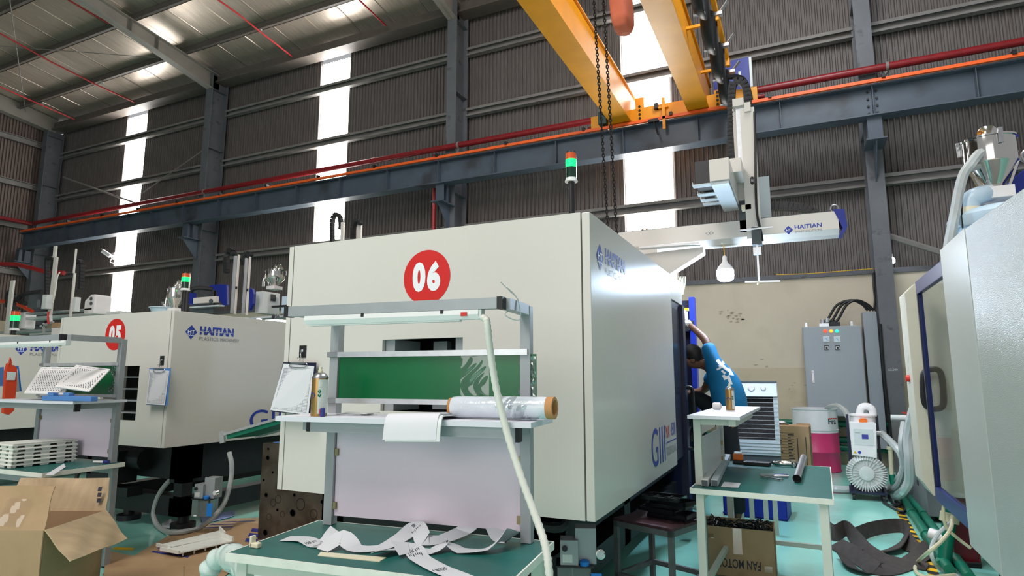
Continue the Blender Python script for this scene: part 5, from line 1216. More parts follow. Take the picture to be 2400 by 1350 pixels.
chain_links(R5, 'drag_chain_link', [at(531, 640, Y=5.9), at(531, 600, Y=5.9), at(536, 588, Y=5.9), at(545, 588, Y=5.85), at(549, 600, Y=5.85)], 0.06, 0.06, 'rubber')
chain_links(R5, 'drag_chain_link', [at(572, 622, Y=5.8), at(573, 605, Y=5.8), at(578, 594, Y=5.8), at(586, 596, Y=5.8), at(588, 606, Y=5.8)], 0.06, 0.06, 'rubber')
pc = [at(497, 670, Y=6.2), at(520, 667, Y=6.2), at(537, 668, Y=6.2), at(538, 715, Y=6.2), at(530, 718, Y=6.2), at(516, 700, Y=6.2), at(514, 682, Y=6.2), at(500, 680, Y=6.2)]
R5.part('blue_cover', MB().prism([(p.x, p.z) for p in pc], 6.15, 6.2), M['blue'], bevel=0.008)
pc = [at(590, 676, Y=5.9), at(597, 678, Y=5.9), at(600, 690, Y=5.9), at(598, 712, Y=5.9), at(590, 728, Y=5.9)]
R5.part('blue_cover', MB().prism([(p.x, p.z) for p in pc], 5.86, 5.9), M['blue'])
gb = bxp(R5, 'grey_box', 597, 682, 617, 735, 6.0, 6.3, 'grey_white', bevel=0.006)
gx = at(617, 700, Y=6.0).x
d0, d1 = at(634, 705, X=gx), at(646, 691, X=gx)
R5.part('display', MB().box(gx, gx + 0.006, d0.y, d1.y, d0.z, d1.z), M['black_plastic'], gb)
bxp(R5, 'black_duct', 636, 714, 676, 721, 5.9, 5.94, 'black_plastic')
hs = bxp(R5, 'arm_housing', 452, 694, 505, 712, 5.6, 5.66, 'cream', bevel=0.004)
bxp(R5, 'blue_end', 442, 686, 452, 714, 5.6, 5.66, 'blue', hs)
bxp(R5, 'dark_tray', 446, 722, 500, 735, 5.55, 5.62, 'slate')
bxp(R5, 'tray_rail', 444, 714, 514, 722, 5.5, 5.58, 'silver_paint')
R5.part('top_duct', MB().tube(smooth_path([at(446, 690, Y=5.75), at(452, 678, Y=5.75), at(470, 675, Y=5.8), at(498, 678, Y=5.9)], 5), 0.03, 8), M['rubber'], smooth=True)
cn = at(495, 706, Y=5.59)
R5.part('port', MB().lathe([(0.03, 0), (0.03, -0.012), (0.012, -0.014)], cn, 14, 'Y'), M['slate'], hs, smooth=True)
bxp(R5, 'side_cabinet', 659, 694, 676, 735, 6.3, 6.34, 'pale_blue')
for (xa, ya, xb) in ((797, 520, 805), (827, 522, 846)):
    aa_, bb_ = at(xa, 560, Y=7.2), at(xb, ya, Y=7.2)
    R5.part('rear_arm', MB().box(aa_.x, bb_.x, 7.2, 7.24, 1.95, bb_.z), M['cream'], bevel=0.004)
chain_links(R5, 'drag_chain_link', [at(779, 575, Y=7.25), at(779, 520, Y=7.25), at(784, 503, Y=7.25), at(794, 503, Y=7.25), at(799, 518, Y=7.25), at(799, 540, Y=7.25)], 0.07, 0.05, 'rubber', step=0.06)
chain_links(R5, 'drag_chain_link', [at(827, 560, Y=7.15), at(828, 530, Y=7.15), at(834, 517, Y=7.15), at(843, 519, Y=7.15), at(846, 530, Y=7.15)], 0.07, 0.05, 'rubber', step=0.06)

# ------------------------------------------------------------------ robots over the far left machines
R4 = Thing('gantry_robot', 'robot with two slim cream arms and a white housing on the far left machine', 'robot', (-10.8, 6.0, 1.94))
bxp(R4, 'traverse_beam', 60, 722, 215, 737, 6.1, 6.25, 'alu')
bxp(R4, 'beam_base', 60, 728, 280, 750, 6.3, 6.5, 'grey_white')
for (xa, ya, xb, yb) in ((123, 576, 131, 603), (118, 603, 126, 740), (170, 583, 177, 640), (164, 640, 172, 742)):
    bxp(R4, 'vertical_arm', xa, ya, xb, yb, 5.9, 5.93, 'cream')
bxp(R4, 'carriage', 96, 690, 110, 724, 5.8, 5.9, 'grey_white', bevel=0.006)
bxp(R4, 'carriage', 168, 696, 178, 730, 5.8, 5.88, 'grey_white', bevel=0.006)
bxp(R4, 'motor', 64, 702, 88, 722, 5.9, 5.95, 'slate')
for (x, y0_, y1_) in ((111, 604, 690), (176, 612, 690)):
    chain_links(R4, 'drag_chain_link', [at(x, y1_, Y=6.1), at(x, y0_ + 8, Y=6.1), at(x + 4, y0_, Y=6.1), at(x + 13, y0_ + 1, Y=6.1), at(x + 16, y0_ + 12, Y=6.1), at(x + 14, y0_ + 70, Y=6.1)], 0.07, 0.05, 'rubber', step=0.06)
R4.part('duct', MB().tube(smooth_path([at(60, 712, Y=6.1), at(45, 705, Y=6.1), at(52, 692, Y=6.1), at(75, 686, Y=6.1), at(100, 684, Y=6.1)], 5), 0.04, 8), M['rubber'], smooth=True)
a, b = at(195, 737, Y=6.1), at(224, 689, Y=6.1)
hs = R4.part('white_housing', MB().prism([(a.x, a.z), (b.x, a.z), (b.x, b.z - 0.03), (b.x - 0.05, b.z), (a.x + 0.16, b.z), (a.x + 0.06, b.z - 0.06), (a.x, b.z - 0.1)], 6.1, 6.37), M['white_plastic'], bevel=0.02)
for yy in (700, 711): R4.part('vent_port', MB().lathe([(0.03, 0), (0.03, -0.01), (0.01, -0.012)], at(214, yy, Y=6.095), 12, 'Y'), M['slate'], hs)
R4.part('white_cable', MB().tube(smooth_path([at(140, 638, Y=6.0), at(134, 650, Y=5.95), at(130, 680, Y=5.9), at(124, 710, Y=5.9)], 4), 0.012, 6), M['white_hose'], smooth=True)
R4.part('gripper', MB().bar(at(116, 735, Y=5.9), at(118, 755, Y=5.9), 0.05, 0.05).bar(at(95, 765, Y=5.9), at(125, 755, Y=5.9), 0.03, 0.03).bar(at(72, 784, Y=5.9), at(125, 780, Y=5.9), 0.04, 0.03).bar(at(103, 784, Y=5.9), at(102, 758, Y=5.9), 0.03, 0.03), M['alu_bright'])
R4.part('red_cable', MB().tube(smooth_path([at(114, 730, Y=5.85), at(112, 745, Y=5.85), at(114, 760, Y=5.85)], 3), 0.014, 6), M['red'])
R4.part('parts_box', MB().box(at(120, 770, Y=5.9).x, at(135, 770, Y=5.9).x, 5.9, 6.1, at(120, 768, Y=5.9).z, at(120, 757, Y=5.9).z), M['cardboard'])
R4.part('loading_tray', MB().box(at(120, 782, Y=5.8).x, at(143, 782, Y=5.8).x, 5.8, 6.1, at(120, 785, Y=5.8).z, at(120, 769, Y=5.8).z), M['white_plastic'])
R3 = Thing('gantry_robot', 'single slim robot arm and white housing at the left edge of the photo', 'robot', (-13.0, 6.0, 2.0))
bxp(R3, 'vertical_arm', 17, 658, 24, 782, 5.9, 5.93, 'cream')
bxp(R3, 'carriage', 17, 742, 28, 770, 5.8, 5.84, 'grey_white', bevel=0.006)
chain_links(R3, 'drag_chain_link', [at(19, 720, Y=6.05), at(19, 690, Y=6.05), at(24, 683, Y=6.05), at(31, 685, Y=6.05), at(32, 700, Y=6.05), at(29, 740, Y=6.05)], 0.07, 0.05, 'rubber', step=0.06)
bxp(R3, 'white_housing', 36, 731, 56, 772, 6.3, 6.52, 'white_plastic', bevel=0.04)
bxp(R3, 'traverse_beam', 0, 770, 120, 782, 6.2, 6.4, 'alu')
# ------------------------------------------------------------------ around machines 05 and 06
MZ = 0.825
mo = Thing('mould_block', 'oily steel mould block standing on the floor left of the 06 machine', 'mould', (-3.9, 4.3, 0))
mo.part('block', MB().box(-4.32, -3.5, 4.05, 4.55, 0, MZ), M['mould'], bevel=0.006)
mo.part('film_sheet', MB().box(-4.25, -3.55, 4.1, 4.5, MZ, MZ + 0.004), M['light_blue'])
r_ = random.Random(8)
for (px, py, rad) in ((629, 1052, .009), (628, 1073, .017), (639, 1107, .009), (618, 1125, .009), (624, 1160, .016), (686, 1202, .026), (755, 1176, .014), (622, 1248, .022), (650, 1195, .01), (690, 1160, .012)):
    c = at(px, py, Y=4.049)
    if -4.3 < c.x < -3.52 and c.z > 0.03: mo.part('bore', MB().lathe([(rad * 1.25, 0), (rad * 1.2, -0.002), (rad, -0.003), (rad, 0.0)], c, 16, 'Y'), M['hole'], smooth=True)
for (px, py, rad) in ((640, 1178, .032), (652, 1170, .034), (630, 1212, .028), (662, 1205, .026), (704, 1182, .05), (735, 1205, .04), (745, 1150, .035)):
    c = at(px, py, Y=4.049); rg = MB(); n = 20
    rg.add([(c.x + rr_ * math.cos(2 * math.pi * k / n), 4.0485, c.z + rr_ * math.sin(2 * math.pi * k / n)) for rr_ in (rad, rad * 0.88) for k in range(n)], [(k, (k + 1) % n, (k + 1) % n + n, k + n) for k in range(n)])
    if c.z > rad: mo.part('ring_mark', rg, M['hole'])
# belt conveyor coming out of machine 06
a, b = at(562, 1020, X=-4.85), at(668, 990, X=-4.25)
d = (b - a).normalized(); e = a + d * 1.3
cv = Thing('belt_conveyor', 'green belt conveyor end between the 05 and 06 machines', 'conveyor', (a.x, a.y, 0))
sd = Vector((-d.y, d.x, 0)).normalized()
cv.part('belt', MB().bar(a + d * 0.04, e, 0.345, 0.056).tube([a + d * 0.04 - sd * 0.15, a + d * 0.04 + sd * 0.15], 0.028, 12), M['green_pipe'], smooth=True)
cv.part('side_rail', MB().bar(a + sd * 0.18 - d * 0.02, e + sd * 0.18, 0.014, 0.085), M['alu_bright'])
cv.part('side_rail', MB().bar(a - sd * 0.18 - d * 0.02 + Vector((0, 0, .02)), e - sd * 0.18 + Vector((0, 0, .02)), 0.012, 0.022), M['alu_bright'])
cv.part('end_bracket', MB().bar(a - sd * 0.185 - d * 0.03, a - sd * 0.185 + d * 0.03, 0.02, 0.11), M['alu_bright'])
cv.part('support_leg', MB().bar(e - Vector((0, 0, 0.05)), Vector((e.x, e.y, 0)), 0.05, 0.05), M['alu'])
# lubricator units
def lubricator(label, p, s=1.0, rz=0.0):
    t = Thing('lubricator', label, 'lubricator', p, rz)
    P = lambda n, mb, m, u=None, **k: t.part(n, MB().add([(x * s, y * s, z * s) for x, y, z in mb.v], mb.f), M[m], u, world=False, **k)
    P('pump_block', MB().box(-0.1, 0.02, -0.07, 0.06, 0.2, 0.36), 'alu', bevel=0.004)
    P('motor_block', MB().box(0.0, 0.14, -0.03, 0.1, 0.2, 0.43), 'alu', bevel=0.004)
    P('oil_tank', MB().box(-0.12, 0.1, -0.07, 0.1, 0.0, 0.19), 'clear_plastic', bevel=0.006)
    P('tank_lid', MB().box(-0.13, 0.12, -0.08, 0.11, 0.19, 0.2), 'black_plastic')
    P('filler_cap', MB().lathe([(0.032, 0.2), (0.034, 0.225), (0.02, 0.235)], (0.06, -0.05, 0), 14), 'bright_blue', smooth=True)
    P('gauge', MB().lathe([(0.034, 0), (0.034, -0.03), (0.028, -0.034)], (0.165, -0.02, 0.27), 16, 'Y'), 'chrome', smooth=True)
    P('gauge_face', MB().lathe([(0.026, -0.0345), (0.0255, -0.0355)], (0.165, -0.02, 0.27), 16, 'Y'), 'paper')
    P('blue_tag', MB().box(0.1, 0.17, -0.085, -0.08, 0.02, 0.16), 'bright_blue')
    P('knob', MB().lathe([(0.018, 0), (0.018, -0.02)], (-0.07, -0.07, 0.31), 12, 'Y'), 'black_plastic', smooth=True)
    P('name_plate', MB().box(-0.085, -0.02, -0.0725, -0.07, 0.22, 0.27), 'label_white')
    P('pipe', MB().tube(smooth_path([(-0.02, 0.0, 0.2), (-0.02, 0, 0.1), (-0.01, 0, 0.04)], 3), 0.007, 6), 'steel')
    return t
lubricator('grey lubricator with blue tag mounted under the 05 machine', (-4.93, 4.0, 0.165), 0.78, R(10))
lubricator('grey lubricator with pressure gauge under the near corner of the 06 machine', (-1.165, 3.28, 0.25), 0.8, R(20))
hose('grey hose looping on the floor under the 05 machine', [at(537, 1060, X=-5.0), at(543, 1090, X=-4.95), at(540, 1130, X=-4.9), at(525, 1180, X=-4.85), at(497, 1215, X=-4.85), at(466, 1238, Z=0.03), at(430, 1247, Z=0.03), at(395, 1247, Z=0.03), at(370, 1232, Z=0.03), at(360, 1205, Y=4.0), at(368, 1170, Y=4.0), at(385, 1140, Y=4.0), at(410, 1115, Y=4.05), at(422, 1108, Y=4.2)], 0.022, 'grey_hose')
# rags on the floor
def rag(label, px, m, h=0.05, seed=1, name='rag'):
    c = [at(x, y, Z=0) for x, y in px]; rr_ = random.Random(seed); ph = [rr_.uniform(0, 6) for _ in range(4)]
    f = lambda u, v: quadpt(c, u, v) + Vector((0.02 * math.sin(7 * v + ph[0]), 0.02 * math.sin(8 * u + ph[1]), 0.006 + h * (math.sin(math.pi * u) * math.sin(math.pi * v)) * (0.6 + 0.4 * math.sin(9 * u + 5 * v + ph[2])) + 0.008 * math.sin(14 * v + ph[3]) ** 2))
    return single(name, MB().grid(f, 14, 10), m, label, name, smooth=True)
rag('pale blue rag on the floor under the 05 machine', [(470, 1232), (540, 1215), (550, 1198), (478, 1212)], mat('pale_blue_cloth', (150, 166, 206), 0.8, bump=0.2), 0.04, 2)
rag('crumpled clear film on the floor by the foot of the 05 machine', [(375, 1240), (440, 1245), (450, 1222), (385, 1222)], M['film'], 0.05, 4, 'plastic_film')
# flattened cartons on the floor
def flat_carton(label, px, z, bars=(), m='cardboard'):
    q = [at(x, y, Z=z) for x, y in px]; t = Thing('flat_carton', label, 'cardboard', q[0])
    t.part('sheet', slab(q, 0.006), M[m])
    if bars:
        mb = MB()
        for u, v, w, h in bars:
            mb.add([quadpt(q, u, v) + Vector((0, 0, .001)), quadpt(q, u + w, v) + Vector((0, 0, .001)), quadpt(q, u + w, v + h) + Vector((0, 0, .001)), quadpt(q, u, v + h) + Vector((0, 0, .001))], [(0, 1, 2, 3)])
        t.part('print', mb, M['ink_blue'])
    return t
flat_carton('flattened carton with blue printed bars under the white strips', [(240, 1345), (470, 1400), (640, 1250), (430, 1235)], 0.008,
            [(0.05 + 0.07 * k, 0.12, 0.05, 0.1) for k in range(4)] + [(0.1, 0.42, 0.4, 0.03), (0.1, 0.5, 0.35, 0.02)])
flat_carton('flattened carton corner lying nearest the mould block', [(480, 1330), (640, 1360), (680, 1235), (555, 1222)], 0.016, [(0.35, 0.55 + 0.12 * k, 0.2, 0.08) for k in range(3)])
flat_carton('flattened carton at the bottom edge beside the open box', [(235, 1420), (430, 1450), (430, 1325), (250, 1290)], 0.018, [(0.02 + 0.09 * k, 0.25, 0.06, 0.16) for k in range(5)])
flat_carton('dirty flattened carton in front of the mould block', [(400, 1250), (560, 1245), (640, 1212), (545, 1215)], 0.004, [(0.1, 0.3, 0.7, 0.05), (0.1, 0.5, 0.7, 0.05), (0.1, 0.7, 0.7, 0.05)], 'cardboard_pale')
for k, (lab, q) in enumerate([('white moulded plastic strip lying rear most on the cartons', [(367, 1278), (400, 1284), (527, 1256), (515, 1243)]), ('white moulded plastic strip lying nearest on the cartons', [(376, 1287), (420, 1296), (546, 1268), (520, 1258)])]):
    c = [at(x, y, Z=0.05) for x, y in q]; t = Thing('plastic_strip', lab, 'plastic part', Vector((c[0].x, c[0].y, 0.02)))
    t.part('plate', slab(c, 0.008), M['part_white'])
    t.part('rim', MB().bar(c[3] + Vector((0, 0, .012)), c[2] + Vector((0, 0, .012)), 0.012, 0.04), M['part_white'])
    t.part('rim', MB().bar(c[0] + Vector((0, 0, .004)), c[1] + Vector((0, 0, .004)), 0.012, 0.025), M['part_white'])
    for j in range(5): t.part('pin', MB().cyl(quadpt(c, 0.9, 0.1 + 0.2 * j), quadpt(c, 0.9, 0.1 + 0.2 * j) - Vector((0, 0, .035)), 0.006, n=8), M['part_white'])
# film wrapped bundle under the bench
wp = smooth_path([at(487, 1372, Y=2.4), at(492, 1335, Y=2.4), at(510, 1310, Y=2.4), at(535, 1302, Y=2.38), at(560, 1315, Y=2.3), at(575, 1345, Y=2.25), at(580, 1400, Y=2.2)], 8)
wb = Thing('wrapped_bundle', 'bundle of tubes wrapped in clear film under the left end of the nearest workbench', 'bundle', (wp[-1].x, wp[-1].y, 0))
wb.part('wrapped_tube', MB().tube(wp, [0.05 + 0.008 * math.sin(i * 0.9) for i in range(len(wp))], 14), M['film_green'], smooth=True)
wp2 = smooth_path([wp[26], at(590, 1335, Y=2.2), at(600, 1380, Y=2.15), Vector((-1.98, 2.0, 0.06))], 8)
wb.part('wrapped_tube', MB().tube(wp2, [0.062 + 0.008 * math.sin(i * 1.1) for i in range(len(wp2))], 14), M['film_green'], smooth=True)
wb.part('wrapped_base', MB().tube(smooth_path([wp[0], wp[0] + Vector((0, 0, -0.12)), Vector((wp[0].x, wp[0].y, 0.05))], 6), 0.055, 12), M['film_green'], smooth=True)

# ------------------------------------------------------------------ open cardboard box, near left
bzr = 0.55
nr, br = Vector((-3.88, 2.12, 0)), Vector((-4.10, 2.59, 0))
dv = (br - nr).normalized(); du = Vector((-dv.y, dv.x, 0)); du = du if du.x < 0 else -du     # du points left
Lw, Ln = (br - nr).length, 0.62
nl, blc = nr + du * Ln, br + du * Ln
up3 = Vector((0, 0, 1))
OB = Thing('cardboard_box', 'large open battered cardboard box in the lower left corner', 'box', (nr + blc) / 2)
def wallq(a, b, z0, z1): return [a + up3 * z0, b + up3 * z0, b + up3 * z1, a + up3 * z1]
for nm, a, b in (('near_wall', nl, nr), ('right_wall', nr, br), ('rear_wall', br, blc), ('left_wall', blc, nl)):
    OB.part(nm, slab(wallq(a, b, 0.004, bzr), 0.006), M['cardboard'])
OB.part('bottom', slab([nl + up3 * .004, nr + up3 * .004, br + up3 * .004, blc + up3 * .004], 0.004), M['cardboard'])
def flap(name, a, b, dirv, ln, m, wav=0.012, taper=0.0, seed=1):
    """crumpled flap: hinge a-b, grows along dirv"""
    dirv = Vector(dirv).normalized(); nrm = (b - a).cross(dirv).normalized(); rr_ = random.Random(seed); p1, p2 = rr_.uniform(0, 6), rr_.uniform(0, 6)
    def f(u, v, s=0.0):
        tp_ = taper * v; uu = tp_ + u * (1 - 2 * tp_)
        return a.lerp(b, uu) + dirv * ln * v + nrm * (wav * v * (math.sin(5 * u + p1) + 0.6 * math.sin(11 * u + 7 * v + p2)) + s)
    N1, N2 = 14, 8; mb = MB().grid(lambda u, v: f(u, v), N1, N2); k = len(mb.v); mb.grid(lambda u, v: f(u, v, -0.006), N1, N2)
    W = N1 + 1; rim = [i for i in range(W)] + [W * j + N1 for j in range(1, N2 + 1)] + [W * N2 + i for i in range(N1 - 1, -1, -1)] + [W * j for j in range(N2 - 1, 0, -1)]
    mb.f += [[rim[i], rim[(i + 1) % len(rim)], rim[(i + 1) % len(rim)] + k, rim[i] + k] for i in range(len(rim))]
    return OB.part(name, mb, m, smooth=True)
H_ = up3 * bzr
flap('rear_flap', blc + H_, br + H_, up3 * 1 + dv * 0.25, 0.2, M['cardboard_pale'], 0.014, 0.03, 3)
flap('right_flap', nr + H_, br + H_, -du * 0.75 - up3 * 0.85, 0.23, M['cardboard_pale'], 0.012, -0.01, 5)
ff = flap('near_flap', nl + H_, nr + H_, up3 * 1.0 + dv * 0.35, 0.24, M['cardboard'], 0.014, 0.05, 6)
flap('left_flap', blc + H_, nl + H_, du * 1.0 + up3 * 0.3, 0.25, M['cardboard'], 0.015, 0.0, 7)
tq = [nl.lerp(nr, 0.55) + H_ + up3 * 0.03 - dv * 0.012, nl.lerp(nr, 0.78) + H_ + up3 * 0.02 - dv * 0.01, nl.lerp(nr, 0.82) + H_ + up3 * 0.16 + dv * 0.035, nl.lerp(nr, 0.6) + H_ + up3 * 0.17 + dv * 0.035]
OB.part('clear_tape', MB().grid(lambda u, v: quadpt(tq, u, v) - dv * (0.004 * math.sin(9 * u + 3 * v) * math.sin(7 * v)), 10, 12), M['tape_clear'], ff, smooth=True)
sg = MB()
for k in range(3): sg.add([br + du * 0.06 + H_ + up3 * (0.05 + 0.035 * k) + dv * -0.006, br + du * 0.035 + H_ + up3 * (0.05 + 0.035 * k) + dv * -0.006, br + du * 0.035 + H_ + up3 * (0.075 + 0.035 * k) + dv * 0.0, br + du * 0.06 + H_ + up3 * (0.075 + 0.035 * k) + dv * 0.0], [(0, 1, 2, 3)])
OB.part('stamp', sg, M['ink'])

# ------------------------------------------------------------------ stool with parts beside machine 06
fl_, frr = Vector((-1.159, 4.0, 0)), Vector((-0.76, 3.853, 0))
e1 = (frr - fl_).normalized(); e2 = Vector((-e1.y, e1.x, 0)); w1, w2 = (frr - fl_).length, 0.43
ST = Thing('low_table', 'low dark red topped steel table beside the 06 machine', 'table', fl_ + e1 * w1 / 2 + e2 * w2 / 2, math.atan2(e1.y, e1.x))
PS = lambda n, mb, m, u=None, **k: ST.part(n, mb, M[m], u, world=False, **k)
hx, hy = w1 / 2, w2 / 2
PS('top', MB().box(-hx, hx, -hy, hy, 0.485, 0.5), 'brown_stool')
PS('frame', MB().box(-hx, hx, -hy, -hy + 0.03, 0.45, 0.484).box(-hx, hx, hy - 0.03, hy, 0.45, 0.484).box(-hx, -hx + 0.03, -hy, hy, 0.45, 0.484).box(hx - 0.03, hx, -hy, hy, 0.45, 0.484), 'stool_steel')
for sx in (-1, 1):
    for sy in (-1, 1): PS('leg', MB().box(sx * hx - 0.015 - 0.015 * sx, sx * hx + 0.015 - 0.015 * sx, sy * hy - 0.015 - 0.015 * sy, sy * hy + 0.015 - 0.015 * sy, 0, 0.45), 'stool_steel')
PS('stretcher', MB().box(-hx, hx, -hy + 0.003, -hy + 0.027, 0.14, 0.17).box(-hx + 0.003, -hx + 0.027, -hy, hy, 0.14, 0.17).box(hx - 0.027, hx - 0.003, -hy, hy, 0.14, 0.17).box(-hx, hx, hy - 0.027, hy - 0.003, 0.14, 0.17), 'stool_steel')
for k in range(6):
    c = fl_ + e1 * (w1 * (0.62 + 0.07 * math.sin(k * 2.1))) + e2 * (0.24 + 0.03 * math.cos(k * 1.7)); L_, W_ = 0.26, 0.17
    t = Thing('grille_part', ['lowest glossy black moulded grille on the low table', 'second glossy black moulded grille from the bottom of its pile', 'third glossy black moulded grille from the bottom of its pile', 'third glossy black moulded grille from the top of its pile',
                              'second glossy black moulded grille from the top of its pile', 'topmost glossy black moulded grille on the low table'][k], 'plastic part', c + up3 * (0.501 + 0.024 * k), R(-15 + 14 * math.sin(k * 3)), 'black grilles piled on the low table')
    gm = MB().box(-L_ / 2, L_ / 2, -W_ / 2, -W_ / 2 + 0.012, 0, 0.022).box(-L_ / 2, L_ / 2, W_ / 2 - 0.012, W_ / 2, 0, 0.022).box(-L_ / 2, -L_ / 2 + 0.012, -W_ / 2, W_ / 2, 0, 0.022).box(L_ / 2 - 0.012, L_ / 2, -W_ / 2, W_ / 2, 0, 0.022)
    t.part('rim', gm, M['black_gloss'], world=False)
    t.part('lattice', MB().box(-L_ / 2 + 0.01, L_ / 2 - 0.01, -0.005, 0.005, 0.004, 0.016).box(-0.05, -0.04, -W_ / 2 + .01, W_ / 2 - .01, 0.004, 0.016).box(0.04, 0.05, -W_ / 2 + .01, W_ / 2 - .01, 0.004, 0.016).box(-L_ / 2 + .01, L_ / 2 - .01, 0.03, 0.06, 0.002, 0.006), M['black_gloss'], world=False)

# ------------------------------------------------------------------ fan motor carton, crate, rack
FB = Thing('cardboard_box', 'cardboard box marked FAN MOTOR upside down, filled with black scrap', 'box', (-0.49, 4.925, 0), R(1.5))
x0, x1, y0, y1, z1 = -0.245, 0.245, -0.14, 0.14, 0.335
for nm, mbx in (('near_wall', MB().box(x0, x1, y0, y0 + 0.006, 0.002, z1)), ('rear_wall', MB().box(x0, x1, y1 - 0.006, y1, 0.002, z1 + 0.01)), ('left_wall', MB().box(x0, x0 + 0.006, y0, y1, 0.002, z1 + 0.012)), ('right_wall', MB().box(x1 - 0.006, x1, y0, y1, 0.002, z1 + 0.005)), ('bottom', MB().box(x0, x1, y0, y1, 0.002, 0.008))):
    FB.part(nm, mbx, M['cardboard'], world=False)
FB.part('lettering', text_mb('FAN MOTOR', (0.145, y0 - 0.001, 0.125), (-1, 0, 0), (0, 0, -1), 0.29, 0.062, 0.012), M['ink'], world=False)
for a_, b_, c_, d_ in ((-0.03, 0.03, 0.16, z1), (-0.22, -0.16, 0.25, 0.29), (0.17, 0.22, 0.06, 0.1)): FB.part('clear_tape', MB().box(a_, b_, y0 - 0.002, y0 - 0.001, c_, d_), M['tape_clear'], world=False)
FB.part('right_seam', MB().box(x1, x1 + 0.001, -0.03, 0.03, 0.02, z1 - 0.02), M['tape_clear'], world=False)
scr = MB(); r_ = random.Random(21)
scr.box(x0 + 0.01, x1 - 0.01, y0 + 0.01, y1 - 0.01, 0.25, 0.3)
for k in range(110):
    c = Vector((r_.uniform(x0 + .03, x1 - .03), r_.uniform(y0 + .03, y1 - .03), 0.3 + r_.uniform(0, 0.05))); aa = r_.uniform(0, 6.28); L_ = r_.uniform(0.03, 0.08)
    dx = Vector((math.cos(aa), math.sin(aa), 0)) * L_
    scr.tube([c - dx * .5, c + Vector((0, 0, .015)), c + dx * .5 + Vector((0, 0, r_.uniform(-.01, .02)))], 0.005, 5)
o = single('rubber_scrap', scr, M['black_gloss'], 'tangled black rubber scrap filling the fan motor box', 'scrap', kind='stuff'); 
o.location = Vector((-0.49, 4.925, 0.25)); 
BC = Thing('crate', 'blue plastic crate on the floor behind the tool bench', 'crate', (-0.5, 7.0, 0), R(-4))
cx0, cx1, cy0, cy1, cz = -0.3, 0.3, -0.2, 0.2, 0.27
BC.part('near_side', MB().plate_hole(cx0, cx1, 0.002, cz, -0.08, 0.08, 0.18, 0.23, cy0, cy0 + 0.01), M['crate_blue'], world=False)
BC.part('rear_side', MB().box(cx0, cx1, cy1 - 0.01, cy1, 0.002, cz), M['crate_blue'], world=False)
BC.part('end_side', MB().box(cx0, cx0 + 0.01, cy0, cy1, 0.002, cz).box(cx1 - 0.01, cx1, cy0, cy1, 0.002, cz), M['crate_blue'], world=False)
BC.part('bottom', MB().box(cx0, cx1, cy0, cy1, 0.002, 0.012), M['crate_blue'], world=False)
BC.part('rib', MB().box(cx0 - .006, cx1 + .006, cy0 - .006, cy0, 0.02, 0.035).box(cx0 - .008, cx1 + .008, cy0 - .008, cy0, cz - 0.02, cz).box(cx0 + 0.1, cx0 + 0.115, cy0 - .006, cy0, 0.03, cz).box(cx1 - 0.115, cx1 - 0.1, cy0 - .006, cy0, 0.03, cz), M['crate_blue'], world=False)
RK = Thing('slatted_rack', 'cream slatted rack of upright bars under the tool bench', 'rack', (-0.5, 6.2, 0))
for px in (1738, 1762, 1795, 1817):
    p = at(px, 1190, Y=6.2); RK.part('slat', MB().box(p.x - 0.02, p.x + 0.02, 6.18, 6.22, 0.0, 0.42), M['bench_cream'])
RK.part('top_rail', MB().box(-0.78, -0.28, 6.17, 6.23, 0.42, 0.45), M['bench_cream'])

# ------------------------------------------------------------------ air cooler and its carton
AC = Thing('air_cooler', 'tall evaporative air cooler with wire grille behind the worker', 'air cooler', (-0.58, 8.0, 0), R(2))
w = 0.3
AC.part('water_tank', MB().prism([(-w * 0.92, 0.04), (w * 0.92, 0.04), (w, 0.5), (-w, 0.5)], -0.18, 0.22), M['slate'], world=False, bevel=0.012)
AC.part('tank_groove', MB().box(-0.006, 0.006, -0.19, -0.18, 0.2, 0.42).box(-0.2, -0.06, -0.188, -0.18, 0.42, 0.432).box(0.06, 0.2, -0.188, -0.18, 0.42, 0.432).box(-0.07, -0.058, -0.188, -0.18, 0.15, 0.42).box(0.19, 0.202, -0.188, -0.18, 0.15, 0.42), M['rubber'], world=False)
AC.part('lower_housing', MB().box(-w, w, -0.2, 0.22, 0.5, 0.67), M['silver_paint'], world=False, bevel=0.01)
for k in range(4): AC.part('housing_rib', MB().box(-w, w, -0.208, -0.2, 0.53 + 0.035 * k, 0.54 + 0.035 * k), M['silver_paint'], world=False)
for sx in (-w, w - 0.05): AC.part('side_post', MB().box(sx, sx + 0.05, -0.2, 0.22, 0.67, 1.17), M['silver_paint'], world=False)
AC.part('cooling_pad', MB().box(-w + 0.05, w - 0.05, -0.12, 0.2, 0.67, 1.17), M['pad'], world=False)
for k in range(10):
    z = 0.7 + 0.05 * k; AC.part('grille_bar', MB().tube([(-w - 0.01, -0.18, z), (-w - 0.005, -0.215, z), (w + 0.005, -0.215, z), (w + 0.01, -0.18, z)], 0.0028, 6), M['alu'], world=False)
pnl = AC.part('control_panel', MB().prism([(-0.22, 1.17), (0.22, 1.17), (0.22, 1.33), (-0.14, 1.33), (-0.2, 1.2)], -w, w, 'X'), M['silver_paint'], world=False, bevel=0.008)
AC.part('top_trim', MB().box(-w, w, -0.15, 0.22, 1.33, 1.345), M['slate'], pnl, world=False)
for xx, rr_ in ((0.02, 0.04), (0.15, 0.03)): AC.part('dial', MB().lathe([(rr_, 0), (rr_, -0.02), (rr_ * 0.7, -0.035)], (xx, -0.17, 1.265), 16, 'Y'), M['white_plastic'], pnl, world=False, smooth=True)
CT = Thing('cardboard_box', 'printed cardboard carton standing between the air cooler and the pink drum', 'box', (-0.15, 9.25, 0), R(-4))
CT.part('body', MB().box(-0.26, 0.2, -0.2, 0.2, 0.002, 0.75), M['cardboard'], world=False)
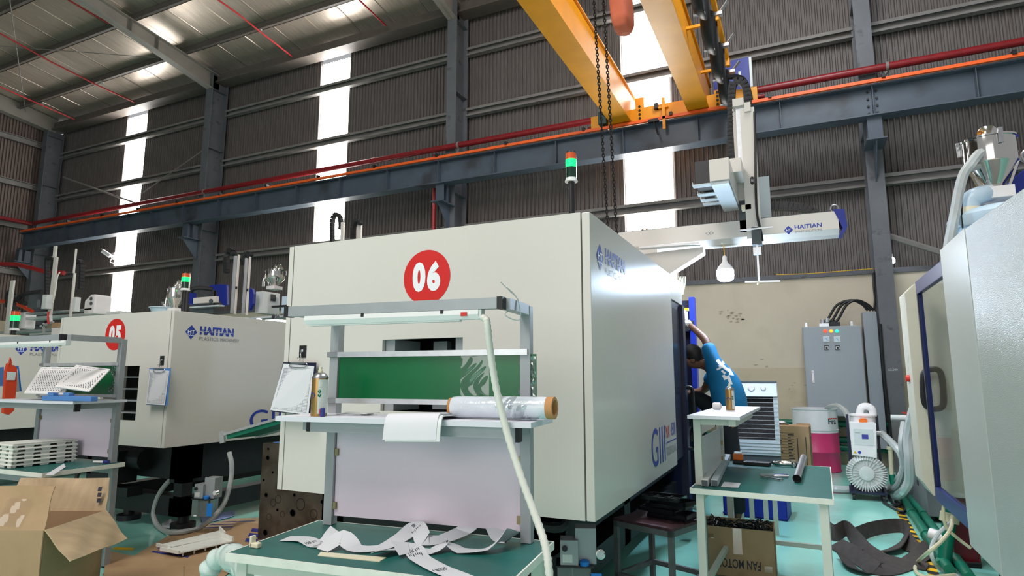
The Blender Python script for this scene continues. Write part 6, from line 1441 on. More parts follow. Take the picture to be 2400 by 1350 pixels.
CT.part('top_flap', MB().prism([(-0.24, 0.75), (-0.1, 0.75), (-0.13, 0.8), (-0.22, 0.79)], 0.15, 0.156).prism([(0.02, 0.75), (0.2, 0.75), (0.2, 0.77), (0.03, 0.77)], 0.15, 0.156), M['cardboard'], world=False)
pr_ = MB()
for k in range(11):
    z = 0.28 + 0.038 * k; pr_.box(-0.22, 0.02, -0.2015, -0.2, z, z + 0.003)
r_ = random.Random(9)
for k in range(10):
    z = 0.292 + 0.038 * k
    for u in (-0.2, -0.06): 
        L_ = r_.uniform(0.03, 0.08); pr_.box(u, u + L_, -0.2015, -0.2, z, z + 0.012)
CT.part('printed_table', pr_, M['ink'], world=False)
CT.part('printed_picture', MB().box(0.2, 0.2015, -0.1, 0.08, 0.2, 0.21).box(0.2, 0.2015, -0.1, -0.09, 0.2, 0.6).box(0.2, 0.2015, 0.07, 0.08, 0.2, 0.6).box(0.2, 0.2015, -0.1, 0.08, 0.6, 0.61).box(0.05, 0.12, -0.2015, -0.2, 0.2, 0.21).box(0.05, 0.06, -0.2015, -0.2, 0.2, 0.6).box(0.15, 0.16, -0.2015, -0.2, 0.2, 0.62), M['ink'], world=False)
single('white_bag', MB().grid(lambda u, v: (-0.4 + 0.2 * u, 9.28 + 0.12 * v, 0.75 + 0.05 * math.sin(math.pi * u) * (0.7 + 0.3 * math.sin(9 * u + 4 * v))), 12, 8), M['paper'], 'white plastic bag edge on top of the printed carton', 'bag', smooth=True)

# ------------------------------------------------------------------ drum
DR = Thing('drum', 'steel drum, white above and magenta below, full of dark pellets', 'drum', (0.13, 10.62, 0))
n = 32; r0 = 0.315
DR.part('lower_shell', MB().lathe([(r0, 0), (r0 + 0.008, 0.01), (r0, 0.02), (r0, 0.27), (r0 + 0.012, 0.285), (r0 + 0.012, 0.3), (r0, 0.315), (r0, 0.57)], n=n), M['pink_drum'], world=False, smooth=True)
sh_ = MB(); prof = [(r0, 0.57), (r0, 0.6), (r0 + 0.01, 0.61), (r0, 0.62), (r0, 0.9), (r0 + 0.01, 0.91), (r0 + 0.01, 0.925), (r0 - 0.012, 0.925), (r0 - 0.012, 0.8)]
for i in range(len(prof) - 1):
    a, b = prof[i], prof[i + 1]
    sh_.add([(rr_ * math.cos(2 * math.pi * k / n), rr_ * math.sin(2 * math.pi * k / n), z) for rr_, z in (a, b) for k in range(n)], [(k, (k + 1) % n, (k + 1) % n + n, k + n) for k in range(n)])
DR.part('upper_shell', sh_, M['white_drum'], world=False, smooth=True)
def arc_text(body, r, z, h, a0, a1, bold):
    mb = text_mb(body, (0, 0, 0), (1, 0, 0), (0, 0, 1), 1.0, h, bold)
    return MB().add([(r * math.cos(R(a0 + (a1 - a0) * x)), r * math.sin(R(a0 + (a1 - a0) * x)), z + zz) for x, y, zz in mb.v], mb.f)
DR.part('lettering', arc_text('Fra', r0 + 0.002, 0.7, 0.085, -56, -28, 0.02), M['ink'], world=False)
DR.part('red_letter_bar', MB().add([((r0 + 0.003) * math.cos(R(a)), (r0 + 0.003) * math.sin(R(a)), z) for z in (0.775, 0.79) for a in range(-56, -19, 6)], [(i, i + 1, i + 8, i + 7) for i in range(6)]), M['decal_red'], world=False)
pe = MB(); rr2 = random.Random(4)
pe.add([(0, 0, 0.9)] + [((r0 - 0.014) * q * math.cos(2 * math.pi * k / 24), (r0 - 0.014) * q * math.sin(2 * math.pi * k / 24), 0.88 + rr2.uniform(-.01, .02)) for q in (0.5, 1.0) for k in range(24)], [(0, 1 + k, 1 + (k + 1) % 24) for k in range(24)] + [(1 + k, 25 + k, 25 + (k + 1) % 24, 1 + (k + 1) % 24) for k in range(24)])
DR.part('pellets', pe, M['pellets'], world=False, kind='stuff')
hose('grey suction hose arching out of the pellet drum', [(0.27, 10.6, 0.86), at(1945, 953, Y=10.3), at(1963, 951, Y=10.0), at(1980, 962, Y=9.6), at(1990, 985, Y=9.2), at(1997, 1020, Y=8.8), at(2005, 1040, Y=8.6)], 0.035, 'clear_hose', 'suction_hose')

# ------------------------------------------------------------------ vacuum loader on a cart
VL = Thing('vacuum_loader', 'vacuum loader with white control box and finned blower on a blue cart', 'vacuum loader', (0.61, 8.45, 0), R(-3))
PV = lambda n, mb, m, u=None, **k: VL.part(n, mb, M[m], u, world=False, **k)
PV('cart_frame', MB().box(-0.19, 0.19, -0.2, 0.25, 0.075, 0.1).box(-0.17, -0.14, 0.1, 0.13, 0.1, 0.95).box(0.14, 0.17, 0.1, 0.13, 0.1, 0.95), 'navy')
for sx in (-0.15, 0.15):
    for sy in (-0.16, 0.2): PV('caster', MB().cyl((sx - 0.012, sy, 0.035), (sx + 0.012, sy, 0.035), 0.035, n=14).box(sx - 0.016, sx + 0.016, sy - 0.02, sy + 0.02, 0.04, 0.075), 'black_plastic', smooth=True)
bl_ = PV('blower_housing', MB().lathe([(0.19, 0.06), (0.2, 0.03), (0.2, -0.05), (0.17, -0.08), (0.15, -0.085), (0.148, -0.06), (0.08, -0.06), (0.078, -0.09), (0.03, -0.095)], (0, -0.08, 0.3), 40, 'Y'), 'cast_alu', smooth=True)
fin = mesh_of('fin', MB().box(0.155, 0.207, -0.095, 0.0, -0.005, 0.005), M['cast_alu'])
for k in range(44):
    o = link('fin', fin, bl_); o.location = (0, -0.075, 0.3); o.rotation_euler = (0, 2 * math.pi * k / 44, 0)
vane = mesh_of('vane', MB().box(0.08, 0.15, -0.075, -0.062, -0.0035, 0.0035), M['cast_alu'])
for k in range(22):
    o = link('vane', vane, bl_); o.location = (0, -0.08, 0.3); o.rotation_euler = (0, 2 * math.pi * k / 22, 0)
PV('vane_recess', MB().lathe([(0.149, -0.058), (0.08, -0.0585)], (0, -0.08, 0.3), 30, 'Y'), 'hole')
PV('motor', MB().cyl((0, 0.0, 0.3), (0, 0.2, 0.3), 0.12, n=24), 'cast_alu', smooth=True)
cbx = PV('control_box', MB().prism([(-0.135, 0.5), (0.115, 0.48), (0.135, 0.86), (0.12, 0.875), (-0.135, 0.875)], -0.18, -0.04), 'white_plastic', bevel=0.006)
PV('box_window', MB().box(-0.1, 0.1, -0.184, -0.18, 0.62, 0.8), 'grey_white', cbx)
PV('display', MB().box(-0.02, 0.045, -0.187, -0.184, 0.69, 0.74), 'screen', cbx)
PV('display_text', text_mb('000', (-0.085, -0.1845, 0.75), (1, 0, 0), (0, 0, 1), 0.05, 0.014), 'decal_grey', cbx)
PV('warning_triangle', poly_mb([(-0.018, 0), (0.018, 0), (0, 0.03)], (-0.1, -0.181, 0.52), (1, 0, 0), (0, 0, 1), 0.001), 'yellow_tape', cbx)
PV('blue_sign', poly_mb(disc2(0.017, 16), (-0.055, -0.181, 0.535), (1, 0, 0), (0, 0, 1), 0.001), 'decal_blue', cbx)
PV('latch', MB().box(-0.035, 0.05, -0.16, -0.06, 0.875, 0.905).box(-0.02, 0.035, -0.15, -0.07, 0.905, 0.918), 'amber', bevel=0.004)
ld = PV('filter_pot', MB().lathe([(0.13, 0.6), (0.13, 0.93), (0.15, 0.94), (0.15, 0.955), (0.1, 0.965), (0.02, 0.97)], (0.01, 0.05, 0), 28), 'white_plastic', smooth=True)
PV('lid_handle', MB().tube(smooth_path([(-0.02, 0.05, 0.96), (0.0, 0.05, 1.03), (0.06, 0.05, 1.05), (0.11, 0.05, 1.02), (0.12, 0.05, 0.96)], 5), 0.032, 12, flat=1.5), 'white_plastic', ld, smooth=True)
PV('box_cable', MB().tube(smooth_path([(0.0, -0.1, 0.5), (0.05, -0.12, 0.44), (0.12, -0.05, 0.4)], 4), 0.008, 6).tube(smooth_path([(0.06, -0.1, 0.49), (0.1, -0.12, 0.42), (0.16, -0.02, 0.36)], 4), 0.008, 6), 'cable', smooth=True)
PV('outlet_pipe', MB().tube([(0.13, 0.05, 0.74), (0.2, 0.05, 0.74)], 0.035, 12), 'steel', smooth=True)

# ------------------------------------------------------------------ electrical cabinet
EC = Thing('electrical_cabinet', 'grey electrical cabinet with three lit lamps on the far wall', 'cabinet', (0.465, 11.25, 0.78))
bd = EC.part('body', MB().box(0.047, 0.885, 11.02, 11.46, 0.78, 2.2), M['cabinet_grey'], bevel=0.004)
dv_ = EC.part('door', MB().box(0.055, 0.877, 11.0, 11.02, 0.79, 2.19), M['cabinet_grey'], bevel=0.004)
EC.part('door_handle', MB().box(0.14, 0.175, 10.985, 11.0, 1.3, 1.5), M['white_plastic'], dv_, bevel=0.006)
EC.part('handle_lock', MB().cyl((0.157, 10.985, 1.33), (0.157, 10.978, 1.33), 0.01, n=10).cyl((0.157, 10.985, 1.47), (0.157, 10.978, 1.47), 0.01, n=10), M['steel'], dv_)
for px, m_ in ((1934, 'lamp_red'), (1948, 'lamp_amber'), (1961.5, 'lamp_green')):
    c = at(px, 776, Y=11.0); EC.part('indicator_lamp', MB().lathe([(0.026, 0), (0.026, -0.012), (0.012, -0.022)], (c.x, 11.0, c.z), 14, 'Y'), M[m_], dv_, smooth=True)
for px in (1936.5, 1962):
    c = at(px, 795, Y=11.0); me_ = EC.part('meter', MB().box(c.x - 0.045, c.x + 0.045, 10.99, 11.0, c.z - 0.045, c.z + 0.045), M['white_plastic'], dv_, bevel=0.003)
    EC.part('meter_face', MB().box(c.x - 0.036, c.x + 0.036, 10.988, 10.99, c.z - 0.036, c.z + 0.036), M['pale_blue'], me_)
    EC.part('meter_needle', MB().bar((c.x + 0.03, 10.987, c.z - 0.03), (c.x - 0.015, 10.987, c.z + 0.02), 0.002, 0.003), M['ink'], me_)
    c = at(px + 1, 815, Y=11.0); sw = EC.part('switch_plate', MB().box(c.x - 0.034, c.x + 0.034, 10.992, 11.0, c.z - 0.036, c.z + 0.036), M['black_plastic'], dv_)
    EC.part('switch_face', MB().box(c.x - 0.027, c.x + 0.027, 10.99, 10.992, c.z - 0.029, c.z + 0.022), M['paper'], sw)
    EC.part('switch_knob', MB().lathe([(0.016, 0), (0.014, -0.02)], (c.x, 10.99, c.z - 0.004), 12, 'Y').box(c.x - 0.003, c.x + 0.003, 10.962, 10.97, c.z - 0.018, c.z + 0.012), M['black_plastic'], sw)
for xx in (0.11, 0.76): EC.part('lifting_lug', MB().box(xx - 0.015, xx + 0.015, 11.05, 11.06, 2.2, 2.27).box(xx - 0.02, xx + 0.02, 11.03, 11.08, 2.2, 2.215), M['alu_bright'], bd)
EC.part('gland_block', MB().box(0.3, 0.44, 11.05, 11.2, 2.2, 2.25).cyl((0.35, 11.12, 2.25), (0.35, 11.12, 2.32), 0.03).cyl((0.42, 11.12, 2.25), (0.42, 11.12, 2.34), 0.03), M['alu_bright'], bd)
EC.part('black_gland', MB().box(0.4, 0.6, 11.08, 11.25, 2.2, 2.27).cyl((0.5, 11.15, 2.27), (0.5, 11.15, 2.31), 0.035), M['black_plastic'], bd)
for k in range(3):
    pa = at(1942 + 11 * k, 745 + 2 * k, Y=11.15); pz = at(2034 + 7 * k, 728, Y=11.2)
    EC.part('power_cable', MB().tube(smooth_path([Vector((0.35 + 0.07 * k, 11.12, 2.26)), pa, at(1962 + 11 * k, 715, Y=11.15), at(1995 + 6 * k, 704, Y=11.17), at(2020 + 6 * k, 713, Y=11.19), pz], 6), 0.02, 8), M['cable'], bd, smooth=True)
TR = Thing('cable_trunk', 'tall narrow grey cable trunk between the cabinet and the column', 'cable trunk', (1.0, 11.3, 0))
TR.part('trunk', MB().box(0.93, 1.12, 11.16, 11.46, 0.3, 2.42), M['cabinet_grey'], bevel=0.004)
TR.part('cover_edge', MB().box(1.06, 1.12, 11.15, 11.16, 0.3, 2.42), M['cabinet_grey'])
TR.part('black_conduit', MB().tube(smooth_path([(1.13, 10.86, 2.2), (1.12, 10.85, 1.4), (1.15, 10.86, 0.6), (1.2, 10.86, 0.05)], 5), 0.022, 8), M['cable'], smooth=True)
# chalk number on the column
cc = at(2093, 866, Y=10.899)
kc = Thing('chalk_mark', 'small chalk number on the grey column beside the cabinet', 'chalk mark', cc)
kc.part('digits', text_mb('62.500', cc + Vector((-0.06, 0, -0.02)), (1, 0, 0), (0, 0, 1), 0.12, 0.035, depth=0.002), M['grey_white'])
for k, z in enumerate((0.65, 0.4, 0.27)):
    t = Thing('water_pipe', ['upper green water pipe along the wall behind the drum', 'middle green water pipe along the wall behind the drum', 'lower green water pipe along the wall behind the drum'][k], 'pipe', (0.6, 11.35, z))
    t.part('pipe', MB().cyl((-3.0, 11.35, z), (2.6, 11.35, z), 0.05, n=12), M['green_pipe'], smooth=True)
    t.part('bracket', MB().box(0.5, 0.54, 11.3, 11.5, z - 0.065, z - 0.05).box(0.9, 0.94, 11.3, 11.5, z - 0.065, z - 0.05), M['column_grey'])

# ------------------------------------------------------------------ temperature units, hoses and floor pipes on the right
for k, (xx, yy, hh) in enumerate(((1.0, 8.9, 0.88), (1.02, 7.75, 0.8))):
    t = Thing('temperature_unit', ['dusty grey mould temperature unit behind the vacuum loader hoses', 'dusty grey mould temperature unit nearer the right hand machine'][k], 'temperature unit', (xx + 0.16, yy, 0))
    t.part('cabinet', MB().box(xx, xx + 0.34, yy - 0.45, yy + 0.45, 0.06, hh), M['grey_unit'], bevel=0.01)
    for j in range(3): t.part('vent_slot', MB().box(xx - 0.004, xx, yy - 0.3, yy + 0.1, hh * 0.62 + 0.03 * j, hh * 0.62 + 0.014 + 0.03 * j), M['black_plastic'])
    t.part('latch', MB().box(xx - 0.006, xx, yy - 0.05, yy + 0.02, hh * 0.36, hh * 0.42), M['black_plastic'])
    for j in (-0.35, 0.35): t.part('caster', MB().cyl((xx + 0.04, yy + j - 0.012, 0.03), (xx + 0.04, yy + j + 0.012, 0.03), 0.03, n=12), M['black_plastic'], smooth=True)
    t.part('valve', MB().cyl((xx + 0.1, yy - 0.3, hh), (xx + 0.1, yy - 0.3, hh + 0.08), 0.03, n=10).bar((xx + 0.04, yy - 0.3, hh + 0.1), (xx + 0.18, yy - 0.3, hh + 0.09), 0.03, 0.015), M['red'], smooth=True)
    t.part('valve_body', MB().cyl((xx - 0.08, yy - 0.3, hh + 0.04), (xx + 0.2, yy - 0.3, hh + 0.04), 0.035, n=10), M['grey_white'], smooth=True)
hose('thick clear hose dropping beside the white guard of the right machine', [at(2180, 800, Y=6.6), at(2172, 850, Y=6.6), at(2160, 905, Y=6.7), at(2140, 965, Y=6.8), at(2129, 1020, Y=6.9), at(2131, 1080, Y=6.9), at(2131, 1125, Y=7.0), at(2118, 1150, Y=7.2), at(2100, 1166, Z=0.05)], 0.042, 'clear_hose')
hose('clear hose looping from the vacuum loader pipe to the floor', [(0.80, 8.5, 0.74), at(2090, 1038, Y=8.3), at(2110, 1062, Y=8.2), at(2117, 1095, Y=8.2), at(2108, 1122, Y=8.2), at(2085, 1142, Z=0.06), (0.7, 8.6, 0.05)], 0.04, 'clear_hose')
hose('second clear hose loop behind the vacuum loader', [at(2118, 990, Y=8.0), at(2112, 1040, Y=7.9), at(2118, 1090, Y=8.0), at(2104, 1135, Y=8.2), at(2080, 1155, Z=0.05)], 0.03, 'grey_hose')
hose('pale floor hose running left from the vacuum loader', [(0.5, 8.7, 0.05), at(1960, 1146, Z=0.05), at(1930, 1142, Z=0.05), at(1880, 1150, Z=0.05)], 0.04, 'clear_hose', 'floor_hose')
pg = Thing('green_valve_pipe', 'short cream and green pipe standing behind the vacuum loader', 'pipe', (0.93, 8.95, 0))
pg.part('cream_pipe', MB().cyl(at(2087, 1048, Y=8.35), at(2090, 1115, Y=8.35), 0.026, n=10).cyl(at(2086, 1046, Y=8.35), at(2086, 1054, Y=8.35), 0.036, n=10), M['beige_hose'], smooth=True)
pg.part('green_foot', MB().cyl(at(2090, 1112, Y=8.35), at(2094, 1135, Y=8.35), 0.032, n=10), M['green_pipe'], smooth=True)
for k, (a, b, r, lab) in enumerate(((Vector((0.94, 8.4, 0.045)), Vector((0.86, 5.45, 0.045)), 0.038, 'green floor pipe nearest the striped tape'), (Vector((1.03, 8.4, 0.045)), Vector((0.95, 5.3, 0.045)), 0.038, 'second green floor pipe beside the striped tape'), (Vector((1.1, 7.6, 0.06)), Vector((1.35, 5.2, 0.05)), 0.03, 'thin green floor pipe slanting under the right machine'))):
    t = Thing('floor_pipe', lab, 'pipe', a)
    t.part('pipe', MB().tube([a, a.lerp(b, 0.5), b], r, 12), M['green_pipe'], smooth=True)
    for u in (0.3, 0.62): c = a.lerp(b, u); dd = (b - a).normalized(); t.part('joint', MB().tube([c, c + dd * 0.06], r * 1.25, 12), M['green_pipe'], smooth=True)
vp = Thing('riser_pipe', 'green riser pipe with wrapped joint under the glass gate', 'pipe', at(2212, 1330, Z=0.01))
a, b = at(2212, 1325, Z=0.02), at(2230, 1178, Y=at(2212, 1325, Z=0.02).y + 0.05)
vp.part('pipe', MB().tube([a, b], 0.045, 14), M['green_pipe'], smooth=True)
c = a.lerp(b, 0.68); vp.part('wrapped_joint', MB().tube([c, c + (b - a).normalized() * 0.07], 0.062, 14), M['beige_hose'], smooth=True)
vp.part('branch', MB().tube([a.lerp(b, 0.42), a.lerp(b, 0.42) + Vector((-0.1, 0.05, 0.02))], 0.04, 12), M['white_plastic'], smooth=True)
vp.part('elbow', MB().tube(smooth_path([a, a + Vector((-0.02, -0.02, 0.01)), a + Vector((0.1, 0.3, 0.03))], 4), 0.045, 12), M['green_pipe'], smooth=True)
hose('beige hose curling from the green riser onto the floor', [at(2232, 1210, Y=5.4), at(2228, 1240, Y=5.3), at(2205, 1270, Y=5.2), at(2175, 1295, Y=5.15), at(2150, 1318, Z=0.02), at(2146, 1338, Z=0.02), at(2170, 1352, Z=0.02), at(2240, 1348, Z=0.02)], 0.013, 'beige_hose')
hose('clear hose curling round the base of the green riser', [at(2228, 1225, Y=5.5), at(2200, 1250, Y=5.45), at(2184, 1280, Y=5.4), at(2186, 1310, Y=5.35), at(2205, 1335, Z=0.02), at(2250, 1352, Z=0.02)], 0.014, 'clear_hose')
hose('thin beige hose hanging under the glass gate', [at(2214, 1165, Y=5.4), at(2211, 1200, Y=5.4), at(2218, 1235, Y=5.4), at(2245, 1262, Y=5.4), at(2275, 1285, Y=5.4)], 0.011, 'beige_hose')
hose('black cable lying along the floor under the right machine', [at(2100, 1175, Z=0.02), at(2130, 1200, Z=0.02), at(2165, 1235, Z=0.02), at(2200, 1290, Z=0.02), at(2240, 1318, Z=0.02), at(2300, 1325, Z=0.02)], 0.02, 'cable', 'floor_cable', cat='cable')
hose('tangled black cable by the wheels of the vacuum loader', [at(2078, 1148, Z=0.02), at(2095, 1182, Z=0.02), at(2125, 1178, Z=0.06), at(2118, 1200, Z=0.02), at(2085, 1185, Z=0.02), at(2070, 1176, Z=0.02)], 0.016, 'cable', 'floor_cable', cat='cable')
# striped tape
TP = Thing('floor_tape', 'yellow and black striped tape along the floor on the right', 'floor tape', (0.8, 6.7, 0))
a, b = Vector((0.85, 8.05, 0.001)), Vector((0.75, 5.0, 0.001)); nseg = 34; dd = (b - a) / nseg; ww = Vector((0.035, 0.001, 0))
for k in range(nseg):
    p0_ = a + dd * k; p1_ = a + dd * (k + 1); sk_ = dd * 0.35
    q = [p0_ - ww - sk_ * .5, p0_ + ww + sk_ * .5, p1_ + ww + sk_ * .5, p1_ - ww - sk_ * .5]
    TP.part('tape_stripe', MB().add(q + [x + Vector((0, 0, .002)) for x in q], [(0, 1, 2, 3), (4, 5, 6, 7), (0, 1, 5, 4), (1, 2, 6, 5), (2, 3, 7, 6), (3, 0, 4, 7)]), M['yellow_tape' if k % 2 else 'black_tape'])
single('tape_scrap', slab([at(262, 1287, Z=.004), at(312, 1289, Z=.004), at(314, 1284, Z=.004), at(270, 1282, Z=.004)], 0.002), M['yellow_tape'], 'short piece of yellow floor tape beside the open box', 'floor tape')
# lifting sling
SL = Thing('lifting_sling', 'dusty dark webbing sling lying in loops on the green floor', 'sling', (0.4, 5.9, 0))
def webbing(pts, wid=0.1):
    pr = []; P = [at(x, y, Z=0.0) + Vector((0, 0, l)) for x, y, l, t in pts]; ps = smooth_path(P, 6)
    for i, p_ in enumerate(ps):
        k = min(i // 6, len(pts) - 2); tl = pts[k][3] + (pts[k + 1][3] - pts[k][3]) * min(1, i / 6 - k)
        t = ps[min(i + 1, len(ps) - 1)] - ps[max(i - 1, 0)]; t.z = 0; h = Vector((-t.y, t.x, 0)).normalized()
        wv = h * math.cos(R(tl)) + Vector((0, 0, 1)) * math.sin(R(tl))
        pr.append((Vector((p_.x, p_.y, max(0.006, p_.z) + abs(math.sin(R(tl))) * wid / 2)), wv))
    SL.part('webbing', MB().ribbon(pr, wid, 0.008), M['sling'], smooth=True)
webbing([(1935, 1253, 0, 60), (1958, 1268, 0, 70), (1985, 1262, 0.02, 85), (2010, 1285, 0, 60), (2030, 1305, 0, 40), (2070, 1318, 0, 20), (2120, 1325, 0, 10), (2175, 1335, 0, 10)], 0.13)
webbing([(1960, 1285, 0, 30), (1990, 1305, 0, 40), (2030, 1330, 0, 30), (2060, 1345, 0, 20), (2110, 1335, 0, 10), (2160, 1310, 0.02, 10), (2185, 1290, 0.02, 20)], 0.13)
webbing([(2010, 1272, 0, 75), (2045, 1258, 0, 80), (2090, 1250, 0, 80), (2120, 1252, 0, 80), (2125, 1272, 0.01, 60), (2095, 1295, 0.01, 20), (2050, 1300, 0.01, 10), (2010, 1298, 0.01, 20)], 0.12)
webbing([(2120, 1275, 0, 60), (2135, 1290, 0, 30), (2160, 1298, 0.02, 10), (2200, 1296, 0.03, 5)], 0.13)
webbing([(2040, 1349, 0, 10), (2000, 1338, 0, 20), (1975, 1310, 0, 30)], 0.1)
# ------------------------------------------------------------------ the worker
PE = Thing('person', 'worker in a blue shirt and dark trousers leaning into the 06 machine, arm raised', 'person', (-0.65, 6.25, 0))
def skin_mesh(name, verts, edges, m, root=0, sub=2):
    """verts: (point, rx, ry); grows one continuous surface round the joints"""
    me = bpy.data.meshes.new(name); me.from_pydata([tuple(v[0]) for v in verts], edges, [])
    o = bpy.data.objects.new(name, me); COL.objects.link(o)
    mod = o.modifiers.new('skin', 'SKIN'); mod.use_smooth_shade = True; mod.branch_smoothing = 0.6
    sk = me.skin_vertices[0].data
    for i, v in enumerate(verts): sk[i].radius = (v[1], v[2]); sk[i].use_root = (i == root)
    s = o.modifiers.new('sub', 'SUBSURF'); s.levels = sub; s.render_levels = sub
    dg = bpy.context.evaluated_depsgraph_get(); dg.update()
    out = bpy.data.meshes.new_from_object(o.evaluated_get(dg)); bpy.data.objects.remove(o); bpy.data.meshes.remove(me)
    out.name = name; out.transform(PE.inv); out.materials.clear(); out.materials.append(m)
    for p_ in out.polygons: p_.use_smooth = True
    return out
V = Vector
hip = V((-0.66, 6.28, 1.02)); wst = V((-0.645, 6.30, 1.17)); chest = V((-0.68, 6.33, 1.36)); ubk = V((-0.755, 6.36, 1.485)); nk = V((-0.86, 6.39, 1.535)); hd = V((-0.985, 6.40, 1.58)); hd2 = V((-1.035, 6.40, 1.56)); jaw = V((-1.02, 6.395, 1.495))
shR = V((-0.775, 6.23, 1.545)); elR = V((-0.845, 6.32, 1.765)); wrR = V((-1.02, 6.45, 1.935)); 
shL = V((-0.80, 6.53, 1.46)); elL = V((-0.92, 6.62, 1.26)); wrL = V((-1.12, 6.62, 1.22)); hnL = V((-1.2, 6.62, 1.24))
hpR = V((-0.66, 6.19, 0.98)); knR = V((-0.63, 6.17, 0.53)); anR = V((-0.60, 6.22, 0.10)); toR = V((-0.74, 6.2, 0.045))
hpL = V((-0.69, 6.37, 1.0)); knL = V((-1.0, 6.40, 1.22)); anL = V((-1.09, 6.42, 0.86)); toL = V((-1.2, 6.42, 0.80))
vb = [(hip, .125, .15), (wst, .115, .14), (chest, .12, .155), (ubk, .1, .13), (nk, .055, .055), (hd, .097, .085), (hd2, .08, .07), (jaw + V((0, 0, -.015)), .062, .056),
      (shR, .06, .06), (elR, .043, .043), (wrR, .03, .03), (shL, .06, .06), (elL, .043, .043), (wrL, .03, .03), (hnL, .04, .03),
      (hpR, .085, .085), (knR, .06, .06), (anR, .045, .045), (toR, .045, .04), (hpL, .085, .085), (knL, .062, .062), (anL, .045, .045), (toL, .045, .04),
      (hd + V((-0.03, 0, -0.01)) + V((-0.075, 0, -0.045)), .018, .016)]
eb = [(0, 1), (1, 2), (2, 3), (3, 4), (4, 5), (5, 6), (5, 7), (3, 8), (8, 9), (9, 10), (3, 11), (11, 12), (12, 13), (13, 14), (0, 15), (15, 16), (16, 17), (17, 18), (0, 19), (19, 20), (20, 21), (21, 22), (6, 23)]
link('body', skin_mesh('body', vb, eb, M['skin']), PE.o)
# shirt
vs = [(hip + V((0.015, 0, -0.03)), .17, .19), (wst + V((0.005, 0, 0)), .175, .19), (chest + V((-0.005, -0.02, 0.0)), .205, .21), (ubk + V((0.03, -0.03, 0.01)), .185, .19), (nk.lerp(ubk, 0.35), .075, .075),
      (shR, .085, .085), (shR.lerp(elR, 0.5), .074, .074), (shR.lerp(elR, 0.82), .068, .068), (shL, .08, .08), (shL.lerp(elL, 0.7), .066, .066)]
es = [(0, 1), (1, 2), (2, 3), (3, 4), (3, 5), (5, 6), (6, 7), (3, 8), (8, 9)]
sm = skin_mesh('shirt', vs, es, M['shirt'], sub=3)
sm.materials.append(M['decal_white'])
lo = PE.inv
seg = [((-0.72, 1.55), (-0.645, 1.46)), ((-0.675, 1.54), (-0.715, 1.47)), ((-0.685, 1.45), (-0.62, 1.34)), ((-0.63, 1.48), (-0.605, 1.42)), ((-0.64, 1.4), (-0.6, 1.33))]
def dseg(p_, a_, b_):
    ax_, ay_ = a_; bx_, by_ = b_; dx, dy = bx_ - ax_, by_ - ay_; t_ = max(0, min(1, ((p_[0] - ax_) * dx + (p_[1] - ay_) * dy) / (dx * dx + dy * dy))); return math.hypot(p_[0] - ax_ - t_ * dx, p_[1] - ay_ - t_ * dy)
for p_ in sm.polygons:
    c = PE.mw @ p_.center
    if p_.normal.y < -0.15 and min(dseg((c.x, c.z), a_, b_) for a_, b_ in seg) < 0.013: p_.material_index = 1
link('shirt', sm, PE.o)['label'] = 'blue shirt with white print on the back'
vt = [(hip + V((0, 0, 0.05)), .14, .16), (hip + V((0, 0, -0.06)), .14, .16), (hpR + V((0, 0, -0.1)), .105, .105), (knR, .08, .08), (anR + V((0, 0, .03)), .068, .068), (hpL.lerp(knL, 0.3), .105, .105), (knL, .085, .085), (anL + V((0, 0, .03)), .066, .066)]
et_ = [(0, 1), (1, 2), (2, 3), (3, 4), (1, 5), (5, 6), (6, 7)]
link('trousers', skin_mesh('trousers', vt, et_, M['pants']), PE.o)
for a_, b_ in ((anR, toR), (anL, toL)):
    d_ = (b_ - a_); d_.z = 0; d_.normalize(); b0 = V((a_.x, a_.y, b_.z - 0.04))
    shoe = MB(); prof_ = [(-0.06, .04, .09), (0.0, .045, .1), (0.08, .05, .075), (0.15, .05, .055), (0.19, .035, .045)]
    sdv = V((-d_.y, d_.x, 0)); rows = []
    for t_, w_, h_ in prof_:
        c = b0 + d_ * t_
        rows.append([c + sdv * w_, c + sdv * w_ + V((0, 0, h_ * .6)), c + V((0, 0, h_)), c - sdv * w_ + V((0, 0, h_ * .6)), c - sdv * w_])
    shoe.add([p_ for r__ in rows for p_ in r__], [(i * 5 + j, i * 5 + (j + 1) % 5, (i + 1) * 5 + (j + 1) % 5, (i + 1) * 5 + j) for i in range(4) for j in range(5)] + [(0, 1, 2, 3, 4), (24, 23, 22, 21, 20)])
    PE.part('shoe', shoe, M['black_plastic'], bevel=0.006, smooth=True)
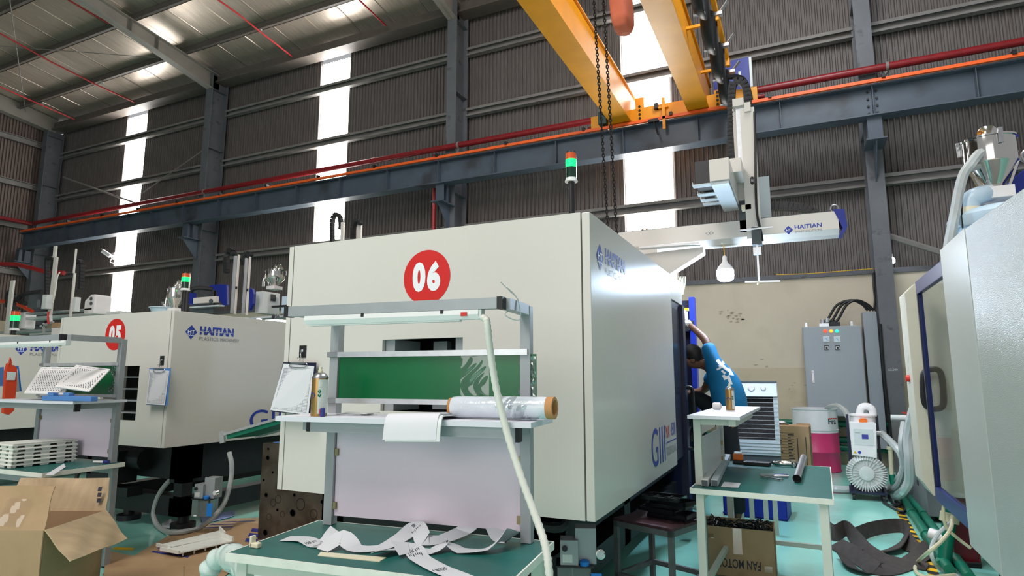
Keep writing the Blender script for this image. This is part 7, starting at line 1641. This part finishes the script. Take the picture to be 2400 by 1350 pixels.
# hair: a cap over the skull, short at the neck
hc = hd + V((0.012, 0, 0.03)); hm = MB()
def hairf(u, v):
    a_ = 2 * math.pi * u; ph = v * 1.95
    r_ = 1 + 0.03 * math.sin(9 * a_ + 5 * ph)
    p_ = V((math.sin(ph) * math.cos(a_) * 0.112, math.sin(ph) * math.sin(a_) * 0.096, math.cos(ph) * 0.105)) * r_
    p_.z += -0.25 * p_.x * (1 if p_.x < 0 else 0.1)
    return hc + Matrix.Rotation(R(18), 3, 'Y') @ p_
PE.part('hair', hm.grid(hairf, 28, 14), M['hair'], smooth=True)
PE.part('ear', MB().lathe([(0.004, -0.014), (0.022, -0.008), (0.026, 0), (0.02, 0.006)], hd + V((0.005, -0.08, -0.02)), 12, 'Y'), M['skin'], smooth=True)
for ey in (-0.03, 0.03): PE.part('eye', MB().lathe([(0.003, -0.009), (0.009, 0), (0.003, 0.009)], hd2 + V((-0.06, ey, -0.012)), 10), M['ink'], smooth=True)
# gloved hand gripping the control box: palm, four fingers and a thumb
k0 = wrR; pd_ = V((-0.055, 0.13, 0.05)).normalized(); ac = V((0.75, 0.4, 0.3)); ac = (ac - pd_ * ac.dot(pd_)).normalized(); cu_ = pd_.cross(ac).normalized()
if cu_.z > 0: cu_ = -cu_
pm_ = k0 + pd_ * 0.06; kn = k0 + pd_ * 0.1
gv = [(k0 - pd_ * 0.03, .036, .036), (k0, .034, .034), (pm_, .042, .026), (kn, .04, .02)]; ge = [(0, 1), (1, 2), (2, 3)]
for j, (of, ln) in enumerate(((-.03, .06), (-.01, .072), (.011, .068), (.03, .055))):
    b0 = kn + ac * of; i0 = len(gv); t1 = b0 + pd_ * ln * .5 + cu_ * .008; t2 = t1 + pd_ * ln * .25 + cu_ * ln * .4; t3 = t2 + cu_ * ln * .35 - pd_ * .006
    gv += [(b0, .0115, .0115), (t1, .0105, .0105), (t2, .0098, .0098), (t3, .009, .009)]; ge += [(3, i0), (i0, i0 + 1), (i0 + 1, i0 + 2), (i0 + 2, i0 + 3)]
i0 = len(gv); b0 = k0 + pd_ * 0.045 - ac * .035; gv += [(b0, .013, .013), (b0 + pd_ * .03 - ac * .022 + cu_ * .015, .012, .012), (b0 + pd_ * .06 - ac * .02 + cu_ * .035, .0105, .0105)]; ge += [(2, i0), (i0, i0 + 1), (i0 + 1, i0 + 2)]
link('glove', skin_mesh('glove', gv, ge, M['glove'], root=1), PE.o)
